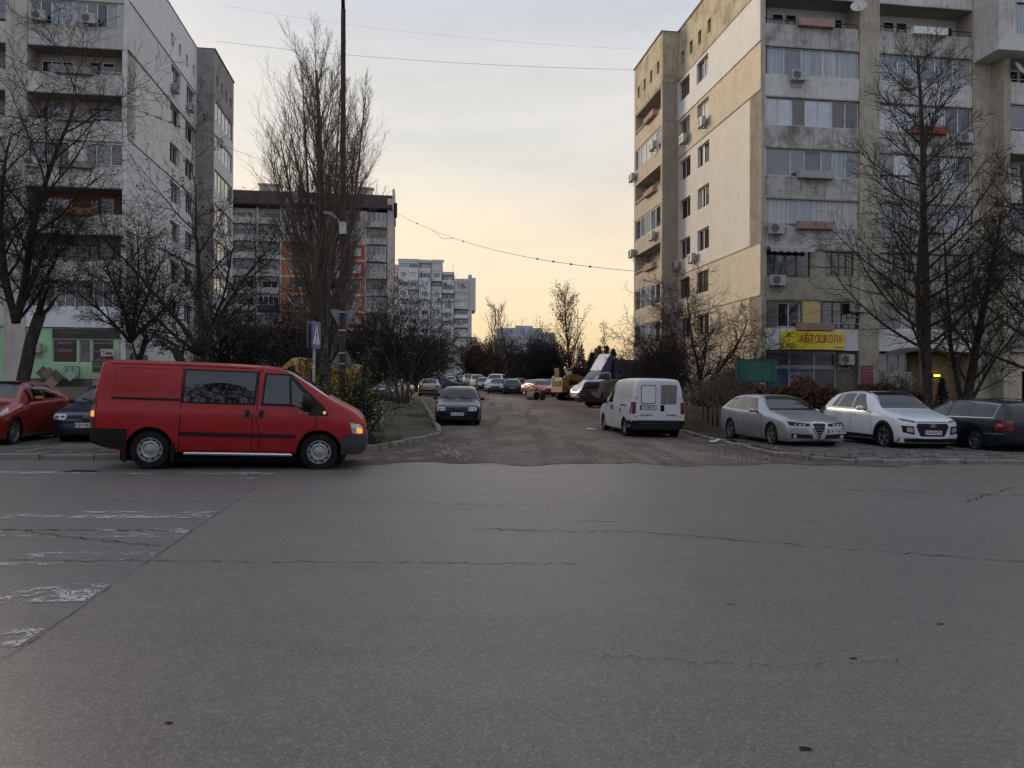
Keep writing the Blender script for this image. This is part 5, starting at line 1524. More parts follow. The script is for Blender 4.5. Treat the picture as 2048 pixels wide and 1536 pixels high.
t.limb(V((-.05, 0, 1.0)), V((-.2, .1, 1)), 8.2, .13, 0, [P2[0], dict(LIND[1], n=16, len=2.3), LIND[2], LIND[3]])
finish(t, 'linden_tree', 'many stemmed bare tree with a limb leaning right, beside the linden', 'tree', PX(1926, 35), 35, BARK, TWIG)
t = Tree(25, .0068)
t.limb(V((0, 0, 0)), V((-.03, 0, 1)), 11.6, .25, 0, [P2[0], dict(LIND[1], n=34, len=4.6, ang=58), LIND[2], LIND[3]])
finish(t, 'linden_tree', 'bare tree whose branches reach in from the right edge of the picture', 'tree', PX(2105, 31), 31, BARK, TWIG)

# trees in front of the left block
SPR = [dict(seg=7, wob=.07, taper=.35, sides=8), dict(n=9, ang=42, angv=10, start=.35, end=1.0, rel=.62, up=.05, wob=.09, seg=8, sides=5, rr=.48, taper=.22),
       dict(n=11, ang=45, angv=12, start=.15, rel=.42, up=.03, wob=.13, seg=5, sides=3), dict(n=7, ang=45, start=.1, rel=.42, up=.0, wob=.15, seg=3, sides=3), dict(n=3, ang=42, start=.2, rel=.45, wob=.15, seg=2, sides=3)]
t = Tree(31, .0045)
t.limb(V((0, 0, 0)), V((-.06, 0, 1)), 3.9, .23, 0, [dict(SPR[0], taper=.8), dict(SPR[1], n=3, ang=28, start=.9, len=1.2, rr=.5)] + SPR[2:])
for (dx, dy, L, r0) in ((.14, .0, 8.0, .14), (-.28, .1, 6.6, .12), (.55, -.2, 4.2, .07), (-.75, .1, 4.2, .07), (.9, .1, 3.6, .06)):
    t.limb(V((-.2, 0, 3.5)), V((dx, dy, 1)), L, r0, 0, [dict(SPR[0], taper=.25, seg=8, wob=.06), dict(SPR[1], n=13, start=.15, rel=.42, ang=48)] + SPR[2:])
finish(t, 'street_tree', 'bare forked tree with a thick crooked trunk at the left edge', 'tree', PX(42, 26), 26, BARK, TWIG)
t = Tree(32, .0045)
t.limb(V((0, 0, 0)), V((.02, 0, 1)), 3.2, .14, 0, [dict(SPR[0], taper=.7)] + [dict(SPR[1], n=3, len=1.6, start=.6)] + SPR[2:])
for (dx, dy, L) in ((.1, 0, 4.2), (-.3, .1, 3.8), (.4, -.1, 3.8), (-.7, 0, 3.0), (.8, .1, 2.8)):
    t.limb(V((.05, 0, 2.8)), V((dx, dy, 1)), L, .07, 0, [dict(SPR[0], taper=.25, seg=7), dict(SPR[1], n=13, start=.1, rel=.42)] + SPR[2:4])
finish(t, 'street_tree', 'slim bare tree with a dense crown between the tile shop and the crossing sign', 'tree', PX(258, 30), 30, BARK, TWIG, (t.leaves(500, .07, .1), LF_DARK))
t = Tree(33, .0045)
t.limb(V((0, 0, 0)), V((.03, 0, 1)), 3.0, .2, 0, [dict(SPR[0], taper=.8)] + [dict(SPR[1], n=2, len=1.2, start=.7)] + SPR[2:])
for (dx, dy, L, r0) in ((.0, 0, 6.2, .13), (-.35, .1, 5.4, .10), (.62, -.1, 4.7, .10), (-.95, 0, 3.9, .08), (1.3, .1, 3.5, .07), (.2, .5, 4.6, .08), (-1.6, -.2, 2.6, .05)):
    t.limb(V((.1, 0, 2.6)), V((dx, dy, 1)), L, r0, 0, [dict(SPR[0], taper=.22, seg=8, wob=.09), dict(SPR[1], n=10, start=.2, rel=.40, ang=50)] + SPR[2:4])
finish(t, 'street_tree', 'dark spreading tree with withered pods hanging on its twigs, behind the red van', 'tree', PX(393, 28), 28, BARK, TWIG, (t.leaves(2200, .07, .06, 1.2), LF_DARK))

def shrub(seed, name, label, cat, px, d, h, w, stems=14, bark=BARK, twig=TWIG, leaf=None, dens=1.0, rmin=.007, group=None, lean=0.0, sides=3):
    t = Tree(seed, rmin); R_ = t.r
    P = [dict(seg=6, wob=.08, taper=.25, sides=4, up=.02), dict(n=int(9 * dens), ang=36, start=.15, rel=.42, up=.03, wob=.1, seg=4, sides=sides), dict(n=int(7 * dens), ang=38, start=.1, rel=.45, wob=.12, seg=3, sides=3), dict(n=int(3 * dens), ang=38, start=.2, rel=.5, wob=.12, seg=2, sides=3)]
    for k in range(stems):
        a = R_.uniform(0, 6.28); q = math.sqrt(R_.random()) * w * .5
        top = V((math.cos(a) * q + lean, math.sin(a) * q, h * R_.uniform(.75, 1.0) * math.sqrt(max(.1, 1 - (q / (w * .62)) ** 2))))
        base = V((math.cos(a) * q * .15, math.sin(a) * q * .15, 0))
        t.limb(base, top - base, (top - base).length, .02 + .006 * h, 0, P)
    lf = None
    if leaf: lf = [(t.leaves(n, s_, sp), m_) for (n, s_, sp, m_) in leaf]
    x = PX(px, d)
    return finish(t, name, label, cat, x, d, bark, twig, lf, group)
# the big dark thicket of small trees right of the white van
t = Tree(41, .006)
for (bx, dx, dy, L, r0) in ((0, .05, 0, 5.9, .11), (.1, .5, .1, 5.2, .09), (-.1, -.35, 0, 5.4, .09), (.2, 1.0, -.1, 4.4, .07), (-.2, -.9, .1, 4.3, .07), (0, .2, .5, 5.0, .07), (.1, 1.6, .1, 3.4, .05), (-.2, -1.5, .0, 3.4, .05)):
    t.limb(V((bx, 0, 0)), V((dx * .5, dy, 1.6)), 1.5, r0, 0, [dict(SPR[0], taper=.85), dict(SPR[1], n=1, start=.8, len=.6)] + SPR[2:4])
    t.limb(V((bx + dx * .4, dy * .8, 1.3)), V((dx, dy, 1)), L * .78, r0 * .85, 0, [dict(SPR[0], taper=.22, seg=8, wob=.08), dict(SPR[1], n=13, start=.08, rel=.45, ang=48)] + SPR[2:4])
finish(t, 'fruit_tree', 'dark bushy bare tree against the gable, right of the white van', 'tree', PX(1398, 36), 36, BARK, TWIG, [(t.leaves(420, .06, .1), LF_RUST)])
shrub(42, 'shrub', 'dense dark thicket overhanging the blue boxed truck', 'shrub', 1318, 40, 3.7, 4.6, 26, dens=1.1, leaf=[(900, .07, .15, LF_DARK), (260, .06, .15, LF_RUST)], rmin=.008)
shrub(43, 'shrub', 'upright grey twiggy shrub below the green metal panel', 'shrub', 1448, 31, 1.9, 2.6, 26, twig=TWIGP, dens=1.0)
shrub(49, 'shrub', 'dark leafy shrub at the corner of the right block behind the green panel', 'shrub', 1460, 36, 2.3, 2.6, 20, dens=1.0, leaf=[(2500, .06, .15, LF_EVER)])
shrub(44, 'shrub', 'bare many stemmed tree by the lane between the silver saloon and the grey hatchback', 'tree', 803, 46, 6.6, 4.4, 15, dens=1.15, rmin=.009, bark=BARKG)
shrub(45, 'shrub', 'dark evergreen bush left of the silver saloon under the brick block', 'shrub', 752, 62, 5.2, 4.6, 16, leaf=[(5200, .16, .35, LF_EVER)], rmin=.012)
shrub(46, 'shrub', 'dark twiggy bush behind the silver cars at the lane bend', 'shrub', 836, 74, 5.2, 5.5, 20, leaf=[(2600, .16, .3, LF_EVER)], rmin=.014)
shrub(47, 'shrub', 'brown bare bush above the yellow van, left of the lamp post', 'shrub', 585, 52, 5.4, 6.0, 22, rmin=.011, dens=1.15)
shrub(48, 'shrub', 'dark bare bush between the left block and the yellow van', 'shrub', 452, 44, 4.2, 4.6, 20, rmin=.010, dens=1.15, leaf=[(500, .1, .2, LF_DARK)])
shrub(50, 'shrub', 'low dark bush at the foot of the brick block, right of the poplar', 'shrub', 700, 60, 4.6, 4.2, 16, rmin=.012, leaf=[(2500, .14, .3, LF_EVER)])
shrub(51, 'shrub', 'leafy green and yellow bush in front of the lamp post beside the red van nose', 'shrub', 716, 18.9, 2.0, 1.25, 22, rmin=.004, dens=.8, leaf=[(3000, .055, .06, LF_GREEN), (170, .055, .06, LF_YELL)])
shrub(52, 'shrub', 'thin yellowing sapling behind the crossing sign', 'shrub', 628, 24, 2.7, 1.3, 7, rmin=.006, leaf=[(70, .05, .1, LF_OLIVE)])
shrub(53, 'shrub', 'pale leaved bush in front of the shop door', 'shrub', 1790, 35, 2.2, 1.8, 12, rmin=.006, leaf=[(420, .07, .1, simple('leaf_pale', (.22, .2, .13), .7, var=.4))])
shrub(54, 'shrub', 'green undergrowth behind the white hatchback and the dark estate', 'shrub', 1862, 29, .9, 2.6, 20, rmin=.005, leaf=[(1500, .06, .1, LF_GREEN)])
# middle distance
shrub(60, 'shrub', 'great round brown thicket at the end of the street', 'shrub', 1062, 108, 6.9, 9.4, 22, rmin=.015, dens=1.0, twig=TWIGR)
shrub(61, 'shrub', 'reddish bare tree left of the round thicket', 'shrub', 985, 118, 7.0, 7.6, 15, rmin=.016, dens=1.0, twig=TWIGR, leaf=[(700, .22, .5, LF_RUST)])
shrub(62, 'shrub', 'leafy green and brown tree in front of the pale far block', 'tree', 866, 150, 8.2, 5.6, 14, rmin=.03, leaf=[(2600, .38, .5, LF_OLIVE), (900, .38, .5, LF_RUST)])
shrub(63, 'shrub', 'dark low thicket behind the red hatchback', 'shrub', 1100, 92, 5.2, 7.5, 26, rmin=.024, dens=1.0)
shrub(64, 'shrub', 'dim bush right of the pale far block', 'shrub', 955, 150, 8.0, 6.0, 20, rmin=.034, twig=TWIGR)
t = Tree(65, .022)
P = [dict(seg=9, wob=.03, taper=.25, sides=5), dict(n=34, ang=30, start=.12, end=.98, len=7.4, prof=lambda q: 1.0 - .7 * q, up=.07, wob=.06, seg=5, sides=3, rr=.4, taper=.3), dict(n=9, ang=26, start=.15, rel=.3, up=.1, wob=.08, seg=3, sides=3)]
t.limb(V((0, 0, 0)), V((0, 0, 1)), 15.6, .28, 0, P)
finish(t, 'poplar_tree', 'distant columnar poplar with thin yellow leaves above the loader', 'tree', PX(1140, 130), 130, BARK, TWIG, [(t.leaves(2300, .24, .35), simple('leaf_tawny', (.25, .18, .07), .7, var=.4))])
t = Tree(66, .02)
t.limb(V((0, 0, 0)), V((0, 0, 1)), 14.0, .2, 0, [P[0], dict(P[1], n=18, len=4.0), P[2]])
finish(t, 'poplar_tree', 'thin pale distant poplar right of the yellow leaved one', 'tree', PX(1207, 170), 170, BARK, TWIGP, [(t.leaves(400, .25, .25), LF_OLIVE)])
BR = [dict(seg=8, wob=.04, taper=.25, sides=5), dict(n=18, ang=34, start=.25, end=.98, len=6.2, prof=lambda q: 1 - .6 * q, up=.05, wob=.06, seg=6, sides=3, rr=.4, taper=.3), dict(n=9, ang=32, start=.2, rel=.35, up=.04, wob=.08, seg=3, sides=3)]
for sd, px, d, h, lab in ((67, 988, 150, 15.2, 'left of two bare distant trees standing above the round thicket'), (68, 1018, 156, 16.0, 'right of two bare distant trees standing above the round thicket')):
    t = Tree(sd, .03); t.limb(V((0, 0, 0)), V((0, 0, 1)), h, .24, 0, BR)
    finish(t, 'birch_tree', lab, 'tree', PX(px, d), d, BARK, TWIGP)
def conifer(seed, label, px, d, h, w, mat=LF_EVER, n=900, size=.4):
    R_ = random.Random(seed); x = PX(px, d)
    o = thing('conifer_tree', label, 'tree', (x, d, gz(x, d) - .1))
    mb = MB(); mb.tube([(0, 0, 0), (0, 0, h)], [w * .06, .02], 6); mb.build('trunk', BARK, o)
    mb = MB()
    for _ in range(n):
        k = R_.random() ** .8; a = R_.uniform(0, 6.28); q = (1 - k) * w * .5 * R_.uniform(.55, 1.05) * (.8 + .2 * math.sin(k * 60))
        c = V((math.cos(a) * q, math.sin(a) * q, h * (.06 + .94 * k))); s_ = size * R_.uniform(.5, 1.2)
        o1 = V((math.cos(a), math.sin(a), -.35)) * s_; s1 = V((-math.sin(a), math.cos(a), R_.uniform(-.3, .3))) * s_ * .35
        i = len(mb.v); mb.v += [tuple(c - s1), tuple(c + s1), tuple(c + o1)]; mb.f.append((i, i + 1, i + 2)); mb.m.append(0)
    mb.build('crown', mat, o); return o
conifer(1, 'small dark spruce beside the lit entrance', 1884, 38.5, 2.2, 1.3, LF_EVER, 1500, .16)
conifer(2, 'distant pointed fir left of the thin poplar', 1184, 175, 8.2, 6.0, LF_EVER, 700, .8)
conifer(3, 'distant taller fir right of the thin poplar', 1192, 180, 9.4, 6.5, LF_EVER, 700, .8)
conifer(4, 'distant fir tree behind the truck roof', 1226, 165, 8.6, 6.0, LF_EVER, 700, .8)
conifer(5, 'bright yellow larch above the truck windscreen', 1198, 120, 6.6, 3.4, LF_YELL, 1500, .5)
conifer(6, 'olive green cypress right of the yellow larch', 1213, 126, 7.0, 3.0, LF_OLIVE, 1300, .5)
# the wood that closes the view
mb = MB(); R_ = random.Random(77)
for _ in range(26000):
    px = R_.uniform(925, 1330); d = R_.uniform(185, 235); x = PX(px, d)
    hm = 6.5 + 2.5 * math.sin(px * .06) + 2.0 * math.sin(px * .147 + 1) + 1.6 * math.sin(px * .31)
    z = gz(x, d) + hm * R_.random() ** .7
    s_ = R_.uniform(.25, .8); a = R_.uniform(0, 6.28)
    i = len(mb.v); mb.v += [(x, d, z), (x + math.cos(a) * s_ * .5, d + R_.uniform(-.3, .3), z + s_), (x + math.cos(a) * s_ * .5 + .22, d + .2, z + s_ * .7)]
    mb.f.append((i, i + 1, i + 2)); mb.m.append(0)
struct(mb.build('far_wood', simple('wood_haze', (0.05, 0.042, 0.036), .9, spec=.1, var=.5, vscale=.15)), 'dark line of distant woodland at the end of the street', 'stuff')

# hedges in front of the right block
def hedge(label, x0, x1, y, h, w, mats, n, seed):
    R_ = random.Random(seed); xm = (x0 + x1) / 2
    o = thing('hedge', label, 'hedge', (xm, y, gz(xm, y)), math.atan(.1357))
    L = (x1 - x0)
    for mi, (mt, fr_) in enumerate(mats):
        mb = MB()
        for _ in range(int(n * fr_)):
            u = R_.uniform(-L/2, L/2); hh = h * (.86 + .12 * math.sin(u * 2.3 + seed) + .07 * math.sin(u * 6.1))
            q = R_.random(); z = hh * (1 - q * q * .95)
            v = R_.choice((-1, 1)) * w * .5 * math.sqrt(R_.random()) * (1 - .35 * (z / hh) ** 4)
            s_ = R_.uniform(.03, .075)
            a = V((R_.gauss(0, 1), R_.gauss(0, 1), R_.gauss(0, 1))).normalized() * s_; b = a.orthogonal().normalized() * s_ * .5
            c = V((u, v, z)); i = len(mb.v)
            mb.v += [tuple(c - a), tuple(c + b), tuple(c + a), tuple(c - b)]; mb.f.append((i, i+1, i+2, i+3)); mb.m.append(0)
        mb.build('leaves', mt, o)
    mb = MB()
    for _ in range(int(L * 22)):
        u = R_.uniform(-L/2, L/2); v = R_.uniform(-w/2, w/2) * .8
        mb.tube([(u, v, 0), (u + R_.gauss(0, .08), v + R_.gauss(0, .08), h * .5), (u + R_.gauss(0, .16), v + R_.gauss(0, .16), h * R_.uniform(.8, 1.02))], [.012, .008, .004], 3)
    mb.build('twigs', TWIG, o)
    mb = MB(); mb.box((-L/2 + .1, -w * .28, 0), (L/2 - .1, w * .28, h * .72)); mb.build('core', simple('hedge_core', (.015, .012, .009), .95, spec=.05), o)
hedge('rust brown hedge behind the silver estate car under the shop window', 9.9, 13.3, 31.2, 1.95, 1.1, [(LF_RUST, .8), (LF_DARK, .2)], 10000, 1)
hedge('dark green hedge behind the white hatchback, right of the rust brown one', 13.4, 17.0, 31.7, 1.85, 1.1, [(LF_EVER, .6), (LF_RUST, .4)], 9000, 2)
# ------------------------------------------------------------------ vehicles
def pchip(xs, ys, q):
    xs = np.asarray(xs, float); ys = np.asarray(ys, float); h = np.diff(xs); dl = np.diff(ys) / h; n = len(xs)
    d = np.zeros(n)
    for i in range(1, n - 1):
        if dl[i-1] * dl[i] > 0:
            w1, w2 = 2*h[i] + h[i-1], h[i] + 2*h[i-1]
            d[i] = (w1 + w2) / (w1 / dl[i-1] + w2 / dl[i])
    d[0], d[-1] = dl[0], dl[-1]
    i = np.clip(np.searchsorted(xs, q, side='right') - 1, 0, n - 2)
    t = (q - xs[i]) / h[i]
    return ((1 + 2*t) * (1-t)**2 * ys[i] + t * (1-t)**2 * h[i] * d[i] + t*t * (3 - 2*t) * ys[i+1] + t*t * (t-1) * h[i] * d[i+1])
FRAC = [(0.0, 0), (0.35, 0)]
class Car:
    """body lofted from stations (u from the nose, bottom, belt, top, half-widths at sill, belt and roof); nose towards +x"""
    def __init__(s, name, label, st, wheels, rw, body, floor=None, arch=None, group=None, cat='car', tumble=.5, cladding=None, nsl=76):
        s.o = thing(name, label, cat, group=group)
        A = np.array(st, float); s.L = A[-1, 0]; s.A = A; s.rw = rw; s.wheels = wheels; s.body = body
        u = np.unique(np.concatenate([np.linspace(0, s.L, nsl), A[:, 0]]))
        s.u = u
        s.c = [pchip(A[:, 0], A[:, k], u) for k in range(1, 7)]
        mb = MB(); rows = []
        for i in range(len(u)):
            zb, zt, ztop, wb, wm, wt = [c[i] for c in s.c]
            hb = zt - zb; hg = max(ztop - zt, .004)
            half = [(0, zb), (wb * .75, zb), (wb * .96, zb + .015), (wb, zb + .06), ((wb + wm) / 2 + (wm - wb) * .3, zb + hb * .3), (wm, zb + hb * .55), (wm * .998, zb + hb * .78), (wm * .985, zt - hb * .07), (wm * .955, zt),
                    (wm * .955 + (wt - wm * .955) * .33 + .012, zt + hg * .33), (wm * .955 + (wt - wm * .955) * .66 + .014, zt + hg * .64), (wt, zt + hg * .87), (wt * .93, zt + hg * .945), (wt * .78, zt + hg * .98), (wt * .4, zt + hg * .998), (0, ztop)]
            ring = [(y, z) for y, z in half] + [(-y, z) for y, z in half[-2:0:-1]]
            rows.append(ring)
            x = s.L / 2 - u[i]
            mb.v += [(x, y, z) for y, z in ring]
        n = len(rows[0])
        for i in range(len(u) - 1):
            for j in range(n):
                k = (j + 1) % n
                mb.f.append((i*n + j, (i+1)*n + j, (i+1)*n + k, i*n + k)); mb.m.append(0)
        mb.f.append(tuple(range(n))); mb.m.append(0)
        e = (len(u) - 1) * n
        mb.f.append(tuple(e + j for j in reversed(range(n)))); mb.m.append(0)
        ub = MB(); ub.box((-s.L/2 + .45, -s.val(3, s.L/2) * .86, .13), (s.L/2 - .4, s.val(3, s.L/2) * .86, .30)); ub.build('underbody_light_block', DARKP, s.o)  # dark box added to stop light passing beneath the car
        o = mb.build('body', [body, DARKP], s.o, smooth=True, fix=True)
        s.bodyo = o
        bm = bmesh.new(); bm.from_mesh(o.data); s.bvh = BVHTree.FromBMesh(bm); bm.free()
        # wheel arches cut out of the body
        cm = MB(); ra = arch or rw * 1.13; s.ra = ra
        for wu in wheels:
            W_ = s.val(4, wu)
            for sg in (-1, 1):
                lo, hi = sorted((sg * (W_ - .30), sg * (W_ + .3)))
                cm.lathe([(0, lo), (ra, lo), (ra, hi), (0, hi)], 28, 'y', (s.L/2 - wu, 0, rw * 1.0))
        co = cm.build('cutter', [body, DARKP], None, fix=False)
        for pl in co.data.polygons: pl.material_index = 1
        bm = bmesh.new(); bm.from_mesh(co.data); bmesh.ops.remove_doubles(bm, verts=bm.verts, dist=1e-5); bmesh.ops.recalc_face_normals(bm, faces=bm.faces); bm.to_mesh(co.data); bm.free()
        md = o.modifiers.new('cut', 'BOOLEAN'); md.operation = 'DIFFERENCE'; md.solver = 'EXACT'; md.object = co
        try: md.material_mode = 'INDEX'
        except Exception: pass
        dg = bpy.context.evaluated_depsgraph_get()
        me = bpy.data.meshes.new_from_object(o.evaluated_get(dg))
        o.modifiers.clear(); o.data = me
        bpy.data.objects.remove(co)
        me.polygons.foreach_set('use_smooth', [True] * len(me.polygons)); me.set_sharp_from_angle(angle=R(32))
    def val(s, k, u): return float(np.interp(u, s.u, s.c[k]))     # 0 bottom 1 belt 2 top 3 sill 4 belt w 5 roof w
    def hit(s, org, d):
        r = s.bvh.ray_cast(Vector(org), Vector(d))
        return r[0], r[1]
    def proj(s, view, a, b):
        if view in ('L', 'R'):
            sg = 1 if view == 'L' else -1
            return s.hit((s.L/2 - a, sg * 3, b), (0, -sg, 0))
        if view == 'F': return s.hit((s.L/2 + 3, a, b), (-1, 0, 0))
        if view == 'B': return s.hit((-s.L/2 - 3, a, b), (1, 0, 0))
        return s.hit((s.L/2 - a, b, 5), (0, 0, -1))
    def patch(s, name, view, bot, top, mat, off=.005, nu=14, nv=6, parent=None, thick=.02):
        """sheet laid on the body between a lower and an upper outline, seen from view L R F B or T"""
        def along(pl, t):
            f = t * (len(pl) - 1); i = min(len(pl) - 2, int(f)); k = f - i
            return (pl[i][0] + (pl[i+1][0] - pl[i][0]) * k, pl[i][1] + (pl[i+1][1] - pl[i][1]) * k)
        grid = []; last = None
        for i in range(nu + 1):
            col = []
            for j in range(nv + 1):
                p0, p1 = along(bot, i / nu), along(top, i / nu); k = j / nv
                a, b = p0[0] + (p1[0] - p0[0]) * k, p0[1] + (p1[1] - p0[1]) * k
                q, nn = s.proj(view, a, b)
                if q is None:
                    col.append(None)
                else: col.append((q, nn))
            grid.append(col)
        mb = MB(); idx = {}
        for i in range(nu + 1):
            for j in range(nv + 1):
                if grid[i][j]:
                    q, nn = grid[i][j]; idx[i, j] = len(mb.v); mb.v.append(tuple(q + nn * off))
        fl = 1
        for i in range(nu):
            for j in range(nv):
                ks = [(i, j), (i+1, j), (i+1, j+1), (i, j+1)]
                if all(k in idx for k in ks): mb.f.append(tuple(idx[k] for k in ks)); mb.m.append(0)
        # skirt
        ring = [(i, 0) for i in range(nu)] + [(nu, j) for j in range(nv)] + [(i, nv) for i in range(nu, 0, -1)] + [(0, j) for j in range(nv, 0, -1)]
        sk = {}
        for k in ring:
            if k in idx:
                q, nn = grid[k[0]][k[1]]; sk[k] = len(mb.v); mb.v.append(tuple(q + nn * (off - thick)))
        for a, b in zip(ring, ring[1:] + ring[:1]):
            if a in sk and b in sk: mb.f.append((idx[a], idx[b], sk[b], sk[a])); mb.m.append(0)
        return mb.build(name, mat, parent or s.o, smooth=True, angle=40, fix=True)
    def both(s, name, bot, top, mat, **k):
        return [s.patch(name, v, bot, top, mat, **k) for v in ('L', 'R')]
    def line(s, name, view, pts, w, mat, off=.003, parent=None, sub=5):
        mb = MB(); P = []
        for (a, b), (c, d) in zip(pts, pts[1:]):
            for k in range(sub): P.append((a + (c - a) * k / sub, b + (d - b) * k / sub))
        P.append(pts[-1]); prev = None
        for i, (a, b) in enumerate(P):
            j, k = min(i + 1, len(P) - 1), max(i - 1, 0)
            dx, dz = P[j][0] - P[k][0], P[j][1] - P[k][1]; L = math.hypot(dx, dz) or 1
            ends = []
            for sg in (-1, 1):
                q, nn = s.proj(view, a - dz / L * w * sg / 2, b + dx / L * w * sg / 2)
                if q is not None: mb.v.append(tuple(q + nn * off)); ends.append(len(mb.v) - 1)
            if len(ends) == 2:
                if prev: mb.f.append((prev[0], ends[0], ends[1], prev[1])); mb.m.append(0)
                prev = ends
            else: prev = None
        return mb.build(name, mat, parent or s.o, fix=True)
    def lines2(s, name, pts, w, mat, off=.006): return [s.line(name, v, pts, w, mat, off) for v in ('L', 'R')]
    def glass(s, b0, b1, t0, t1, mt=.075, mb_=.025, name='side_window', n=8, mat=None, off=.004):
        bot = [(b0 + (b1 - b0) * k / n, s.val(1, b0 + (b1 - b0) * k / n) + mb_) for k in range(n + 1)]
        top = []
        for k in range(n + 1):
            u = t0 + (t1 - t0) * k / n
            top.append((u, max(s.val(1, u) + mb_ + .02, s.val(2, u) - mt)))
        return s.both(name, bot, top, mat or GLASS, off=off, nu=n * 2, nv=8)
    def screen(s, u0, u1, k0=.86, k1=.86, name='windscreen', mat=None, off=.005, n=10):
        """windscreen or rear window: follows the roof panel between two stations"""
        bot = [(u0 + (u1 - u0) * i / n, -(k0 + (k1 - k0) * i / n) * s.val(5, u0 + (u1 - u0) * i / n)) for i in range(n + 1)]
        top = [(a, -b) for a, b in bot]
        return s.patch(name, 'T', bot, top, mat or GLASS, off=off, nu=n * 2, nv=14)
    def wheel_set(s, rim_mat=ALLOY, spokes=6, rim_r=.66, width=.2, inset=.02, style='spoke'):
        rw = s.rw
        key = (round(rw, 3), spokes, rim_r, width, style, rim_mat.name)
        if key not in WHEELS:
            r = rw; w = width / 2; rr = rw * rim_r
            mb = MB(); mb.lathe([(rr * .97, -w * .8), (rr * 1.02, -w * .95), (r * .9, -w), (r * .975, -w * .86), (r, -w * .55), (r, w * .55), (r * .975, w * .86), (r * .9, w), (rr * 1.02, w * .95), (rr * .97, w * .8)], 36, 'y')
            for k in range(40):   # tread blocks
                a = 2 * math.pi * k / 40
                mb.obox((math.cos(a) * r, 0, math.sin(a) * r), (-math.sin(a) * r * .05, 0, math.cos(a) * r * .05), (0, w * .5, 0), (math.cos(a) * .004, 0, math.sin(a) * .004))
            tyre = mb.mesh('wheel', RUBBER, True, 40)
            mb = MB()
            mb.lathe([(rr, -w * .8), (rr, w * .86), (rr * .93, w * .88), (rr * .9, w * .62), (rr * .9, w * .1)], 32, 'y', m=0)
            mb.lathe([(rr * .9, w * .12), (0, w * .12)], 32, 'y', m=1)
            if style == 'spoke':
                for k in range(spokes):
                    a = 2 * math.pi * k / spokes + .3; ca, sa = math.cos(a), math.sin(a)
                    for t0, t1, w0, w1 in ((.1, .93, .16, .105),):
                        P = []
                        for t, ww, yy in ((t0, w0, .62), (t1, w1, .72)):
                            for sg in (-1, 1):
                                P.append((ca * rr * t - sa * rr * ww * sg, w * yy, sa * rr * t + ca * rr * ww * sg))
                        b = len(mb.v); mb.v += P + [(x, y - w * .35, z) for x, y, z in P]
                        mb.f += [(b, b+1, b+3, b+2), (b, b+2, b+6, b+4), (b+1, b+3, b+7, b+5)]; mb.m += [0]*3
                mb.lathe([(rr * .2, w * .5), (rr * .19, w * .72), (0, w * .74)], 16, 'y', m=0)
            elif style == 'twin':
                for k in range(spokes):
                    for o_ in (-.11, .11):
                        a = 2 * math.pi * k / spokes + .2; ca, sa = math.cos(a + o_), math.sin(a + o_)
                        P = []
                        for t, ww, yy in ((.15, .055, .62), (.93, .05, .74)):
                            for sg in (-1, 1): P.append((ca * rr * t - sa * rr * ww * sg, w * yy, sa * rr * t + ca * rr * ww * sg))
                        b = len(mb.v); mb.v += P + [(x, y - w * .35, z) for x, y, z in P]
                        mb.f += [(b, b+1, b+3, b+2), (b, b+2, b+6, b+4), (b+1, b+3, b+7, b+5)]; mb.m += [0]*3
                mb.lathe([(rr * .2, w * .5), (rr * .19, w * .72), (0, w * .74)], 16, 'y', m=0)
            else:      # pressed steel wheel with cover
                mb.lathe([(rr * .9, w * .7), (rr * .8, w * .5), (rr * .72, w * .78), (rr * .62, w * .86), (rr * .5, w * .6), (rr * .3, w * .7), (rr * .26, w * .82), (0, w * .84)], 32, 'y', m=0)
                for k in range(spokes):
                    a = 2 * math.pi * k / spokes
                    mb.obox((math.cos(a) * rr * .8, w * .66, math.sin(a) * rr * .8), (-math.sin(a) * rr * .09, 0, math.cos(a) * rr * .09), (0, w * .05, 0), (math.cos(a) * rr * .05, 0, math.sin(a) * rr * .05), 1)
            rim = mb.mesh('rim', [rim_mat, DARKP], True, 30, fix=True)
            WHEELS[key] = (tyre, rim)
        ty, ri = WHEELS[key]
        for wu in s.wheels:
            W_ = s.val(4, wu)
            for sg in (-1, 1):
                wo = link_mesh('wheel', ty, s.o, (s.L/2 - wu, sg * (W_ - width / 2 - inset), rw), (0, 0, 0 if sg > 0 else math.pi))
                link_mesh('rim', ri, wo)
    def plate(s, view, a, b, txt, tilt=0.0, w=.52, h=.112, off=.012):
        q, nn = s.proj(view, a, b)
        if q is None: return
        sg = 1 if view == 'F' else -1
        mb = MB(); mb.box((-.004, -w/2, -h/2), (.004, w/2, h/2), 0)
        mb.box((.004, -w/2 if sg < 0 else w/2 - .045, -h/2 + .004), (.0055, -w/2 + .045 if sg < 0 else w/2, h/2 - .004), 1) if False else None
        po = mb.build('number_plate', [WHITEP, BLUEP], s.o)
        # local frame: face +x, letters read along -y when facing the nose
        po.location = q + Vector((sg * off, 0, 0)); po.rotation_euler = (0, -tilt * sg, 0 if sg > 0 else math.pi)
        mb = MB(); mb.quad((.006, -w/2, -h/2 + .003), (.006, -w/2 + .045, -h/2 + .003), (.006, -w/2 + .045, h/2 - .003), (.006, -w/2, h/2 - .003)); mb.build('euro_band', BLUEP, po)
        lettering(txt, .098, INK, po, (.0065, .02, 0), (R(90), 0, R(90)), width=w * .84, bold=.003)
        mb = MB(); mb.box((-.012, -w/2 - .012, -h/2 - .012), (-.003, w/2 + .012, h/2 + .012)); mb.build('plate_holder', PLAST, po)
        return po
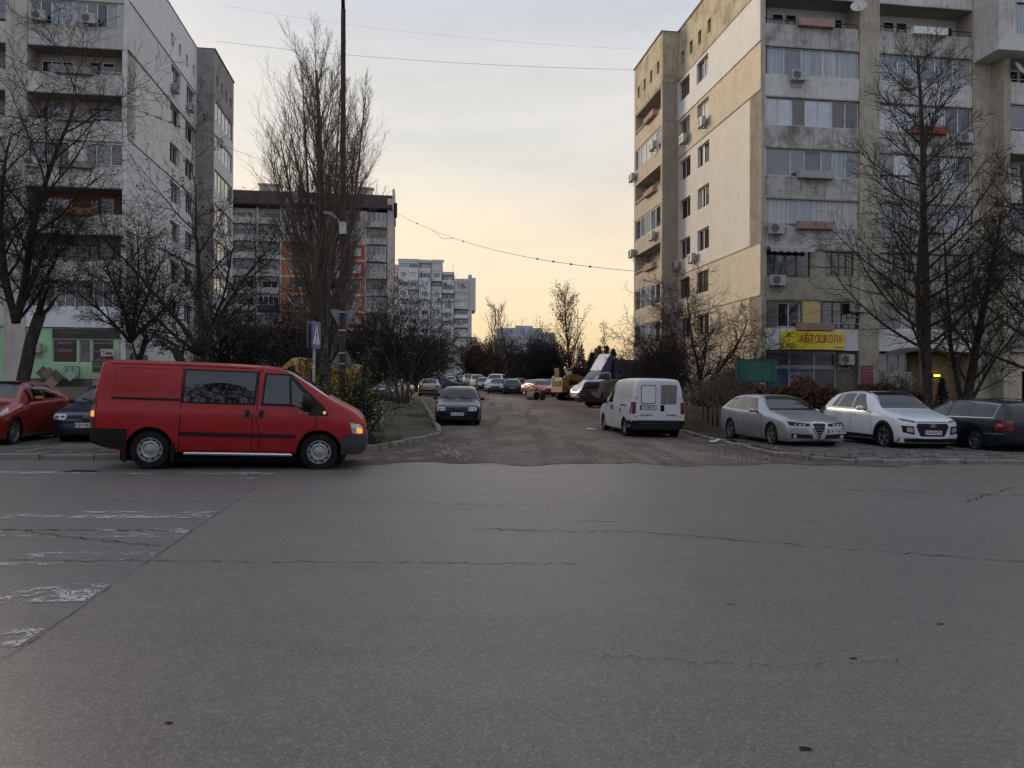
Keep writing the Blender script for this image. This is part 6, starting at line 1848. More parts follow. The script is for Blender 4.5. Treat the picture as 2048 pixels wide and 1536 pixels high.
    def mirror(s, u, z, y, mat, size=(.14, .2, .15)):
        for sg in (-1, 1):
            mb = MB(); n = 10
            a, b, c = size
            prof = [(0, .0), (.5, .12), (.85, .35), (1, .65), (.96, 1.0)]
            mb.lathe([(r * .5, -h) for r, h in prof] + [(0, -1.0)], 14, 'x')
            o = mb.build('wing_mirror', [mat], s.o, smooth=True, angle=50, fix=True)
            o.scale = (a, b, c); o.location = (s.L/2 - u + a * .3, sg * (y + b * .5), z)
            mm = MB(); mm.box((-.02, -.09 if sg > 0 else 0, -.02), (.02, 0 if sg > 0 else .09, .02)); f = mm.build('mirror_arm', PLAST, s.o); f.location = (s.L/2 - u, sg * (y + .03), z - c * .3)
    def place(s, px, d, heading, x=None, dz=0.0):
        x = PX(px, d) if x is None else x
        s.o.location = (x, d, gz(x, d) + dz)
        h = Vector(heading).normalized(); yaw = math.atan2(h.y, h.x)
        # sit on the slope
        e = 1.2
        p1 = gz(x + h.x * e, d + h.y * e); p0 = gz(x - h.x * e, d - h.y * e)
        l1 = gz(x - h.y * .7, d + h.x * .7); l0 = gz(x + h.y * .7, d - h.x * .7)
        s.o.rotation_euler = (math.atan2(l1 - l0, 1.4), -math.atan2(p1 - p0, 2 * e), yaw)
        return s
WHEELS = {}
def rr_(cx, cz, w_, h_, r_=.07, n=4):
    b, t = [], []
    for k in range(n + 1):
        a = math.pi / 2 * k / n; b.append((cx - w_/2 + r_ - r_ * math.cos(a), cz - h_/2 + r_ - r_ * math.sin(a)))
    for k in range(n + 1):
        a = math.pi / 2 * (1 - k / n); b.append((cx + w_/2 - r_ + r_ * math.cos(a), cz - h_/2 + r_ - r_ * math.sin(a)))
    t = [(x, 2 * cz - z) for x, z in b]
    return b, t
def ring_emblem(parent, q, r, kind, rot, mat=CHROME):
    mb = MB()
    mb.lathe([(r, 0), (r, .008), (r * .86, .008), (r * .86, 0)], 24, 'z')
    def st(pts, w):
        for (a, b), (c, d) in zip(pts, pts[1:]):
            L = math.hypot(c - a, d - b); nx, ny = -(d - b) / L * w, (c - a) / L * w
            mb.quad((a * r - nx * r, b * r - ny * r, .007), (c * r - nx * r, d * r - ny * r, .007), (c * r + nx * r, d * r + ny * r, .007), (a * r + nx * r, b * r + ny * r, .007))
    if kind == 'vw':
        st([(-.38, .8), (0, .12), (.38, .8)], .075); st([(-.78, .42), (-.42, -.72), (0, .02), (.42, -.72), (.78, .42)], .075)
    elif kind == 'h':
        st([(-.35, -.6), (-.12, .6)], .12); st([(.12, -.6), (.35, .6)], .12); st([(-.3, -.12), (.3, .12)], .1)
    else:
        st([(-.6, 0), (.6, 0)], .1)
    o = mb.build('emblem', mat, parent, fix=False); o.location = q; o.rotation_euler = rot
    if kind == 'h': o.scale = (1.5, .85, 1)
    return o
FACE_F = (R(90), 0, R(90))      # a flat sign turned to look out of the nose

# ================================================================== red delivery van on the main road
RED_V = paint('van_red', (0.31, 0.006, 0.010), .36, dirt=.22, coat=.22, spec=.3)
st = [(0.0, .40, .72, .78, .66, .74, .66), (.06, .30, .86, .95, .82, .86, .74), (.2, .28, .94, 1.09, .89, .93, .78), (.4, .28, 1.00, 1.20, .92, .955, .80), (.58, .28, 1.05, 1.29, .93, .965, .81), (.68, .28, 1.07, 1.35, .935, .97, .81),
      (1.0, .28, 1.09, 1.56, .94, .975, .80), (1.3, .28, 1.10, 1.75, .94, .98, .79), (1.46, .28, 1.10, 1.83, .94, .98, .785), (1.62, .28, 1.10, 1.868, .94, .98, .79), (2.0, .28, 1.10, 1.895, .94, .985, .80), (3.0, .28, 1.10, 1.915, .94, .985, .81), (4.2, .30, 1.10, 1.92, .94, .985, .82), (4.50, .36, 1.10, 1.915, .935, .98, .815), (4.55, .40, 1.10, 1.905, .93, .975, .81), (4.575, .41, 1.10, 1.88, .93, .972, .80), (4.62, .42, 1.09, 1.52, .92, .965, .86), (4.66, .43, 1.05, 1.18, .91, .955, .91), (4.68, .44, 1.0, 1.06, .90, .945, .92)]
v = Car('delivery_van', 'red panel van with flashing amber indicators waiting on the main road', st, (.80, 3.70), .335, RED_V, arch=.405, cat='van')
v.wheel_set(STEEL, 10, .64, .2, .03, 'cover')
# lower black cladding and bumpers
v.both('front_bumper', [(.03, .33), (.28, .31), (.42, .31)], [(.03, .66), (.28, .66), (.40, .66)], GREYP, off=.03, nu=8, nv=6)
v.patch('front_bumper', 'F', [(-.86, .33), (.86, .33)], [(-.84, .66), (.84, .66)], GREYP, off=.03, nu=14, nv=5)
v.both('rear_bumper', [(4.08, .36), (4.45, .39), (4.67, .455)], [(4.08, .70), (4.45, .70), (4.67, .70)], PLAST, off=.035, nu=10, nv=5)
v.patch('rear_bumper', 'B', [(-.9, .47), (.9, .47)], [(-.9, .70), (.9, .70)], PLAST, off=.035, nu=14, nv=4)
v.both('side_moulding', [(1.22, .585), (2.2, .59), (3.2, .60)], [(1.22, .645), (2.2, .655), (3.2, .665)], PLAST, off=.018, nu=20, nv=2)
v.both('sliding_door_rail', [(3.18, 1.205), (4.36, 1.215)], [(3.18, 1.245), (4.36, 1.255)], PLAST, off=.012, nu=12, nv=1)
VG = simple('van_glass', (0.004, 0.005, 0.007), .03, ior=1.75)
v.both('side_window', [(1.94, 1.16), (2.8, 1.165), (3.20, 1.175)], [(1.90, 1.765), (2.8, 1.775), (3.18, 1.78)], PLAST, off=.006, nu=14, nv=7)
v.both('side_window', [(1.98, 1.19), (2.8, 1.195), (3.16, 1.20)], [(1.94, 1.735), (2.8, 1.745), (3.15, 1.75)], VG, off=.010, nu=14, nv=7)
for z in ('L', 'R'):
    dw = v.patch('door_window_frame', z, [(.64, 1.00), (1.0, 1.0), (1.2, 1.15), (1.84, 1.16)], [(.74, 1.17), (1.08, 1.47), (1.34, 1.735), (1.80, 1.745)], PLAST, off=.007, nu=24, nv=10)
    v.patch('side_window', z, [(1.34, 1.195), (1.80, 1.20)], [(1.38, 1.70), (1.76, 1.71)], VG, off=.012, nu=8, nv=8, parent=dw)
    v.patch('quarter_window', z, [(.96, 1.08), (1.30, 1.19)], [(1.0, 1.28), (1.33, 1.63)], VG, off=.012, nu=8, nv=8, parent=dw)
v.screen(.70, 1.50, .95, .95)
v.lines2('door_gap', [(.86, 1.0), (.87, .80), (1.06, .66), (1.16, .50), (1.19, .33)], .012, DARKP)
v.lines2('door_gap', [(1.86, .33), (1.85, .66), (1.91, .95), (1.90, 1.77), (1.84, 1.79)], .012, DARKP)
v.lines2('door_gap', [(1.98, .33), (1.97, 1.1)], .010, DARKP); v.lines2('door_gap', [(3.215, .34), (3.20, 1.1), (3.21, 1.82)], .012, DARKP)
v.lines2('door_gap', [(2.0, 1.815), (3.2, 1.835), (4.4, 1.835)], .008, DARKP)
v.lines2('crease_shade_line', [(3.25, .86), (4.7, .88)], .010, simple('van_red_crease_shade', (.17, .008, .012), .5))  # shade of the body creases painted on as darker red strips
v.lines2('crease_shade_line', [(3.3, 1.76), (4.2, 1.775), (4.32, 1.70), (4.34, 1.28)], .008, MATS['van_red_crease_shade'])
for a in (1.76, 2.0):
    hs = v.both('handle_recess_shade', [(a, .93), (a + .16, .93)], [(a, 1.08), (a + .16, 1.08)], simple('van_red_recess_shade', (.2, .008, .012), .4), off=.004, nu=3, nv=3)  # shade inside the recess painted on as a darker red patch
    v.both('door_handle', [(a + .03, .945), (a + .09, .945)], [(a + .03, 1.065), (a + .09, 1.065)], PLAST, off=.03, nu=3, nv=4)
for z in ('L', 'R'):
    hl = v.patch('headlight', z, [(.03, .68), (.10, .67), (.22, .69)], [(.045, .80), (.10, .85), (.26, .88)], LAMPC, off=.012, nu=8, nv=5)
    v.patch('indicator', z, [(.05, .69), (.14, .69)], [(.055, .77), (.15, .79)], LAMPO, off=.018, nu=5, nv=4, parent=hl)
    v.patch('side_repeater', z, [(.70, 1.025), (.745, 1.025)], [(.70, 1.07), (.745, 1.07)], LAMPO, off=.02, nu=3, nv=3)
    tl = v.patch('tail_light', z, [(4.60, .72), (4.675, .72)], [(4.60, 1.2), (4.675, 1.2)], LAMPR, off=.012, nu=3, nv=8)
    v.patch('indicator', z, [(4.615, .90), (4.67, .90)], [(4.615, 1.0), (4.67, 1.0)], LAMPO, off=.018, nu=2, nv=3, parent=tl)
v.mirror(.98, 1.25, .98, PLAST, (.16, .22, .28))
for sg in (-1, 1):
    mb = MB(); mb.tube([(v.L/2 - 1.24, sg * .90, .26), (v.L/2 - 1.3, sg * 1.0, .285), (v.L/2 - 3.1, sg * 1.0, .285), (v.L/2 - 3.16, sg * .90, .26)], .032, 8); mb.build('side_step', CHROME, v.o, smooth=True)
    for fx in (3.34, 4.14):
        mb = MB(); mb.box((v.L/2 - fx, sg * .93 - .06, .12), (v.L/2 - fx + .05, sg * .93 + .04, .46)); mb.build('mud_flap', RUBBER, v.o)
q, nn = v.proj('R', 1.25, 1.05)
lettering('85 T280', .05, simple('badge', (.4, .4, .4), .4), v.o, (v.L/2 - 1.08, q.y - .02, 1.04), (R(90), 0, 0), name='badge')
v.place(None, 14.69, (math.cos(R(9)), math.sin(R(9)), 0), x=-5.18)
v.o.rotation_euler[1] += R(.7)
# far side is the driver's; the near side faces the camera

# ================================================================== hatchbacks of one older type (dark blue)
GOLF = [(0.0, .26, .56, .60, .50, .54, .46), (.05, .21, .64, .68, .66, .71, .58), (.18, .19, .70, .755, .79, .815, .66), (.55, .18, .775, .85, .83, .855, .70), (1.0, .18, .86, .93, .84, .865, .74), (1.16, .18, .90, .975, .845, .868, .75),
        (1.45, .18, .915, 1.17, .845, .868, .70), (1.75, .18, .92, 1.345, .845, .868, .635), (1.95, .18, .925, 1.405, .845, .868, .61), (2.4, .18, .93, 1.44, .845, .868, .60), (3.1, .18, .945, 1.425, .845, .868, .595), (3.6, .19, .955, 1.37, .84, .86, .585), (3.86, .22, .965, 1.22, .83, .845, .60), (4.04, .26, .95, 1.03, .79, .81, .62), (4.12, .32, .82, .88, .72, .75, .60), (4.15, .40, .74, .78, .64, .66, .55)]
NAVY = paint('car_navy', (0.004, 0.005, 0.016), .22, dirt=.02, coat=.3, spec=.3)
def old_hatch(name, label, col, plate_txt, group=None):
    c = Car(name, label, GOLF, (.86, 3.37), .305, col, group=group)
    c.wheel_set(STEEL, 9, .64, .185, .02, 'cover')
    c.screen(1.2, 1.9, .97, .97); c.screen(3.66, 4.0, .9, .95, 'rear_window')
    c.glass(1.36, 2.24, 1.95, 2.24); c.glass(2.31, 3.12, 2.31, 3.02); c.glass(3.18, 3.5, 3.08, 3.34, name='quarter_window')
    c.lines2('door_gap', [(1.3, .24), (1.28, .55), (1.36, .9)], .009, DARKP); c.lines2('door_gap', [(2.27, .24), (2.27, .93), (2.27, 1.34)], .010, DARKP); c.lines2('door_gap', [(3.02, .4), (3.2, .66), (3.17, .93)], .009, DARKP)
    c.both('side_moulding', [(1.3, .50), (3.0, .51)], [(1.3, .56), (3.0, .57)], PLAST, off=.012, nu=12, nv=1)
    c.both('door_handle', [(2.05, .80), (2.22, .80)], [(2.05, .83), (2.22, .83)], col, off=.02, nu=3, nv=1)
    c.patch('front_bumper', 'F', [(-.6, .26), (.6, .26)], [(-.6, .38), (.6, .38)], PLAST, off=.012, nu=16, nv=5)
    c.patch('bumper_strip', 'F', [(-.82, .50), (.82, .50)], [(-.82, .55), (.82, .55)], PLAST, off=.014, nu=16, nv=1)
    c.patch('grille', 'F', [(-.42, .605), (0, .60), (.42, .605)], [(-.42, .675), (0, .685), (.42, .675)], PLAST, off=.010, nu=12, nv=4)
    for sg in (-1, 1):
        b_, t_ = rr_(sg * .585, .642, .30, .125, .055); h = c.patch('headlight', 'F', b_, t_, LAMPC, off=.010, nu=14, nv=5)
        for yy in (.51, .64):
            q, nn = c.proj('F', sg * yy, .64)
            mb = MB(); mb.lathe([(.035, .0), (.045, .014), (.03, .016), (0, .008)], 14, 'x'); e = mb.build('reflector', simple('lamp_inner', (.22, .22, .23), .1, .8), h); e.location = q + Vector((.004, 0, 0))
    q, nn = c.proj('F', 0, .645); ring_emblem(c.o, q + Vector((.018, 0, 0)), .06, 'vw', FACE_F)
    c.plate('F', 0, .46, plate_txt, off=.022)
    c.mirror(1.5, .98, .86, PLAST, (.11, .17, .12))
    mb = MB(); mb.tube([(c.L/2 - 1.12, .55, .985), (c.L/2 - 1.28, .05, 1.07)], .009, 4); mb.tube([(c.L/2 - 1.12, -.1, .985), (c.L/2 - 1.28, -.6, 1.06)], .009, 4); mb.build('wiper', PLAST, c.o)
    for sg in (-1, 1): c.patch('tail_light', 'B', [(sg * .55, .80), (sg * .76, .80)], [(sg * .55, .93), (sg * .76, .93)], LAMPR, off=.01, nu=5, nv=4)
    c.plate('B', 0, .62, plate_txt)
    return c
c = old_hatch('hatchback_car', 'dark blue hatchback facing us at the mouth of the side street', NAVY, 'CB 1262 CA'); c.place(919, 31.0, (.02, -1, 0))
c = old_hatch('hatchback_car', 'dark blue hatchback half hidden behind the rear of the red van', paint('car_navy2', (.008, .010, .035), .25, dirt=.12), 'CB 9183 CX'); c.place(None, 20.0, (.13, -.99, 0), x=-10.2, dz=.05)

# ================================================================== red hatchback, far left
RED_P = paint('car_red', (0.28, 0.022, 0.016), .2, metal=.35, dirt=.1)
st = [(0.0, .28, .56, .60, .46, .52, .42), (.06, .20, .66, .70, .68, .72, .55), (.22, .17, .74, .80, .79, .82, .62), (.6, .17, .84, .91, .84, .862, .67), (.95, .17, .92, 1.0, .85, .868, .70), (1.1, .17, .95, 1.07, .85, .87, .70), (1.45, .17, .97, 1.26, .85, .87, .63), (1.75, .17, .985, 1.395, .85, .87, .57), (2.1, .17, 1.0, 1.46, .85, .87, .545), (2.7, .17, 1.03, 1.465, .85, .87, .535), (3.3, .18, 1.07, 1.41, .85, .87, .52), (3.65, .22, 1.09, 1.28, .84, .85, .53), (3.86, .28, 1.04, 1.12, .80, .81, .55), (3.95, .36, .9, .94, .72, .74, .54), (3.97, .42, .84, .88, .68, .70, .52)]
c = Car('hatchback_car', 'bright red hatchback with silver wheels at the left edge', st, (.84, 3.38), .31, RED_P, arch=.35)
c.wheel_set(ALLOY, 8, .68, .19, .02, 'spoke')
c.screen(1.12, 1.98, .97, .97); c.screen(3.36, 3.8, .9, .9, 'rear_window')
c.glass(1.75, 2.32, 2.02, 2.32); c.glass(1.5, 1.70, 1.66, 1.72, name='quarter_window'); c.glass(2.40, 3.18, 2.40, 2.98, mt=.085)
c.lines2('door_gap', [(1.42, .25), (1.38, .6), (1.5, .96)], .009, DARKP); c.lines2('door_gap', [(2.36, .25), (2.36, 1.0), (2.36, 1.36)], .010, DARKP); c.lines2('door_gap', [(2.98, .4), (3.2, .7), (3.22, 1.05)], .009, DARKP)
c.lines2('sill_trim', [(1.4, .235), (3.0, .25)], .02, CHROME, .012)
c.both('door_handle', [(2.12, .86), (2.3, .87)], [(2.12, .89), (2.3, .90)], RED_P, off=.022, nu=3, nv=1); c.both('door_handle', [(2.92, .93), (3.1, .94)], [(2.92, .96), (3.1, .97)], RED_P, off=.022, nu=3, nv=1)
for sg, vw in ((1, 'L'), (-1, 'R')):
    c.patch('headlight', vw, [(.14, .66), (.5, .76)], [(.16, .72), (.62, .87)], LAMPC, off=.01, nu=8, nv=5)
    c.patch('tail_light', vw, [(3.56, .80), (3.88, .78)], [(3.6, .98), (3.84, .96)], LAMPR, off=.01, nu=6, nv=5)
c.patch('grille', 'F', [(-.4, .30), (.4, .30)], [(-.36, .52), (.36, .52)], PLAST, off=.01, nu=10, nv=4)
c.mirror(1.62, 1.06, .87, RED_P, (.13, .2, .13))
c.place(None, 18.3, (.14, -.99, 0), x=-12.15, dz=.05)

# ================================================================== white panel van seen from behind
WHT_V = paint('van_white', (0.60, 0.61, 0.63), .35, dirt=.75)
st = [(0.0, .32, .60, .66, .60, .66, .56), (.08, .22, .76, .84, .78, .80, .66), (.3, .2, .88, .98, .86, .87, .7), (.8, .2, 1.0, 1.16, .89, .90, .72), (1.1, .2, 1.04, 1.34, .895, .905, .70), (1.5, .2, 1.05, 1.66, .9, .91, .68), (1.8, .2, 1.06, 1.84, .9, .91, .69), (2.1, .2, 1.06, 1.90, .9, .91, .70), (3.2, .22, 1.06, 1.94, .9, .91, .705), (4.1, .34, 1.06, 1.935, .9, .91, .72), (4.36, .46, 1.06, 1.915, .885, .90, .71), (4.42, .47, 1.06, 1.885, .87, .885, .695), (4.44, .48, 1.05, 1.855, .86, .875, .68)]
c = Car('delivery_van', 'dirty white panel van parked with its rear doors towards us', st, (.86, 3.68), .315, WHT_V, arch=.36, cat='van')
c.wheel_set(simple('dusty_steel', (.20, .18, .16), .7, .2, var=.3), 8, .6, .18, .02, 'cover')
c.screen(1.14, 1.76, .95, .95)
c.glass(1.42, 2.05, 1.72, 2.02, mt=.16, mb_=.03)
c.lines2('door_gap', [(1.2, .3), (1.18, .7), (1.3, 1.04)], .009, DARKP); c.lines2('door_gap', [(2.12, .3), (2.12, 1.06), (2.06, 1.78)], .010, DARKP); c.lines2('door_gap', [(3.12, .4), (3.12, 1.0), (3.06, 1.8)], .009, DARKP)
c.both('sliding_door_rail', [(3.14, 1.02), (3.86, 1.02)], [(3.14, 1.06), (3.86, 1.06)], DARKP, off=.008, nu=8, nv=1)
for a in (1.94, 2.18): c.both('door_handle', [(a, .84), (a + .07, .84)], [(a, 1.0), (a + .07, 1.0)], PLAST, off=.02, nu=2, nv=4)
c.both('door_handle', [(3.2, .80), (3.26, .80)], [(3.2, .92), (3.26, .92)], PLAST, off=.016, nu=2, nv=3)
c.lines2('side_crease_shade', [(.5, .72), (2.1, .70), (3.3, .70)], .012, simple('van_white_crease_shade', (.36, .35, .33), .6))  # crease shade painted along the side as a grey strip
c.patch('rear_bumper', 'B', [(-.84, .49), (.84, .49)], [(-.86, .585), (.86, .585)], PLAST, off=.05, nu=12, nv=3)
c.both('rear_bumper', [(4.06, .40), (4.42, .50)], [(4.06, .58), (4.42, .58)], PLAST, off=.03, nu=4, nv=3)
SEALD = simple('rubber_seal', (.02, .02, .02), .7)
rd = c.patch('rear_door', 'B', [(.03, .60), (.74, .60)], [(.03, 1.83), (.62, 1.83)], WHT_V, off=.012, nu=8, nv=14)
rd2 = c.patch('rear_door', 'B', [(-.74, .60), (-.03, .60)], [(-.62, 1.83), (-.03, 1.83)], WHT_V, off=.012, nu=8, nv=14)
b_, t_ = rr_(.33, 1.42, .50, .60); c.patch('window_seal', 'B', b_, t_, SEALD, off=.018, nu=18, nv=8, parent=rd)
b_, t_ = rr_(.33, 1.42, .455, .555, .06); c.patch('blanked_window', 'B', b_, t_, WHT_V, off=.022, nu=18, nv=8, parent=rd)
b_, t_ = rr_(-.34, 1.42, .52, .62, .03)
m_, nt, p = new_mat('taped_sheet')
f = ramp(nt, noise_node(nt, 6, 4, .6, (1, 6, .5)), .35, .65); nt.links.new(mixc(nt, f, (.13, .115, .11), (.22, .2, .195)), p.inputs['Base Color']); p.inputs['Roughness'].default_value = .45
bump(nt, p, noise_node(nt, 8, 3, .6, (1, 7, .5)), .8, .03); MATS['taped_sheet'] = m_
c.patch('taped_window', 'B', b_, t_, m_, off=.022, nu=12, nv=8, parent=rd2)
c.patch('plate_recess', 'B', [(.06, .93), (.60, .93)], [(.06, 1.09), (.60, 1.09)], simple('recess_grey', (.3, .3, .31), .6), off=.015, nu=4, nv=2, parent=rd)
c.plate('B', .33, 1.0, 'CB 2209 TK', off=.03)
c.patch('door_handle', 'B', [(-.20, .88), (-.07, .88)], [(-.20, 1.08), (-.07, 1.08)], DARKP, off=.02, nu=2, nv=3, parent=rd2)
q, nn = c.proj('B', .33, .75); lettering('PEUGEOT', .075, INK, c.o, q + Vector((-.018, .06, .0)), (R(90), 0, R(-90)), name='badge', width=.42, bold=.002)
q, nn = c.proj('B', -.45, .75); lettering('EXPERT', .075, INK, c.o, q + Vector((-.018, .0, .0)), (R(90), 0, R(-90)), name='badge', width=.36, bold=.002)
for sg in (-1, 1):
    c.patch('tail_light', 'B', [(sg * .745, .80), (sg * .865, .80)], [(sg * .735, 1.17), (sg * .85, 1.17)], LAMPR, off=.016, nu=4, nv=8)
    for z in (.74, 1.34):
        q, nn = c.proj('B', sg * .72, z); mb = MB(); mb.box((-.03, -.06, -.025), (.01, .06, .025)); h = mb.build('hinge', WHT_V, c.o); h.location = q
c.both('tail_light', [(4.36, .80), (4.425, .80)], [(4.36, 1.17), (4.425, 1.17)], LAMPR, off=.012, nu=2, nv=6)
c.mirror(1.38, 1.12, .90, PLAST, (.12, .2, .2))
mb = MB(); mb.box((-c.L/2 - .03, -.82, .30), (-c.L/2 + .25, .82, .47)); mb.build('underrun_bar', PLAST, c.o)
c.place(None, 26.8, (-.125, .99, 0), x=4.38, dz=.0)

# ================================================================== silver estate car
SILV = paint('car_silver', (0.36, 0.37, 0.385), .3, metal=.55, dirt=.15)
st = [(0.0, .26, .52, .60, .34, .40, .30), (.05, .20, .60, .68, .62, .66, .5), (.2, .17, .67, .745, .80, .83, .62), (.6, .16, .76, .85, .865, .89, .69), (1.1, .16, .84, .93, .885, .91, .72), (1.4, .16, .88, .985, .885, .913, .72), (1.75, .16, .90, 1.16, .885, .913, .68), (2.1, .16, .91, 1.335, .885, .913, .61), (2.4, .16, .92, 1.40, .885, .913, .59), (3.0, .17, .935, 1.425, .885, .913, .58), (3.7, .18, .96, 1.405, .885, .913, .565), (4.2, .2, .985, 1.34, .87, .895, .54), (4.48, .25, 1.0, 1.16, .83, .85, .53), (4.62, .32, .92, .98, .75, .77, .55), (4.66, .40, .84, .88, .68, .70, .52)]
c = Car('estate_car', 'silver estate car with a triangular grille parked left of the white hatchback', st, (.94, 3.64), .325, SILV, arch=.365)
c.wheel_set(ALLOY, 5, .72, .21, .01, 'twin')
c.screen(1.43, 2.28, .97, .97); c.screen(4.1, 4.5, .9, .95, 'rear_window')
c.glass(1.78, 2.62, 2.3, 2.62); c.glass(2.70, 3.5, 2.70, 3.42); c.glass(3.58, 4.2, 3.5, 3.98, name='quarter_window', mt=.1)
c.lines2('door_gap', [(1.5, .24), (1.48, .6), (1.6, .9)], .009, DARKP); c.lines2('door_gap', [(2.66, .24), (2.66, .95), (2.66, 1.34)], .010, DARKP); c.lines2('door_gap', [(3.3, .4), (3.55, .7), (3.54, .96)], .009, DARKP)
for a in (2.36, 3.2): c.both('door_handle', [(a, .80), (a + .2, .805)], [(a, .835), (a + .2, .84)], SILV, off=.025, nu=4, nv=1)
c.patch('grille', 'F', [(-.015, .27), (.015, .27)], [(-.20, .66), (.20, .66)], PLAST, off=.012, nu=8, nv=8)
c.line('grille_rim', 'F', [(0, .25), (-.21, .64), (-.16, .69), (.16, .69), (.21, .64), (0, .25)], .03, CHROME, .02)
for k in range(4):
    hw = .05 + .035 * k; c.line('grille_bar', 'F', [(-hw, .36 + .075 * k), (hw, .36 + .075 * k)], .012, CHROME, .018)
for sg in (-1, 1):
    h = c.patch('headlight', 'F', [(sg * .26, .60), (sg * .78, .615)], [(sg * .26, .665), (sg * .78, .715)], PLAST, off=.01, nu=10, nv=4)
    for yy in (.42, .53, .64):
        q, nn = c.proj('F', sg * yy, .64); mb = MB(); mb.lathe([(.033, .0), (.038, .016), (.026, .012), (0, .018)], 14, 'x'); e = mb.build('lamp', LAMPC, h); e.location = q + Vector((.004, 0, 0))
    c.patch('air_intake', 'F', [(sg * .16, .27), (sg * .72, .29)], [(sg * .2, .38), (sg * .74, .40)], PLAST, off=.008, nu=8, nv=3)
    q, nn = c.proj('F', sg * .66, .33); mb = MB(); mb.lathe([(.045, .0), (.05, .012), (0, .014)], 14, 'x'); e = mb.build('fog_lamp', LAMPC, c.o); e.location = q + Vector((.006, 0, 0))
q, nn = c.proj('F', 0, .70); ring_emblem(c.o, q + Vector((.016, 0, .0)), .042, 'x', FACE_F)
c.plate('F', .50, .47, 'CB 1146 KP', off=.02)
c.mirror(1.86, .96, .90, SILV, (.13, .2, .13))
c.lines2('sill_trim', [(1.5, .21), (3.2, .23)], .03, simple('sill_grey', (.2, .2, .21), .4), .006)
c.place(None, 22.8, (.1345, -.991, 0), x=7.86, dz=.045)

# ================================================================== white crossover
WHT_C = paint('car_white', (0.64, 0.66, 0.69), .25, dirt=.08)
st = [(0.0, .30, .62, .70, .44, .50, .40), (.05, .22, .72, .80, .70, .74, .56), (.18, .20, .80, .875, .82, .845, .64), (.5, .2, .90, .98, .87, .89, .69), (.9, .2, .98, 1.06, .885, .90, .71), (1.08, .2, 1.01, 1.10, .89, .90, .75), (1.42, .2, 1.03, 1.33, .89, .90, .69), (1.72, .2, 1.05, 1.50, .89, .90, .64), (2.05, .2, 1.06, 1.57, .89, .90, .62), (2.8, .2, 1.08, 1.585, .89, .90, .61), (3.5, .21, 1.10, 1.54, .89, .90, .60), (3.86, .25, 1.12, 1.42, .88, .885, .59), (4.02, .3, 1.08, 1.2, .84, .85, .55), (4.13, .38, .96, 1.0, .76, .77, .55), (4.165, .46, .88, .92, .7, .71, .53)]
c = Car('crossover_car', 'white crossover with black wheel arches and a dark six sided grille', st, (.83, 3.43), .335, WHT_C, arch=.375)
c.wheel_set(ALLOY, 5, .7, .215, .01, 'twin')
c.screen(1.12, 2.0, .97, .97); c.screen(3.55, 3.95, .9, .9, 'rear_window')
c.glass(1.62, 2.40, 2.05, 2.40); c.glass(2.48, 3.22, 2.48, 3.1); c.glass(3.28, 3.55, 3.16, 3.32, name='quarter_window')
for wu in (.83, 3.43):
    pin = [(wu + .375 * math.cos(a), .335 + .375 * math.sin(a)) for a in np.linspace(-.25, math.pi + .25, 17)]
    pout = [(wu + .455 * math.cos(a), .335 + .455 * math.sin(a)) for a in np.linspace(-.25, math.pi + .25, 17)]
    c.both('arch_trim', pin, pout, PLAST, off=.014, nu=32, nv=2)
c.both('sill_trim', [(1.2, .22), (3.05, .24)], [(1.2, .37), (3.05, .38)], PLAST, off=.012, nu=12, nv=2)
c.lines2('door_gap', [(1.38, .38), (1.36, .65), (1.5, 1.02)], .009, DARKP); c.lines2('door_gap', [(2.44, .38), (2.44, 1.05), (2.44, 1.47)], .010, DARKP); c.lines2('door_gap', [(3.0, .5), (3.25, .8), (3.26, 1.1)], .009, DARKP)
for a in (2.16, 2.95): c.both('door_handle', [(a, .90), (a + .2, .905)], [(a, .935), (a + .2, .94)], WHT_C, off=.025, nu=4, nv=1)
for sg in (-1, 1):
    mb = MB(); mb.tube([(c.L/2 - 1.9, sg * .6, 1.54), (c.L/2 - 2.2, sg * .61, 1.60), (c.L/2 - 3.2, sg * .6, 1.585), (c.L/2 - 3.6, sg * .58, 1.50)], .016, 6); mb.build('roof_rail', PLAST, c.o)
c.patch('front_bumper', 'F', [(-.84, .24), (.84, .24)], [(-.84, .34), (.84, .34)], PLAST, off=.014, nu=16, nv=4)
c.patch('grille', 'F', [(-.36, .42), (-.34, .40), (.34, .40), (.36, .42)], [(-.47, .66), (-.43, .735), (.43, .735), (.47, .66)], PLAST, off=.014, nu=18, nv=8)
c.line('bonnet_gap', 'F', [(-.44, .775), (.44, .775)], .018, DARKP, .006)
for sg in (-1, 1):
    c.patch('daytime_lamp', 'F', [(sg * .47, .755), (sg * .80, .80)], [(sg * .49, .80), (sg * .82, .865)], simple('drl', (.12, .125, .13), .1, .3, coat=.5), off=.012, nu=8, nv=3)
    h = c.patch('headlight_pod', 'F', [(sg * .52, .44), (sg * .80, .50)], [(sg * .54, .66), (sg * .82, .68)], PLAST, off=.012, nu=8, nv=5)
    c.patch('headlight', 'F', [(sg * .56, .50), (sg * .72, .52)], [(sg * .57, .62), (sg * .73, .635)], LAMPC, off=.02, nu=5, nv=4, parent=h)
    c.patch('bumper_lip', 'F', [(sg * .2, .34), (sg * .82, .38)], [(sg * .34, .395), (sg * .82, .455)], WHT_C, off=.022, nu=10, nv=3)
    c.patch('tail_light', 'LR'[0 if sg > 0 else 1], [(3.86, .98), (4.08, .98)], [(3.86, 1.06), (4.06, 1.06)], LAMPR, off=.01, nu=5, nv=3)
q, nn = c.proj('F', 0, .68); ring_emblem(c.o, q + Vector((.018, 0, 0)), .062, 'h', FACE_F)
c.plate('F', 0, .50, 'CB 6414 TX', off=.03)
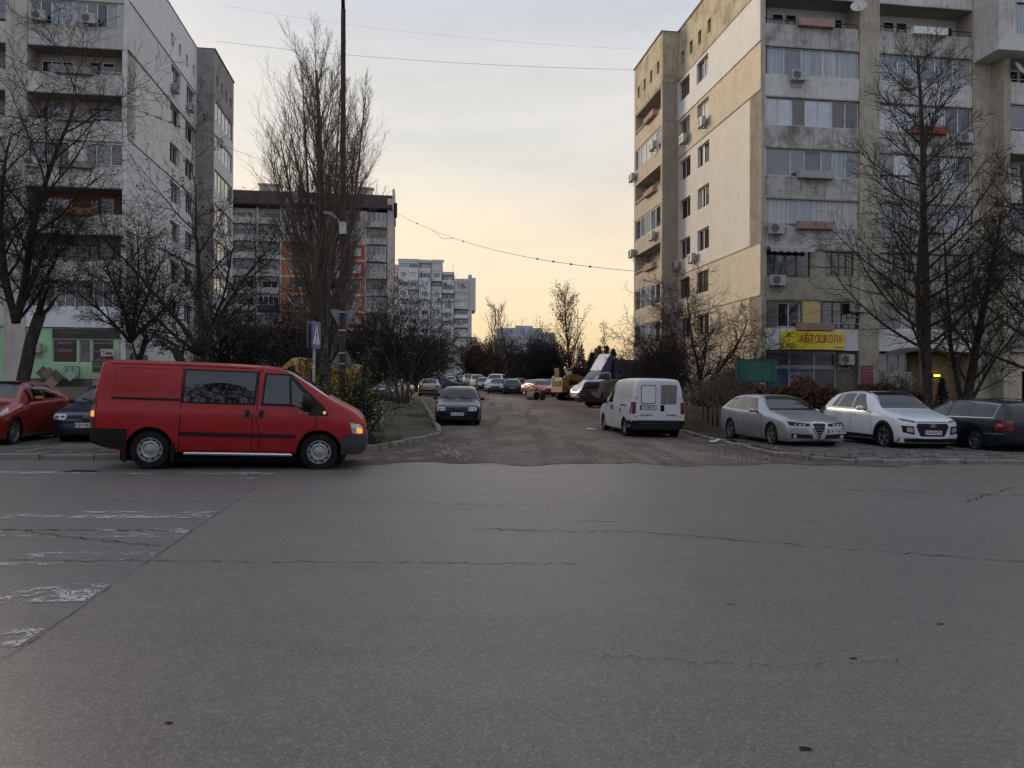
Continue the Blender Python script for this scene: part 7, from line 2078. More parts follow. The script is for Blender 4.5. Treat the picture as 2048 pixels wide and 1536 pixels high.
c.mirror(1.72, 1.1, .90, WHT_C, (.14, .21, .15))
c.place(None, 22.4, (.1345, -.991, 0), x=10.85, dz=.035); c.o.scale = (.98, .98, 1.0)

# ================================================================== dark estate seen from behind
DKG = paint('car_darkgreen', (0.006, 0.010, 0.014), .22, dirt=.05, coat=.4, spec=.35)
st = [(0.0, .28, .56, .60, .5, .54, .46), (.05, .22, .64, .68, .68, .72, .58), (.2, .18, .71, .76, .8, .83, .64), (.6, .17, .80, .87, .855, .872, .68), (1.1, .17, .88, .95, .86, .873, .7), (1.35, .17, .905, .99, .86, .873, .7), (1.7, .17, .92, 1.19, .86, .873, .63), (2.05, .17, .93, 1.38, .86, .873, .565), (2.3, .17, .935, 1.445, .86, .873, .555), (2.9, .17, .945, 1.475, .86, .873, .555), (3.8, .18, .96, 1.46, .86, .87, .55), (4.3, .21, .965, 1.40, .85, .86, .55), (4.5, .26, .965, 1.28, .83, .84, .57), (4.64, .3, .95, 1.02, .8, .81, .62), (4.68, .36, .86, .9, .74, .76, .6)]
c = Car('estate_car', 'dark green estate car with its rear towards us at the right edge', st, (.93, 3.63), .315, DKG, arch=.35)
c.wheel_set(ALLOY, 7, .68, .195, .015, 'spoke')
c.screen(1.4, 2.2, .97, .97); c.screen(4.32, 4.6, .92, .92, 'rear_window')
c.glass(1.74, 2.52, 2.24, 2.52); c.glass(2.58, 3.36, 2.58, 3.30); c.glass(3.44, 4.26, 3.38, 4.2, name='quarter_window')
c.lines2('window_trim', [(1.7, .925 + .012), (2.6, .945 + .012), (4.28, .965 + .012)], .018, CHROME, .01)
c.lines2('window_trim', [(1.74, 1.17), (2.0, 1.31), (2.3, 1.385), (3.0, 1.41), (4.22, 1.345), (4.28, .98)], .014, CHROME, .01)
c.lines2('side_moulding', [(.4, .535), (1.25, .54)], .022, CHROME, .014); c.lines2('side_moulding', [(1.4, .54), (3.2, .545)], .02, CHROME, .014); c.lines2('side_moulding', [(4.0, .55), (4.64, .56)], .022, CHROME, .014)
c.lines2('door_gap', [(1.45, .24), (1.43, .6), (1.56, .9)], .009, DARKP); c.lines2('door_gap', [(2.55, .24), (2.55, .95), (2.55, 1.38)], .01, DARKP); c.lines2('door_gap', [(3.2, .4), (3.42, .7), (3.4, .96)], .009, DARKP)
for a in (2.3, 3.1): c.both('door_handle', [(a, .80), (a + .18, .80)], [(a, .83), (a + .18, .83)], DKG, off=.022, nu=3, nv=1)
for sg, vw in ((1, 'L'), (-1, 'R')):
    c.patch('tail_light', vw, [(4.38, .64), (4.66, .66)], [(4.40, .92), (4.62, .92)], LAMPR, off=.012, nu=6, nv=6)
    c.patch('reverse_lamp', vw, [(4.42, .74), (4.62, .75)], [(4.44, .82), (4.60, .82)], simple('pink_lens', (.35, .12, .12), .15, coat=.5), off=.016, nu=4, nv=3)
    c.patch('tail_light', 'B', [(sg * .60, .66), (sg * .80, .66)], [(sg * .60, .92), (sg * .79, .92)], LAMPR, off=.012, nu=6, nv=6)
    mb = MB(); mb.tube([(c.L/2 - 2.3, sg * .56, 1.46), (c.L/2 - 2.5, sg * .56, 1.515), (c.L/2 - 4.1, sg * .55, 1.49), (c.L/2 - 4.3, sg * .55, 1.42)], .014, 6); mb.build('roof_rail', PLAST, c.o)
c.plate('B', 0, .72, 'CB 4170 MP', off=.02)
c.mirror(1.85, .98, .865, DKG, (.12, .18, .13))
c.place(None, 22.1, (-.1345, .991, 0), x=13.1, dz=.03); c.o.scale = (1, 1, .95)
# ------------------------------------------------------------------ more vehicles, farther off
SEDAN = [(0.0, .26, .54, .58, .5, .56, .46), (.05, .21, .63, .67, .68, .72, .58), (.2, .18, .70, .75, .8, .82, .65), (.6, .17, .78, .85, .84, .86, .70), (1.15, .17, .87, .94, .85, .87, .74), (1.35, .17, .90, .98, .85, .87, .74), (1.7, .17, .915, 1.18, .85, .87, .68), (2.05, .17, .925, 1.37, .85, .87, .61), (2.35, .17, .93, 1.425, .85, .87, .59), (2.9, .17, .945, 1.42, .85, .87, .585), (3.3, .18, .955, 1.34, .85, .87, .59), (3.65, .19, .96, 1.16, .85, .865, .64), (3.85, .2, .96, 1.03, .84, .86, .68), (4.2, .23, .94, .99, .81, .83, .67), (4.36, .3, .86, .9, .75, .77, .62), (4.4, .38, .76, .8, .68, .7, .56)]
SUV = [(0.0, .32, .66, .74, .6, .64, .54), (.06, .26, .78, .86, .78, .80, .66), (.25, .25, .88, .96, .86, .88, .72), (.8, .25, .97, 1.05, .90, .91, .76), (1.2, .25, 1.02, 1.12, .90, .915, .77), (1.55, .25, 1.04, 1.36, .90, .915, .70), (1.85, .25, 1.05, 1.58, .90, .915, .66), (2.2, .25, 1.06, 1.68, .90, .915, .64), (3.0, .25, 1.08, 1.70, .90, .915, .635), (4.0, .27, 1.09, 1.66, .90, .91, .625), (4.32, .32, 1.10, 1.55, .88, .89, .63), (4.48, .38, 1.06, 1.16, .84, .85, .66), (4.54, .46, .9, .96, .78, .79, .62)]
MPV = [(0.0, .30, .62, .70, .58, .62, .52), (.07, .22, .76, .84, .77, .79, .64), (.3, .2, .88, .96, .85, .87, .7), (.75, .2, .98, 1.12, .88, .89, .73), (1.05, .2, 1.02, 1.30, .885, .895, .71), (1.45, .2, 1.04, 1.60, .89, .90, .68), (1.75, .2, 1.05, 1.76, .89, .90, .68), (2.1, .2, 1.06, 1.82, .89, .90, .68), (3.2, .2, 1.07, 1.84, .89, .90, .68), (4.0, .26, 1.08, 1.80, .88, .895, .67), (4.25, .32, 1.08, 1.70, .87, .88, .66), (4.36, .38, 1.05, 1.58, .85, .86, .64), (4.38, .42, 1.03, 1.52, .84, .85, .63)]
def gen_car(name, label, shape, col, px, d, heading, x=None, plate=None, group=None, rim=ALLOY, rr=None, scale=None):
    tab = {'hatch': (GOLF, (.86, 3.37), .305), 'sedan': (SEDAN, (.85, 3.45), .31), 'suv': (SUV, (.9, 3.55), .36), 'mpv': (MPV, (.86, 3.54), .32)}[shape]
    st, wh, rw = tab
    c = Car(name, label, st, wh, rw, col, group=group, nsl=44)
    c.wheel_set(rim, 7, .66, .19, .02)
    L = c.L
    if shape == 'sedan':
        c.screen(1.38, 2.2, .95, .95); c.screen(3.1, 3.8, .92, .9, 'rear_window'); c.glass(1.75, 2.5, 2.2, 2.5); c.glass(2.57, 3.4, 2.57, 3.1)
        tlz, hz, bz = (.72, .92), (.57, .68), .62
    elif shape == 'suv':
        c.screen(1.25, 2.05, .95, .95); c.patch('rear_window', 'B', [(-.62, 1.14), (.62, 1.14)], [(-.55, 1.52), (.55, 1.52)], GLASS, off=.008, nu=8, nv=6)
        c.glass(1.7, 2.45, 2.1, 2.45); c.glass(2.52, 3.3, 2.52, 3.28); c.glass(3.38, 4.15, 3.36, 4.05, name='quarter_window')
        tlz, hz, bz = (.82, 1.05), (.70, .84), .68
    elif shape == 'mpv':
        c.screen(1.1, 1.75, .95, .95); c.patch('rear_window', 'B', [(-.62, 1.14), (.62, 1.14)], [(-.56, 1.48), (.56, 1.48)], GLASS, off=.008, nu=8, nv=6)
        c.glass(1.45, 2.15, 1.8, 2.13); c.glass(2.25, 3.1, 2.25, 3.08); c.glass(3.2, 4.0, 3.2, 3.9, name='quarter_window')
        tlz, hz, bz = (.8, 1.2), (.68, .82), .66
    else:
        c.screen(1.2, 1.9, .95, .95); c.screen(3.64, 4.0, .9, .95, 'rear_window'); c.glass(1.36, 2.24, 1.95, 2.24); c.glass(2.31, 3.12, 2.31, 3.02)
        tlz, hz, bz = (.76, .93), (.585, .70), .60
    for sg in (-1, 1):
        c.patch('tail_light', 'B', [(sg * .56, tlz[0]), (sg * .78, tlz[0])], [(sg * .56, tlz[1]), (sg * .78, tlz[1])], LAMPR, off=.01, nu=5, nv=4)
        c.patch('headlight', 'F', [(sg * .44, hz[0]), (sg * .76, hz[0] + .02)], [(sg * .44, hz[1]), (sg * .76, hz[1] + .02)], LAMPC, off=.01, nu=6, nv=4)
    c.patch('grille', 'F', [(-.4, hz[0]), (.4, hz[0])], [(-.4, hz[1]), (.4, hz[1])], PLAST, off=.008, nu=8, nv=3)
    c.patch('front_bumper', 'F', [(-.78, .28), (.78, .28)], [(-.78, .42), (.78, .42)], PLAST, off=.008, nu=10, nv=3)
    c.patch('rear_bumper', 'B', [(-.7, st[-1][1] + .04), (.7, st[-1][1] + .04)], [(-.72, st[-1][1] + .16), (.72, st[-1][1] + .16)], PLAST, off=.02, nu=10, nv=3)
    for u in (2.3,): c.lines2('door_gap', [(u + .2, .26), (u + .2, .95)], .010, DARKP)
    if plate: c.plate('F', 0, hz[0] - .1, plate[0]); c.plate('B', 0, bz, plate[0])
    c.mirror(1.75, st[5][2] + .08, .87, col, (.12, .18, .13))
    c.place(px, d, heading, x=x)
    if scale: c.o.scale = scale
    return c
def pcol(n, c, **k): return paint(n, c, **k)
P_SIL = MATS['car_silver']; P_BLK = pcol('car_black', (.012, .012, .014), rough=.25, dirt=.2); P_WHT = MATS['car_white']
P_GRY = pcol('car_grey', (.05, .052, .056), rough=.3, dirt=.2, metal=.3); P_RED = pcol('car_red2', (.34, .015, .02), rough=.25, dirt=.1); P_BLU = pcol('car_blue', (.03, .06, .13), rough=.3, dirt=.15)
P_BEI = pcol('car_beige', (.30, .285, .255), rough=.35, metal=.4, dirt=.3); P_STEEL = pcol('car_steel', (.14, .16, .19), rough=.3, metal=.4, dirt=.2)
gen_car('saloon_car', 'silver saloon half hidden behind the bare tree stems by the verge', 'sedan', P_SIL, 784, 55, (-.28, -.96, 0))
gen_car('saloon_car', 'beige silver saloon seen from behind at the left of the lane', 'sedan', P_BEI, 860, 63, (-.05, 1, 0), plate=('CA 3810 HB',))
gen_car('hatchback_car', 'beige hatchback seen from behind, beyond the beige saloon', 'hatch', P_BEI, 899, 96, (-.1, 1, 0))
gen_car('hatchback_car', 'blue car roof just beyond the beige saloon in the left row', 'hatch', P_BLU, 884, 84, (.9, .3, 0))
gen_car('people_carrier', 'dark van roof farthest back in the left row of cars', 'mpv', P_STEEL, 872, 108, (-.15, 1, 0))
gen_car('saloon_car', 'dark car at the far left of the left row behind the beige saloon', 'sedan', P_GRY, 850, 92, (.9, .4, 0))
gen_car('crossover_car', 'dark crossover roof in the left row beside the far lamp post', 'suv', P_BLK, 906, 125, (-.15, 1, 0))
R_G = 'parked cars along the right side of the lane'
rowc = [('hatchback_car', 'small white car farthest away in the right hand row', 'hatch', P_WHT, 916, 140), ('crossover_car', 'dark crossover second farthest in the right hand row', 'suv', P_GRY, 926, 128), ('crossover_car', 'white crossover in the middle of the right hand row', 'suv', P_WHT, 937, 116), ('crossover_car', 'black crossover in the middle of the right hand row', 'suv', P_BLK, 946, 104), ('crossover_car', 'white crossover with dark windscreen nearer in the right hand row', 'suv', P_WHT, 954, 92), ('hatchback_car', 'black hatchback before the white people carrier', 'hatch', P_BLK, 968, 84)]
for nm, lb_, sh_, cl_, px, d in rowc:
    gen_car(nm, lb_, sh_, cl_, px, d, (.12, -1, 0), group=R_G)
gen_car('people_carrier', 'white people carrier standing above the dark saloon', 'mpv', P_WHT, 992, 80, (-.15, -1, 0), group=R_G)
gen_car('saloon_car', 'dark saloon in front of the white people carrier', 'sedan', P_GRY, 997, 74, (-.12, -1, 0), group=R_G)
gen_car('hatchback_car', 'charcoal hatchback with pale corner lights, seen from behind beside the red one', 'hatch', P_GRY, 1026, 72, (.05, 1, 0), plate=('CB 5519 PA',), group=R_G)
gen_car('saloon_car', 'black car hidden behind the charcoal and red hatchbacks', 'sedan', P_BLK, 1045, 82, (.95, .2, 0), group=R_G)
gen_car('hatchback_car', 'bright red hatchback facing us behind the road roller drum', 'hatch', P_RED, 1078, 67, (.42, -.9, 0), group=R_G)
gen_car('saloon_car', 'grey car whose windscreen shows right of the red hatchback', 'hatch', P_STEEL, 1095, 75, (.5, -.85, 0), group=R_G)
# old off-roader
c = gen_car('offroad_car', 'dark off-road estate with red tail lamps left of the white van', 'suv', pcol('car_jeep', (.010, .010, .012), rough=.25, dirt=.04), None, 47, (.72, .70, 0), x=PX(1228, 47))
c.lines2('side_moulding', [(.9, .62), (4.3, .64)], .05, simple('jeep_trim', (.09, .088, .085), .5), .01)
mb = MB()
for sg in (-1, 1): mb.tube([(c.L/2 - 2.3, sg * .6, 1.70), (c.L/2 - 4.0, sg * .6, 1.71)], .02, 5)
mb.build('roof_rack', PLAST, c.o)
# yellow parcel van behind the verge
YV = paint('van_yellow', (.50, .27, .015), .4, dirt=.3)
st = [(0.0, .40, .75, .8, .65, .72, .62), (.08, .30, .9, 1.0, .84, .87, .72), (.3, .28, 1.0, 1.14, .92, .95, .78), (.8, .28, 1.1, 1.32, .96, .98, .80), (1.05, .28, 1.14, 1.5, .97, .985, .8), (1.5, .28, 1.16, 2.1, .97, .99, .8), (1.8, .28, 1.16, 2.42, .97, .99, .82), (2.2, .28, 1.16, 2.55, .97, .99, .84), (4.0, .28, 1.16, 2.58, .97, .99, .85), (5.5, .34, 1.16, 2.58, .97, .99, .85), (5.78, .4, 1.16, 2.54, .95, .97, .83), (5.84, .44, 1.15, 2.46, .93, .95, .8)]
c = Car('delivery_van', 'long high yellow van behind the red van and the lamp post', st, (1.0, 4.6), .35, YV, arch=.41, cat='van', nsl=50)
c.wheel_set(STEEL, 8, .62, .22, .03, 'cover'); c.screen(1.1, 1.74, .93, .93); c.glass(1.5, 2.15, 1.75, 2.1, mt=.45)
for a in (2.3, 3.2, 3.6, 4.6, 5.3): c.lines2('crease_shade_line', [(a, .4), (a, 2.3)], .012, simple('van_yellow_crease_shade', (.3, .16, .01), .6))  # darker yellow strips paint in the shade of the creases
c.lines2('crease_shade_line', [(2.3, 1.25), (5.6, 1.25)], .016, MATS['van_yellow_crease_shade'])
for sg in (-1, 1): c.patch('tail_light', 'B', [(sg * .8, .9), (sg * .92, .9)], [(sg * .8, 1.4), (sg * .92, 1.4)], LAMPR, off=.01, nu=3, nv=5)
c.place(None, 45.0, (-.985, -.17, 0), x=PX(614, 45))

# ================================================================== white and blue box truck
TW = paint('truck_white', (.55, .56, .58), .35, dirt=.3); TB = paint('truck_blue', (.022, .032, .11), .4, dirt=.2)
st = [(0.0, .42, .72, .80, .64, .70, .6), (.08, .34, .88, .97, .82, .86, .7), (.3, .32, 1.0, 1.16, .92, .95, .78), (.7, .32, 1.1, 1.34, .96, .98, .82), (.95, .32, 1.16, 1.52, .97, .99, .82), (1.3, .32, 1.2, 1.95, .97, .99, .80), (1.55, .32, 1.2, 2.18, .97, .99, .80), (1.8, .32, 1.2, 2.24, .97, .99, .81), (2.3, .34, 1.2, 2.26, .97, .99, .81), (2.36, .4, 1.2, 2.22, .95, .97, .79)]
c = Car('box_truck', 'white nosed truck with blue cab doors and high roof deflector under the thicket', st, (.92,), .34, TW, arch=.41, cat='truck', nsl=50)
c.wheels = (.92, 4.3)
for u_ in (0,):
    ty_w = c.wheels; c.wheels = (.92,); c.wheel_set(STEEL, 8, .62, .2, .04, 'cover')
c.screen(1.0, 1.52, .97, .97)
for z in ('L', 'R'):
    dd = c.patch('door', z, [(1.02, .5), (2.28, .5)], [(1.22, 1.55), (1.62, 2.08), (2.26, 2.1)], TB, off=.006, nu=14, nv=12)
    c.patch('side_window', z, [(1.34, 1.26), (2.16, 1.26)], [(1.55, 1.90), (2.12, 1.96)], GLASS, off=.012, nu=8, nv=6, parent=dd)
    c.patch('headlight', z, [(.1, .80), (.42, .90)], [(.14, .92), (.5, 1.06)], LAMPC, off=.01, nu=6, nv=4)
c.patch('front_bumper', 'F', [(-.88, .44), (.88, .44)], [(-.88, .70), (.88, .70)], PLAST, off=.03, nu=12, nv=4); c.both('front_bumper', [(.04, .40), (.5, .40)], [(.04, .72), (.5, .74)], PLAST, off=.02, nu=6, nv=4)
c.patch('grille', 'F', [(-.5, .80), (.5, .80)], [(-.46, .92), (.46, .92)], PLAST, off=.012, nu=10, nv=3)
c.plate('F', 0, .56, 'CB 7731 AT', off=.04)
mb = MB(); X = c.L/2
prof = [(X - 1.62, 2.24), (X - 2.36, 2.24), (X - 2.5, 3.30), (X - 2.36, 3.42), (X - 2.05, 3.0)]
mb.prism(prof, -.86, .86, 'y'); mb.build('roof_deflector', TB, c.o, fix=True)
mb = MB(); mb.quad((X - 1.60, -.80, 2.26), (X - 1.60, .80, 2.26), (X - 2.04, .80, 3.02), (X - 2.04, -.80, 3.02)); mb.quad((X - 2.04, -.80, 3.025), (X - 2.04, .80, 3.025), (X - 2.35, .80, 3.44), (X - 2.35, -.80, 3.44)); df = mb.build('deflector_face', TW, c.o)
mb = MB(); mb.box((X - 6.6, -1.05, .85), (X - 2.6, 1.05, 3.05)); mb.build('cargo_box', TB, c.o)
mb = MB(); mb.box((X - 6.5, -.45, .5), (X - 1.8, -.3, .8)); mb.box((X - 6.5, .3, .5), (X - 1.8, .45, .8)); mb.build('chassis', PLAST, c.o)
ty, ri = list(WHEELS.values())[-1]
for sg in (-1, 1):
    wo = link_mesh('wheel', ty, c.o, (X - 4.9, sg * .84, .34), (0, 0, 0 if sg > 0 else math.pi)); link_mesh('rim', ri, wo)
c.mirror(1.25, 1.5, 1.0, PLAST, (.14, .2, .3))
c.place(None, 54.0, (-.93, -.37, 0), x=PX(1145, 54) + 1.2)

# ================================================================== yellow loader
LY = paint('loader_yellow', (.21, .112, .024), .5, dirt=.5)
ld = thing('skid_loader', 'yellow compact loader with black cab standing beside the lane', 'loader')
mb = MB(); mb.prism([(-1.25, .55), (1.1, .45), (1.25, .8), (.9, 1.1), (-.3, 1.15), (-1.2, 1.35), (-1.35, 1.2)], -.52, .52, 'y'); mb.build('chassis', LY, ld, fix=True)
mb = MB(); mb.box((-1.62, -.72, .55), (-1.26, .72, 1.52)); mb.build('engine_door', LY, ld)
mb = MB(); mb.box((-1.66, -.5, .95), (-1.62, .5, 1.3)); mb.build('radiator_grille', PLAST, ld)
for sg in (-1, 1):
    mb = MB(); mb.prism([(-1.5, .95), (-1.15, .7), (-.2, 1.0), (.9, 1.15), (1.55, .55), (1.75, .6), (1.2, 1.42), (.2, 1.55), (-.9, 1.78), (-1.45, 1.62)], sg * .66, sg * .82, 'y'); mb.build('lift_arm', LY, ld, fix=True)
    mb = MB(); mb.prism([(-1.2, 1.0), (-.6, 1.05), (-.45, 1.22), (-1.1, 1.4)], sg * .815, sg * .83, 'y'); mb.build('arm_decal', PLAST, ld, fix=True)
    mb = MB(); tr = [(-1.25, .22), (-1.0, .02), (1.0, .02), (1.3, .25), (1.15, .5), (-.2, .62), (-1.1, .55)]
    mb.prism(tr, sg * .55, sg * .86, 'y'); mb.build('track', RUBBER, ld, fix=True)
mb = MB(); mb.prism([(-.75, 1.2), (.75, .9), (.85, 1.2), (.55, 2.1), (-.55, 2.12), (-.75, 1.9)], -.42, .42, 'y'); mb.build('cab', simple('cab_black', (.02, .02, .02), .4), ld, fix=True)
mb = MB(); mb.prism([(-.55, 1.4), (.5, 1.35), (.42, 1.95), (-.5, 1.98)], -.44, .44, 'y'); mb.build('cab_window', GLASS, ld, fix=True)
mb = MB(); mb.box((-.7, -.46, 2.1), (.62, .46, 2.17)); mb.build('cab_roof', PLAST, ld)
mb = MB(); mb.lathe([(.06, 2.17), (.06, 2.32), (0, 2.34)], 10, 'z', (-.3, .2, 0)); mb.build('beacon', AMBER, ld)
mb = MB(); mb.prism([(1.4, .1), (2.2, .05), (2.25, .12), (1.65, .6), (1.45, .65)], -.95, .95, 'y'); mb.build('bucket', PLAST, ld, fix=True)
mb = MB(); mb.lathe([(.06, 0), (.07, .04), (0, .05)], 12, 'x', (-1.68, .5, 1.42)); mb.build('work_lamp', LAMPC, ld)
mb = MB(); mb.prism([(-1.6, 1.55), (-1.35, 1.5), (-1.0, 1.7), (-1.4, 2.1), (-1.62, 2.15)], -.3, .3, 'y'); mb.build('hydraulic_coupler', PLAST, ld, fix=True)
x = PX(1155, 58); ld.location = (x, 58, gz(x, 58)); ld.rotation_euler = (0, 0, math.atan2(.45, .9)); ld.scale = (1.12,) * 3
# ================================================================== towed roller drum
rd_ = thing('roller_drum', 'rusty steel roller drum with a towing frame lying on the lane', 'roller')
mb = MB(); mb.lathe([(.0, -.62), (.40, -.62), (.46, -.58), (.46, .58), (.40, .62), (.40, .5), (.12, .46), (.12, .66), (0, .66)], 28, 'y', (0, 0, .46), 0, [1, 0, 0, 0, 1, 1, 1, 2]); mb.build('drum', [simple('drum_tan', (.15, .108, .08), .8, var=.4, bumps=.3), DARKP, METAL], rd_, smooth=True, angle=30)
mb = MB(); mb.box((.35, -.7, .28), (1.0, .7, .36)); mb.tube([(.0, .7, .46), (.9, .66, .34)], .04, 6); mb.tube([(.0, -.7, .46), (.9, -.66, .34)], .04, 6); mb.build('frame', IRON, rd_)
mb = MB(); mb.tube([(.8, 0, .34), (1.05, .05, 1.25), (1.5, .1, 1.35)], .05, 6); mb.build('hydraulic_arm', IRON, rd_)
mb = MB(); mb.lathe([(.12, -.1), (.3, -.1), (.33, -.06), (.33, .06), (.3, .1), (.12, .1)], 20, 'y', (.95, -.4, .33)); mb.build('wheel', RUBBER, rd_, smooth=True, angle=30)
x = PX(1066, 57); rd_.location = (x, 57, gz(x, 57) - .02); rd_.rotation_euler = (0, 0, R(35)); rd_.scale = (.72,) * 3

# ------------------------------------------------------------------ street furniture
# lamp post of rusty steel with the backs of two traffic signs
xp, yp = PX(684, 22), 22.0; zp = gz(xp, yp)
lp = thing('lamp_post', 'tall rusty steel lamp post with a white painted foot and two sign backs', 'lamp post', (xp, yp, zp))
POLER = simple('pole_rust', (.042, .027, .021), .85, var=.5, vscale=3, bumps=.25)
mb = MB(); mb.tube([(0, 0, 1.2), (0, 0, 6.2), (-.01, 0, 9.2), (-.02, 0, 12.3)], [.088, .082, .074, .066], 14); mb.build('pole', POLER, lp, smooth=True, angle=60)
mb = MB(); mb.tube([(-.02, 0, 12.25), (-.05, -.0, 13.2), (-.1, 0, 13.6)], [.055, .05, .045], 10); mb.build('pole_top', PLAST, lp, smooth=True)
mb = MB(); mb.tube([(0, 0, -.2), (0, 0, 1.2)], .099, 14); mb.build('painted_foot', simple('limewash', (.40, .37, .33), .9, var=.35, vscale=6), lp, smooth=True, angle=60)
SIGNB = simple('sign_back', (.20, .21, .23), .55, .4, var=.15)
def tri(z0, up, w=.78):
    h = w * .87
    pts = [(-w/2, z0), (w/2, z0), (0, z0 + h)] if up else [(-w/2, z0 + h), (0, z0), (w/2, z0 + h)]
    mb = MB()
    # rounded corners
    out = []
    cx = sum(p[0] for p in pts) / 3; cz = sum(p[1] for p in pts) / 3
    for i in range(3):
        p, a, b = Vector(pts[i]), Vector(pts[i-1]), Vector(pts[(i+1) % 3])
        for t, q in ((.05, a), (.0, a), (.05, b)):
            v_ = p.lerp(q, t + .03); out.append((v_.x, v_.y))
    mb.prism(out, .105, .115, 'y'); s_ = mb.build('traffic_sign_back', SIGNB, lp, fix=True)
    return s_
tri(zp * 0 + 3.03, False); sg2 = tri(2.02, True)
mb = MB(); mb.box((.14, .098, 2.13), (.24, .1045, 2.19)); mb.build('sticker', simple('sticker_orange', (.5, .16, .03), .6), sg2)
for z in (3.1, 3.62, 2.15, 2.45):
    mb = MB(); mb.lathe([(.098, -.018), (.106, -.018), (.106, .018), (.098, .018)], 16, 'z', (0, 0, z)); mb.build('clamp_band', METAL, lp)
mb = MB(); mb.lathe([(.093, -.17), (.105, -.17), (.105, .17), (.093, .17)], 16, 'z', (0, 0, 6.02)); mb.build('clamp_sleeve', METAL, lp)
mb = MB(); mb.tube([(-.06, 0, 6.08), (-.16, 0, 6.3), (-.3, 0, 6.38)], .022, 8); mb.build('lamp_arm', METAL, lp)
mb = MB(); mb.prism([(-.14, 6.33), (-.3, 6.47), (-.52, 6.5), (-.55, 6.44), (-.3, 6.36), (-.18, 6.27)], -.1, .1, 'y'); mb.build('lamp_head', simple('lamp_grey', (.16, .165, .17), .5), lp, fix=True)
# pedestrian crossing sign
xs_, ys_ = PX(628, 19.2), 19.2; zs_ = gz(xs_, ys_)
ps = thing('crossing_sign', 'blue pedestrian crossing sign pair on a grey stickered pole', 'sign', (xs_, ys_, zs_))
mb = MB(); mb.tube([(0, 0, -.2), (0, 0, 3.1)], .032, 10); mb.build('pole', METAL, ps)
SB = simple('sign_blue', (.015, .055, .26), .35)
yaw_s = R(86)
for i, (off, ya) in enumerate(((0.075, yaw_s), (-.075, yaw_s + math.pi))):
    bo = MB(); bo.box((-.33, -.008, -.33), (.33, .008, .33)); b = bo.build('sign_panel', SB if i == 0 else SIGNB, ps)
    b.location = (.05 if i == 0 else -.06, -.015 if i == 0 else .015, 2.78); b.rotation_euler = (0, 0, yaw_s)
    if i == 0:
        mb = MB(); mb.v = [(-.26, -.011, -.24), (.26, -.011, -.24), (0, -.011, .26)]; mb.f = [(0, 1, 2)]; mb.m = [0]; tw = mb.build('white_triangle', WHITEINK, b)
        mb = MB()
        mb.lathe([(.035, -.013), (0, -.0135)], 12, 'y', (.0, 0, .10))
        def sk(a, c_, w_):
            L_ = math.hypot(c_[0] - a[0], c_[1] - a[1]); nx, nz = -(c_[1] - a[1]) / L_ * w_, (c_[0] - a[0]) / L_ * w_
            mb.quad((a[0] - nx, -.0135, a[1] - nz), (c_[0] - nx, -.0135, c_[1] - nz), (c_[0] + nx, -.0135, c_[1] + nz), (a[0] + nx, -.0135, a[1] + nz))
        sk((0, .06), (0, -.06), .03); sk((0, -.05), (-.08, -.2), .018); sk((0, -.05), (.07, -.2), .018); sk((0, .04), (-.08, -.03), .013); sk((0, .04), (.08, -.02), .013)
        for xx in (-.18, -.1, .1, .18): sk((xx, -.235), (xx * .9, -.2), .022)
        mb.build('walking_figure', INK, b)
mb = MB(); mb.box((-.034, -.036, 1.35), (.034, -.03, 2.0)); mb.build('stickers', simple('sticker_white', (.4, .38, .36), .7, var=.6, vscale=12), ps)
# low tubular railing on the verge
rl = thing('railing', 'low bent white tube railing on the grass verge behind the bush', 'railing')
TW_ = simple('rail_white', (.33, .33, .32), .6, var=.3, vscale=4)
pr = [(-6.9, 26.2, .5), (-5.4, 26.6, .48), (-4.6, 26.0, .38), (-4.45, 24.2, .24), (-5.1, 22.8, .3)]
mb = MB(); mb.tube([(a, b, gz(a, b) + .08 + h) for a, b, h in pr], .024, 6); mb.build('top_rail', TW_, rl, smooth=True)
mb = MB(); mb.tube([(-6.9, 26.25, gz(-6.9, 26) + .95), (-4.5, 26.9, gz(-4.5, 26) + .95)], .024, 6); mb.build('top_rail', TW_, rl, smooth=True)
for a, b in ((-6.9, 26.25), (-6.0, 26.45), (-5.2, 26.7), (-4.5, 26.9), (-4.45, 26.4)):
    mb = MB(); mb.tube([(a, b, gz(a, b)), (a, b, gz(a, b) + 1.03)], .02, 6); mb.build('post', TW_, rl)
# wooden picket fence right of the white van
pf = thing('picket_fence', 'weathered wooden picket fence between the white van and the silver estate', 'fence')
WOODF = simple('fence_wood', (.10, .075, .048), .9, var=.4, vscale=4, bumps=.3)
fp = [(6.55, 31.5), (6.75, 27.2), (11.8, 27.4)]
for (x0, y0), (x1, y1) in zip(fp, fp[1:]):
    L_ = math.hypot(x1 - x0, y1 - y0); n = int(L_ / .17); tx, ty_ = (x1 - x0) / L_, (y1 - y0) / L_
    for k in range(n):
        x_, y_ = x0 + (x1 - x0) * (k + .5) / n, y0 + (y1 - y0) * (k + .5) / n
        h_ = .92 + rnd.uniform(-.04, .04); mb = MB(); b = gz(x_, y_)
        w_ = .048
        mb.prism([(-w_, 0), (w_, 0), (w_, h_), (0, h_ + .05), (-w_, h_)], -.011, .011, 'y'); o = mb.build('picket', WOODF, pf, fix=True)
        o.location = (x_, y_, b); o.rotation_euler = (0, rnd.uniform(-.03, .03), math.atan2(ty_, tx))
    for zz in (.25, .72):
        mb = MB(); c_ = Vector(((x0 + x1)/2, (y0 + y1)/2, gz((x0+x1)/2, (y0+y1)/2) + zz))
        mb.obox(c_ + Vector((-ty_, tx, 0)) * .035, (tx * L_/2, ty_ * L_/2, 0), (-ty_ * .018, tx * .018, 0), (0, 0, .035)); mb.build('rail', WOODF, pf)
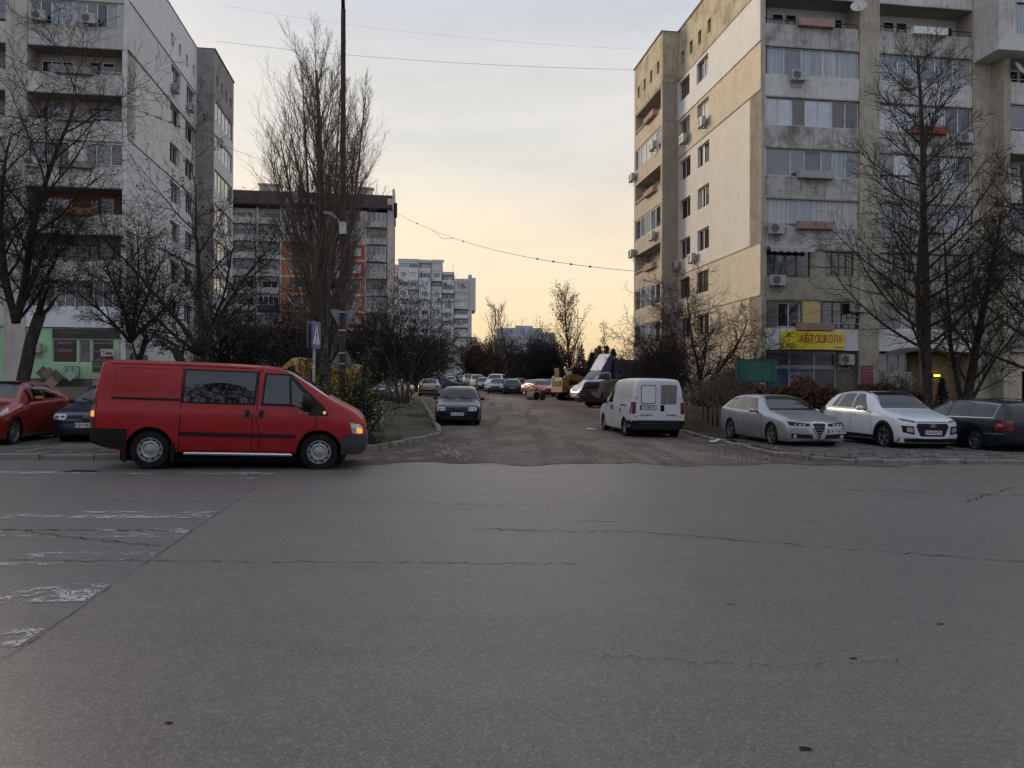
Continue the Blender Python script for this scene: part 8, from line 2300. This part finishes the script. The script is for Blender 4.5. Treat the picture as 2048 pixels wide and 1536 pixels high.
# green sheet metal panel on posts
gp = thing('metal_panel', 'dark green sheet metal panel on two posts in front of the gable corner', 'panel')
GS = simple('green_sheet', (.012, .085, .06), .5, .1, var=.2, vscale=2)
x0, x1, yy = PX(1470, 31), PX(1553, 31), 31.0
z0 = CAM_H + (777 - 765) * 31 / FPX; z1 = CAM_H + (777 - 718) * 31 / FPX
npan = 3
for k in range(npan):
    a, b = x0 + (x1 - x0) * k / npan, x0 + (x1 - x0) * (k + 1) / npan
    mb = MB(); mb.box((a + .003, yy - .012 - .004 * k, z0), (b + .02, yy + .004 * k, z1)); mb.build('sheet', GS, gp)
for zz in (z0, z1 - .05):
    mb = MB(); mb.box((x0 - .02, yy - .035, zz), (x1 + .03, yy - .017, zz + .05)); mb.build('frame_bar', simple('green_dark', (.008, .04, .03), .6), gp)
for k in (.1, .9):
    xx = x0 + (x1 - x0) * k; mb = MB(); mb.tube([(xx, yy + .05, gz(xx, yy) - .1), (xx, yy + .05, z1 + .02)], .025, 8); mb.build('post', IRON, gp)
    mb = MB(); mb.box((xx - .02, yy - .03, z0 + .02), (xx + .02, yy - .0165, z1 - .02)); mb.build('clamp_strip', simple('green_dark', (.008, .04, .03), .6), gp)
# far lamp posts
def far_lamp(label, px, d, ytop, mat, arm=0.0):
    x = PX(px, d); h = CAM_H + (774 - ytop) * d / FPX - gz(x, d)
    o = thing('lamp_post', label, 'lamp post', (x, d, gz(x, d)))
    mb = MB(); mb.tube([(0, 0, 0), (0, 0, h)], [.09, .06], 8); mb.build('pole', mat, o)
    mb = MB(); mb.tube([(0, 0, h), (arm * .3 or .1, 0, h + .3), (arm or .5, 0, h + .35)], .05, 6); mb.build('arm', mat, o)
    mb = MB(); mb.box(((arm or .5) - .1, -.12, h + .3), ((arm or .5) + .45, .12, h + .42)); mb.build('lamp_head', mat, o)
far_lamp('slim pale lamp post before the pale far block', 878, 105, 670, METAL, .5)
far_lamp('dark lamp post with a white lamp at the right of the pale far block', 928, 120, 706, IRON, .4)
pm_ = thing('power_mast', 'thin steel mast with cross arms among the distant poplars', 'mast', (PX(1155, 150), 150, 1.5))
mb = MB(); mb.tube([(0, 0, 0), (0, 0, 15.5)], [.16, .08], 6); mb.build('pole', METAL, pm_)
for z in (9.5, 13.5):
    mb = MB(); mb.box((-.9, -.05, z), (.9, .05, z + .12)); mb.build('cross_arm', METAL, pm_)
# antenna on the far roof
an = thing('roof_antenna', 'thin aerial standing on the roof of the bluish block', 'antenna', (PX(1084.5, 305), 305, CAM_H + (774 - 655) * 305 / FPX))
mb = MB(); mb.tube([(0, 0, -2), (0, 0, 2.6)], .1, 5); mb.build('mast', METAL, an)
mb = MB(); mb.box((-1.0, -.05, 2.0), (1.0, .05, 2.12)); mb.build('bar', METAL, an)
# overhead cables
CABLE = simple('cable', (.03, .03, .032), .7)
def cable(name, label, pts, r, n=28, sag=0.0):
    o = thing(name, label, 'cable')
    mb = MB(); P_ = []
    for (a, b) in zip(pts, pts[1:]):
        a, b = Vector(a), Vector(b)
        for k in range(n): 
            t = k / n; q = a.lerp(b, t); q.z -= sag * 4 * t * (1 - t); P_.append(q)
    P_.append(Vector(pts[-1])); mb.tube(P_, r, 5, caps=False); mb.build('wire', CABLE, o)
    return o, P_
def W3(px, py, d): return (PX(px, d), d, CAM_H + (775 - py) * d / FPX)
c1, P1 = cable('overhead_cable', 'thin cable with small boxes sagging from the brick block to the right block', [W3(787, 424, 126), W3(1268, 541, 62)], .022, 40, 1.6)
for k in (7, 18, 30, 32, 34, 36):
    q = P1[k]; mb = MB(); mb.box((q.x - .11, q.y - .05, q.z - .07), (q.x + .11, q.y + .05, q.z + .07)); mb.build('junction_box', PLAST, c1)
mb = MB(); e = Vector(W3(787, 424, 126)); mb.box((e.x - .1, e.y - .1, e.z - 1.0), (e.x + .45, e.y + .1, e.z + 1.4)); mb.build('anchor', PLAST, c1)
P2_ = []
for k in range(25):
    t = k / 24; q = P1[11].lerp(P1[16], t); q.z -= .55 * math.sin(math.pi * t); P2_.append(q)
mb = MB(); mb.tube(P2_, .025, 4, caps=False); mb.build('slack_wire', CABLE, c1)
cable('overhead_cable', 'thin cable crossing the sky behind the poplar between the block tops', [W3(430, 84, 66), W3(1268, 137, 62)], .012, 30, .45)
cable('overhead_cable', 'faint upper cable crossing the sky above the poplar', [W3(440, 12, 64), W3(1330, 98, 58)], .005, 30, .6)
c3, P3 = cable('overhead_cable', 'cable with small forked clips slanting across the left block', [W3(-40, 92, 34), W3(320, 240, 42), W3(560, 335, 90)], .016, 30, .15)
for k in (14, 14.6, 27, 29, 29.7, 31, 32.2):
    i = int(k); q = P3[i].lerp(P3[i + 1], k - i); mb = MB()
    mb.tube([q + Vector((-.07, 0, .08)), q + Vector((0, 0, -.08)), q + Vector((.07, 0, .08))], .028, 4); mb.build('clip', PLAST, c3)
# litter
def bottle(label, px, d, rot):
    x = PX(px, d); o = thing('plastic_bottle', label, 'litter', (x, d, gz(x, d) + .05), rot)
    mb = MB(); mb.lathe([(0, -.17), (.05, -.17), (.055, -.12), (.05, -.03), (.055, .05), (.035, .12), (.017, .15), (.017, .18), (0, .18)], 12, 'x', (0, 0, .02)); mb.build('body', simple('litter_white', (.5, .5, .5), .35), o, smooth=True, angle=40)
    mb = MB(); mb.lathe([(0, .18), (.02, .18), (.02, .205), (0, .205)], 10, 'x', (0, 0, .02)); mb.build('cap', simple('litter_cap', (.4, .4, .42), .5), o)
bottle('crumpled white plastic bottle lying left of the white van wheels', 1183, 27.6, R(-20))
x = PX(1430, 22.6); o = thing('paper_scrap', 'crumpled white paper on the dirt beside the low kerb', 'litter', (x, 22.6, gz(x, 22.6) + .04))
mb = MB(); r2 = random.Random(8)
mb.grid(lambda a, b: ((a - .5) * .34, (b - .5) * .25 + .1 * a, .06 * r2.random() + .14 * max(0, a - .5)), 5, 4); mb.build('sheet', simple('paper', (.5, .5, .48), .8), o)
# brick planter and boxes by the entrance of the far right
bx_ = thing('low_wall', 'low brick wall with boards behind the dark estate car', 'wall', (PX(2000, 31), 31, gz(20, 31)))
for i in range(4):
    mb = MB(); mb.box((-1.2 + .62 * i, -.2, 0), (-.62 + .62 * i, .2, .95)); mb.build('brick_panel', simple('planter_brick', (.14, .095, .06), .9, var=.4, vscale=6), bx_)
mb = MB(); mb.box((-1.3, -.28, .95), (1.35, .28, 1.02)); mb.build('coping', PLAST, bx_)

# the trees and low houses on the near side of the main road, behind the viewer: they show only as reflections in glass and paint
mb = MB(); R_ = random.Random(91)
for k in range(17):
    x0 = -48 + 6 * k + R_.uniform(-1.5, 1.5); y0 = R_.uniform(-19, -15); H_ = R_.uniform(7.5, 12.5); w_ = H_ * .3
    mb.tube([(x0, y0, -.3), (x0 + R_.gauss(0, .3), y0, H_ * .9)], [.2, .05], 6)
    for _ in range(1500):
        q = R_.random(); a = R_.uniform(0, 6.28); r_ = w_ * math.sin(math.pi * min(1, .12 + q * .86)) * math.sqrt(R_.random())
        x, y, z = x0 + math.cos(a) * r_, y0 + math.sin(a) * r_ * .6, H_ * (.18 + .85 * q); s_ = R_.uniform(.2, .7); b = R_.uniform(-.6, .6)
        i = len(mb.v); mb.v += [(x, y, z), (x + b * s_ + .07, y, z + s_), (x + b * s_ - .07, y + .1, z + s_ * 1.05)]; mb.f.append((i, i + 1, i + 2)); mb.m.append(0)
for _ in range(7000):
    x = R_.uniform(-50, 50); y = R_.uniform(-21, -17); z = 2.4 * R_.random() * (1 + .4 * math.sin(x)); s_ = R_.uniform(.2, .6); a = R_.uniform(0, 6.28)
    i = len(mb.v); mb.v += [(x, y, z), (x + math.cos(a) * s_, y, z + s_ * .8), (x + math.cos(a) * s_ * .4 + .25, y + .2, z + s_ * .9)]; mb.f.append((i, i + 1, i + 2)); mb.m.append(0)
struct(mb.build('tree_line', TWIG), 'dark tree line across the road, seen only as reflections in car windows', 'stuff')
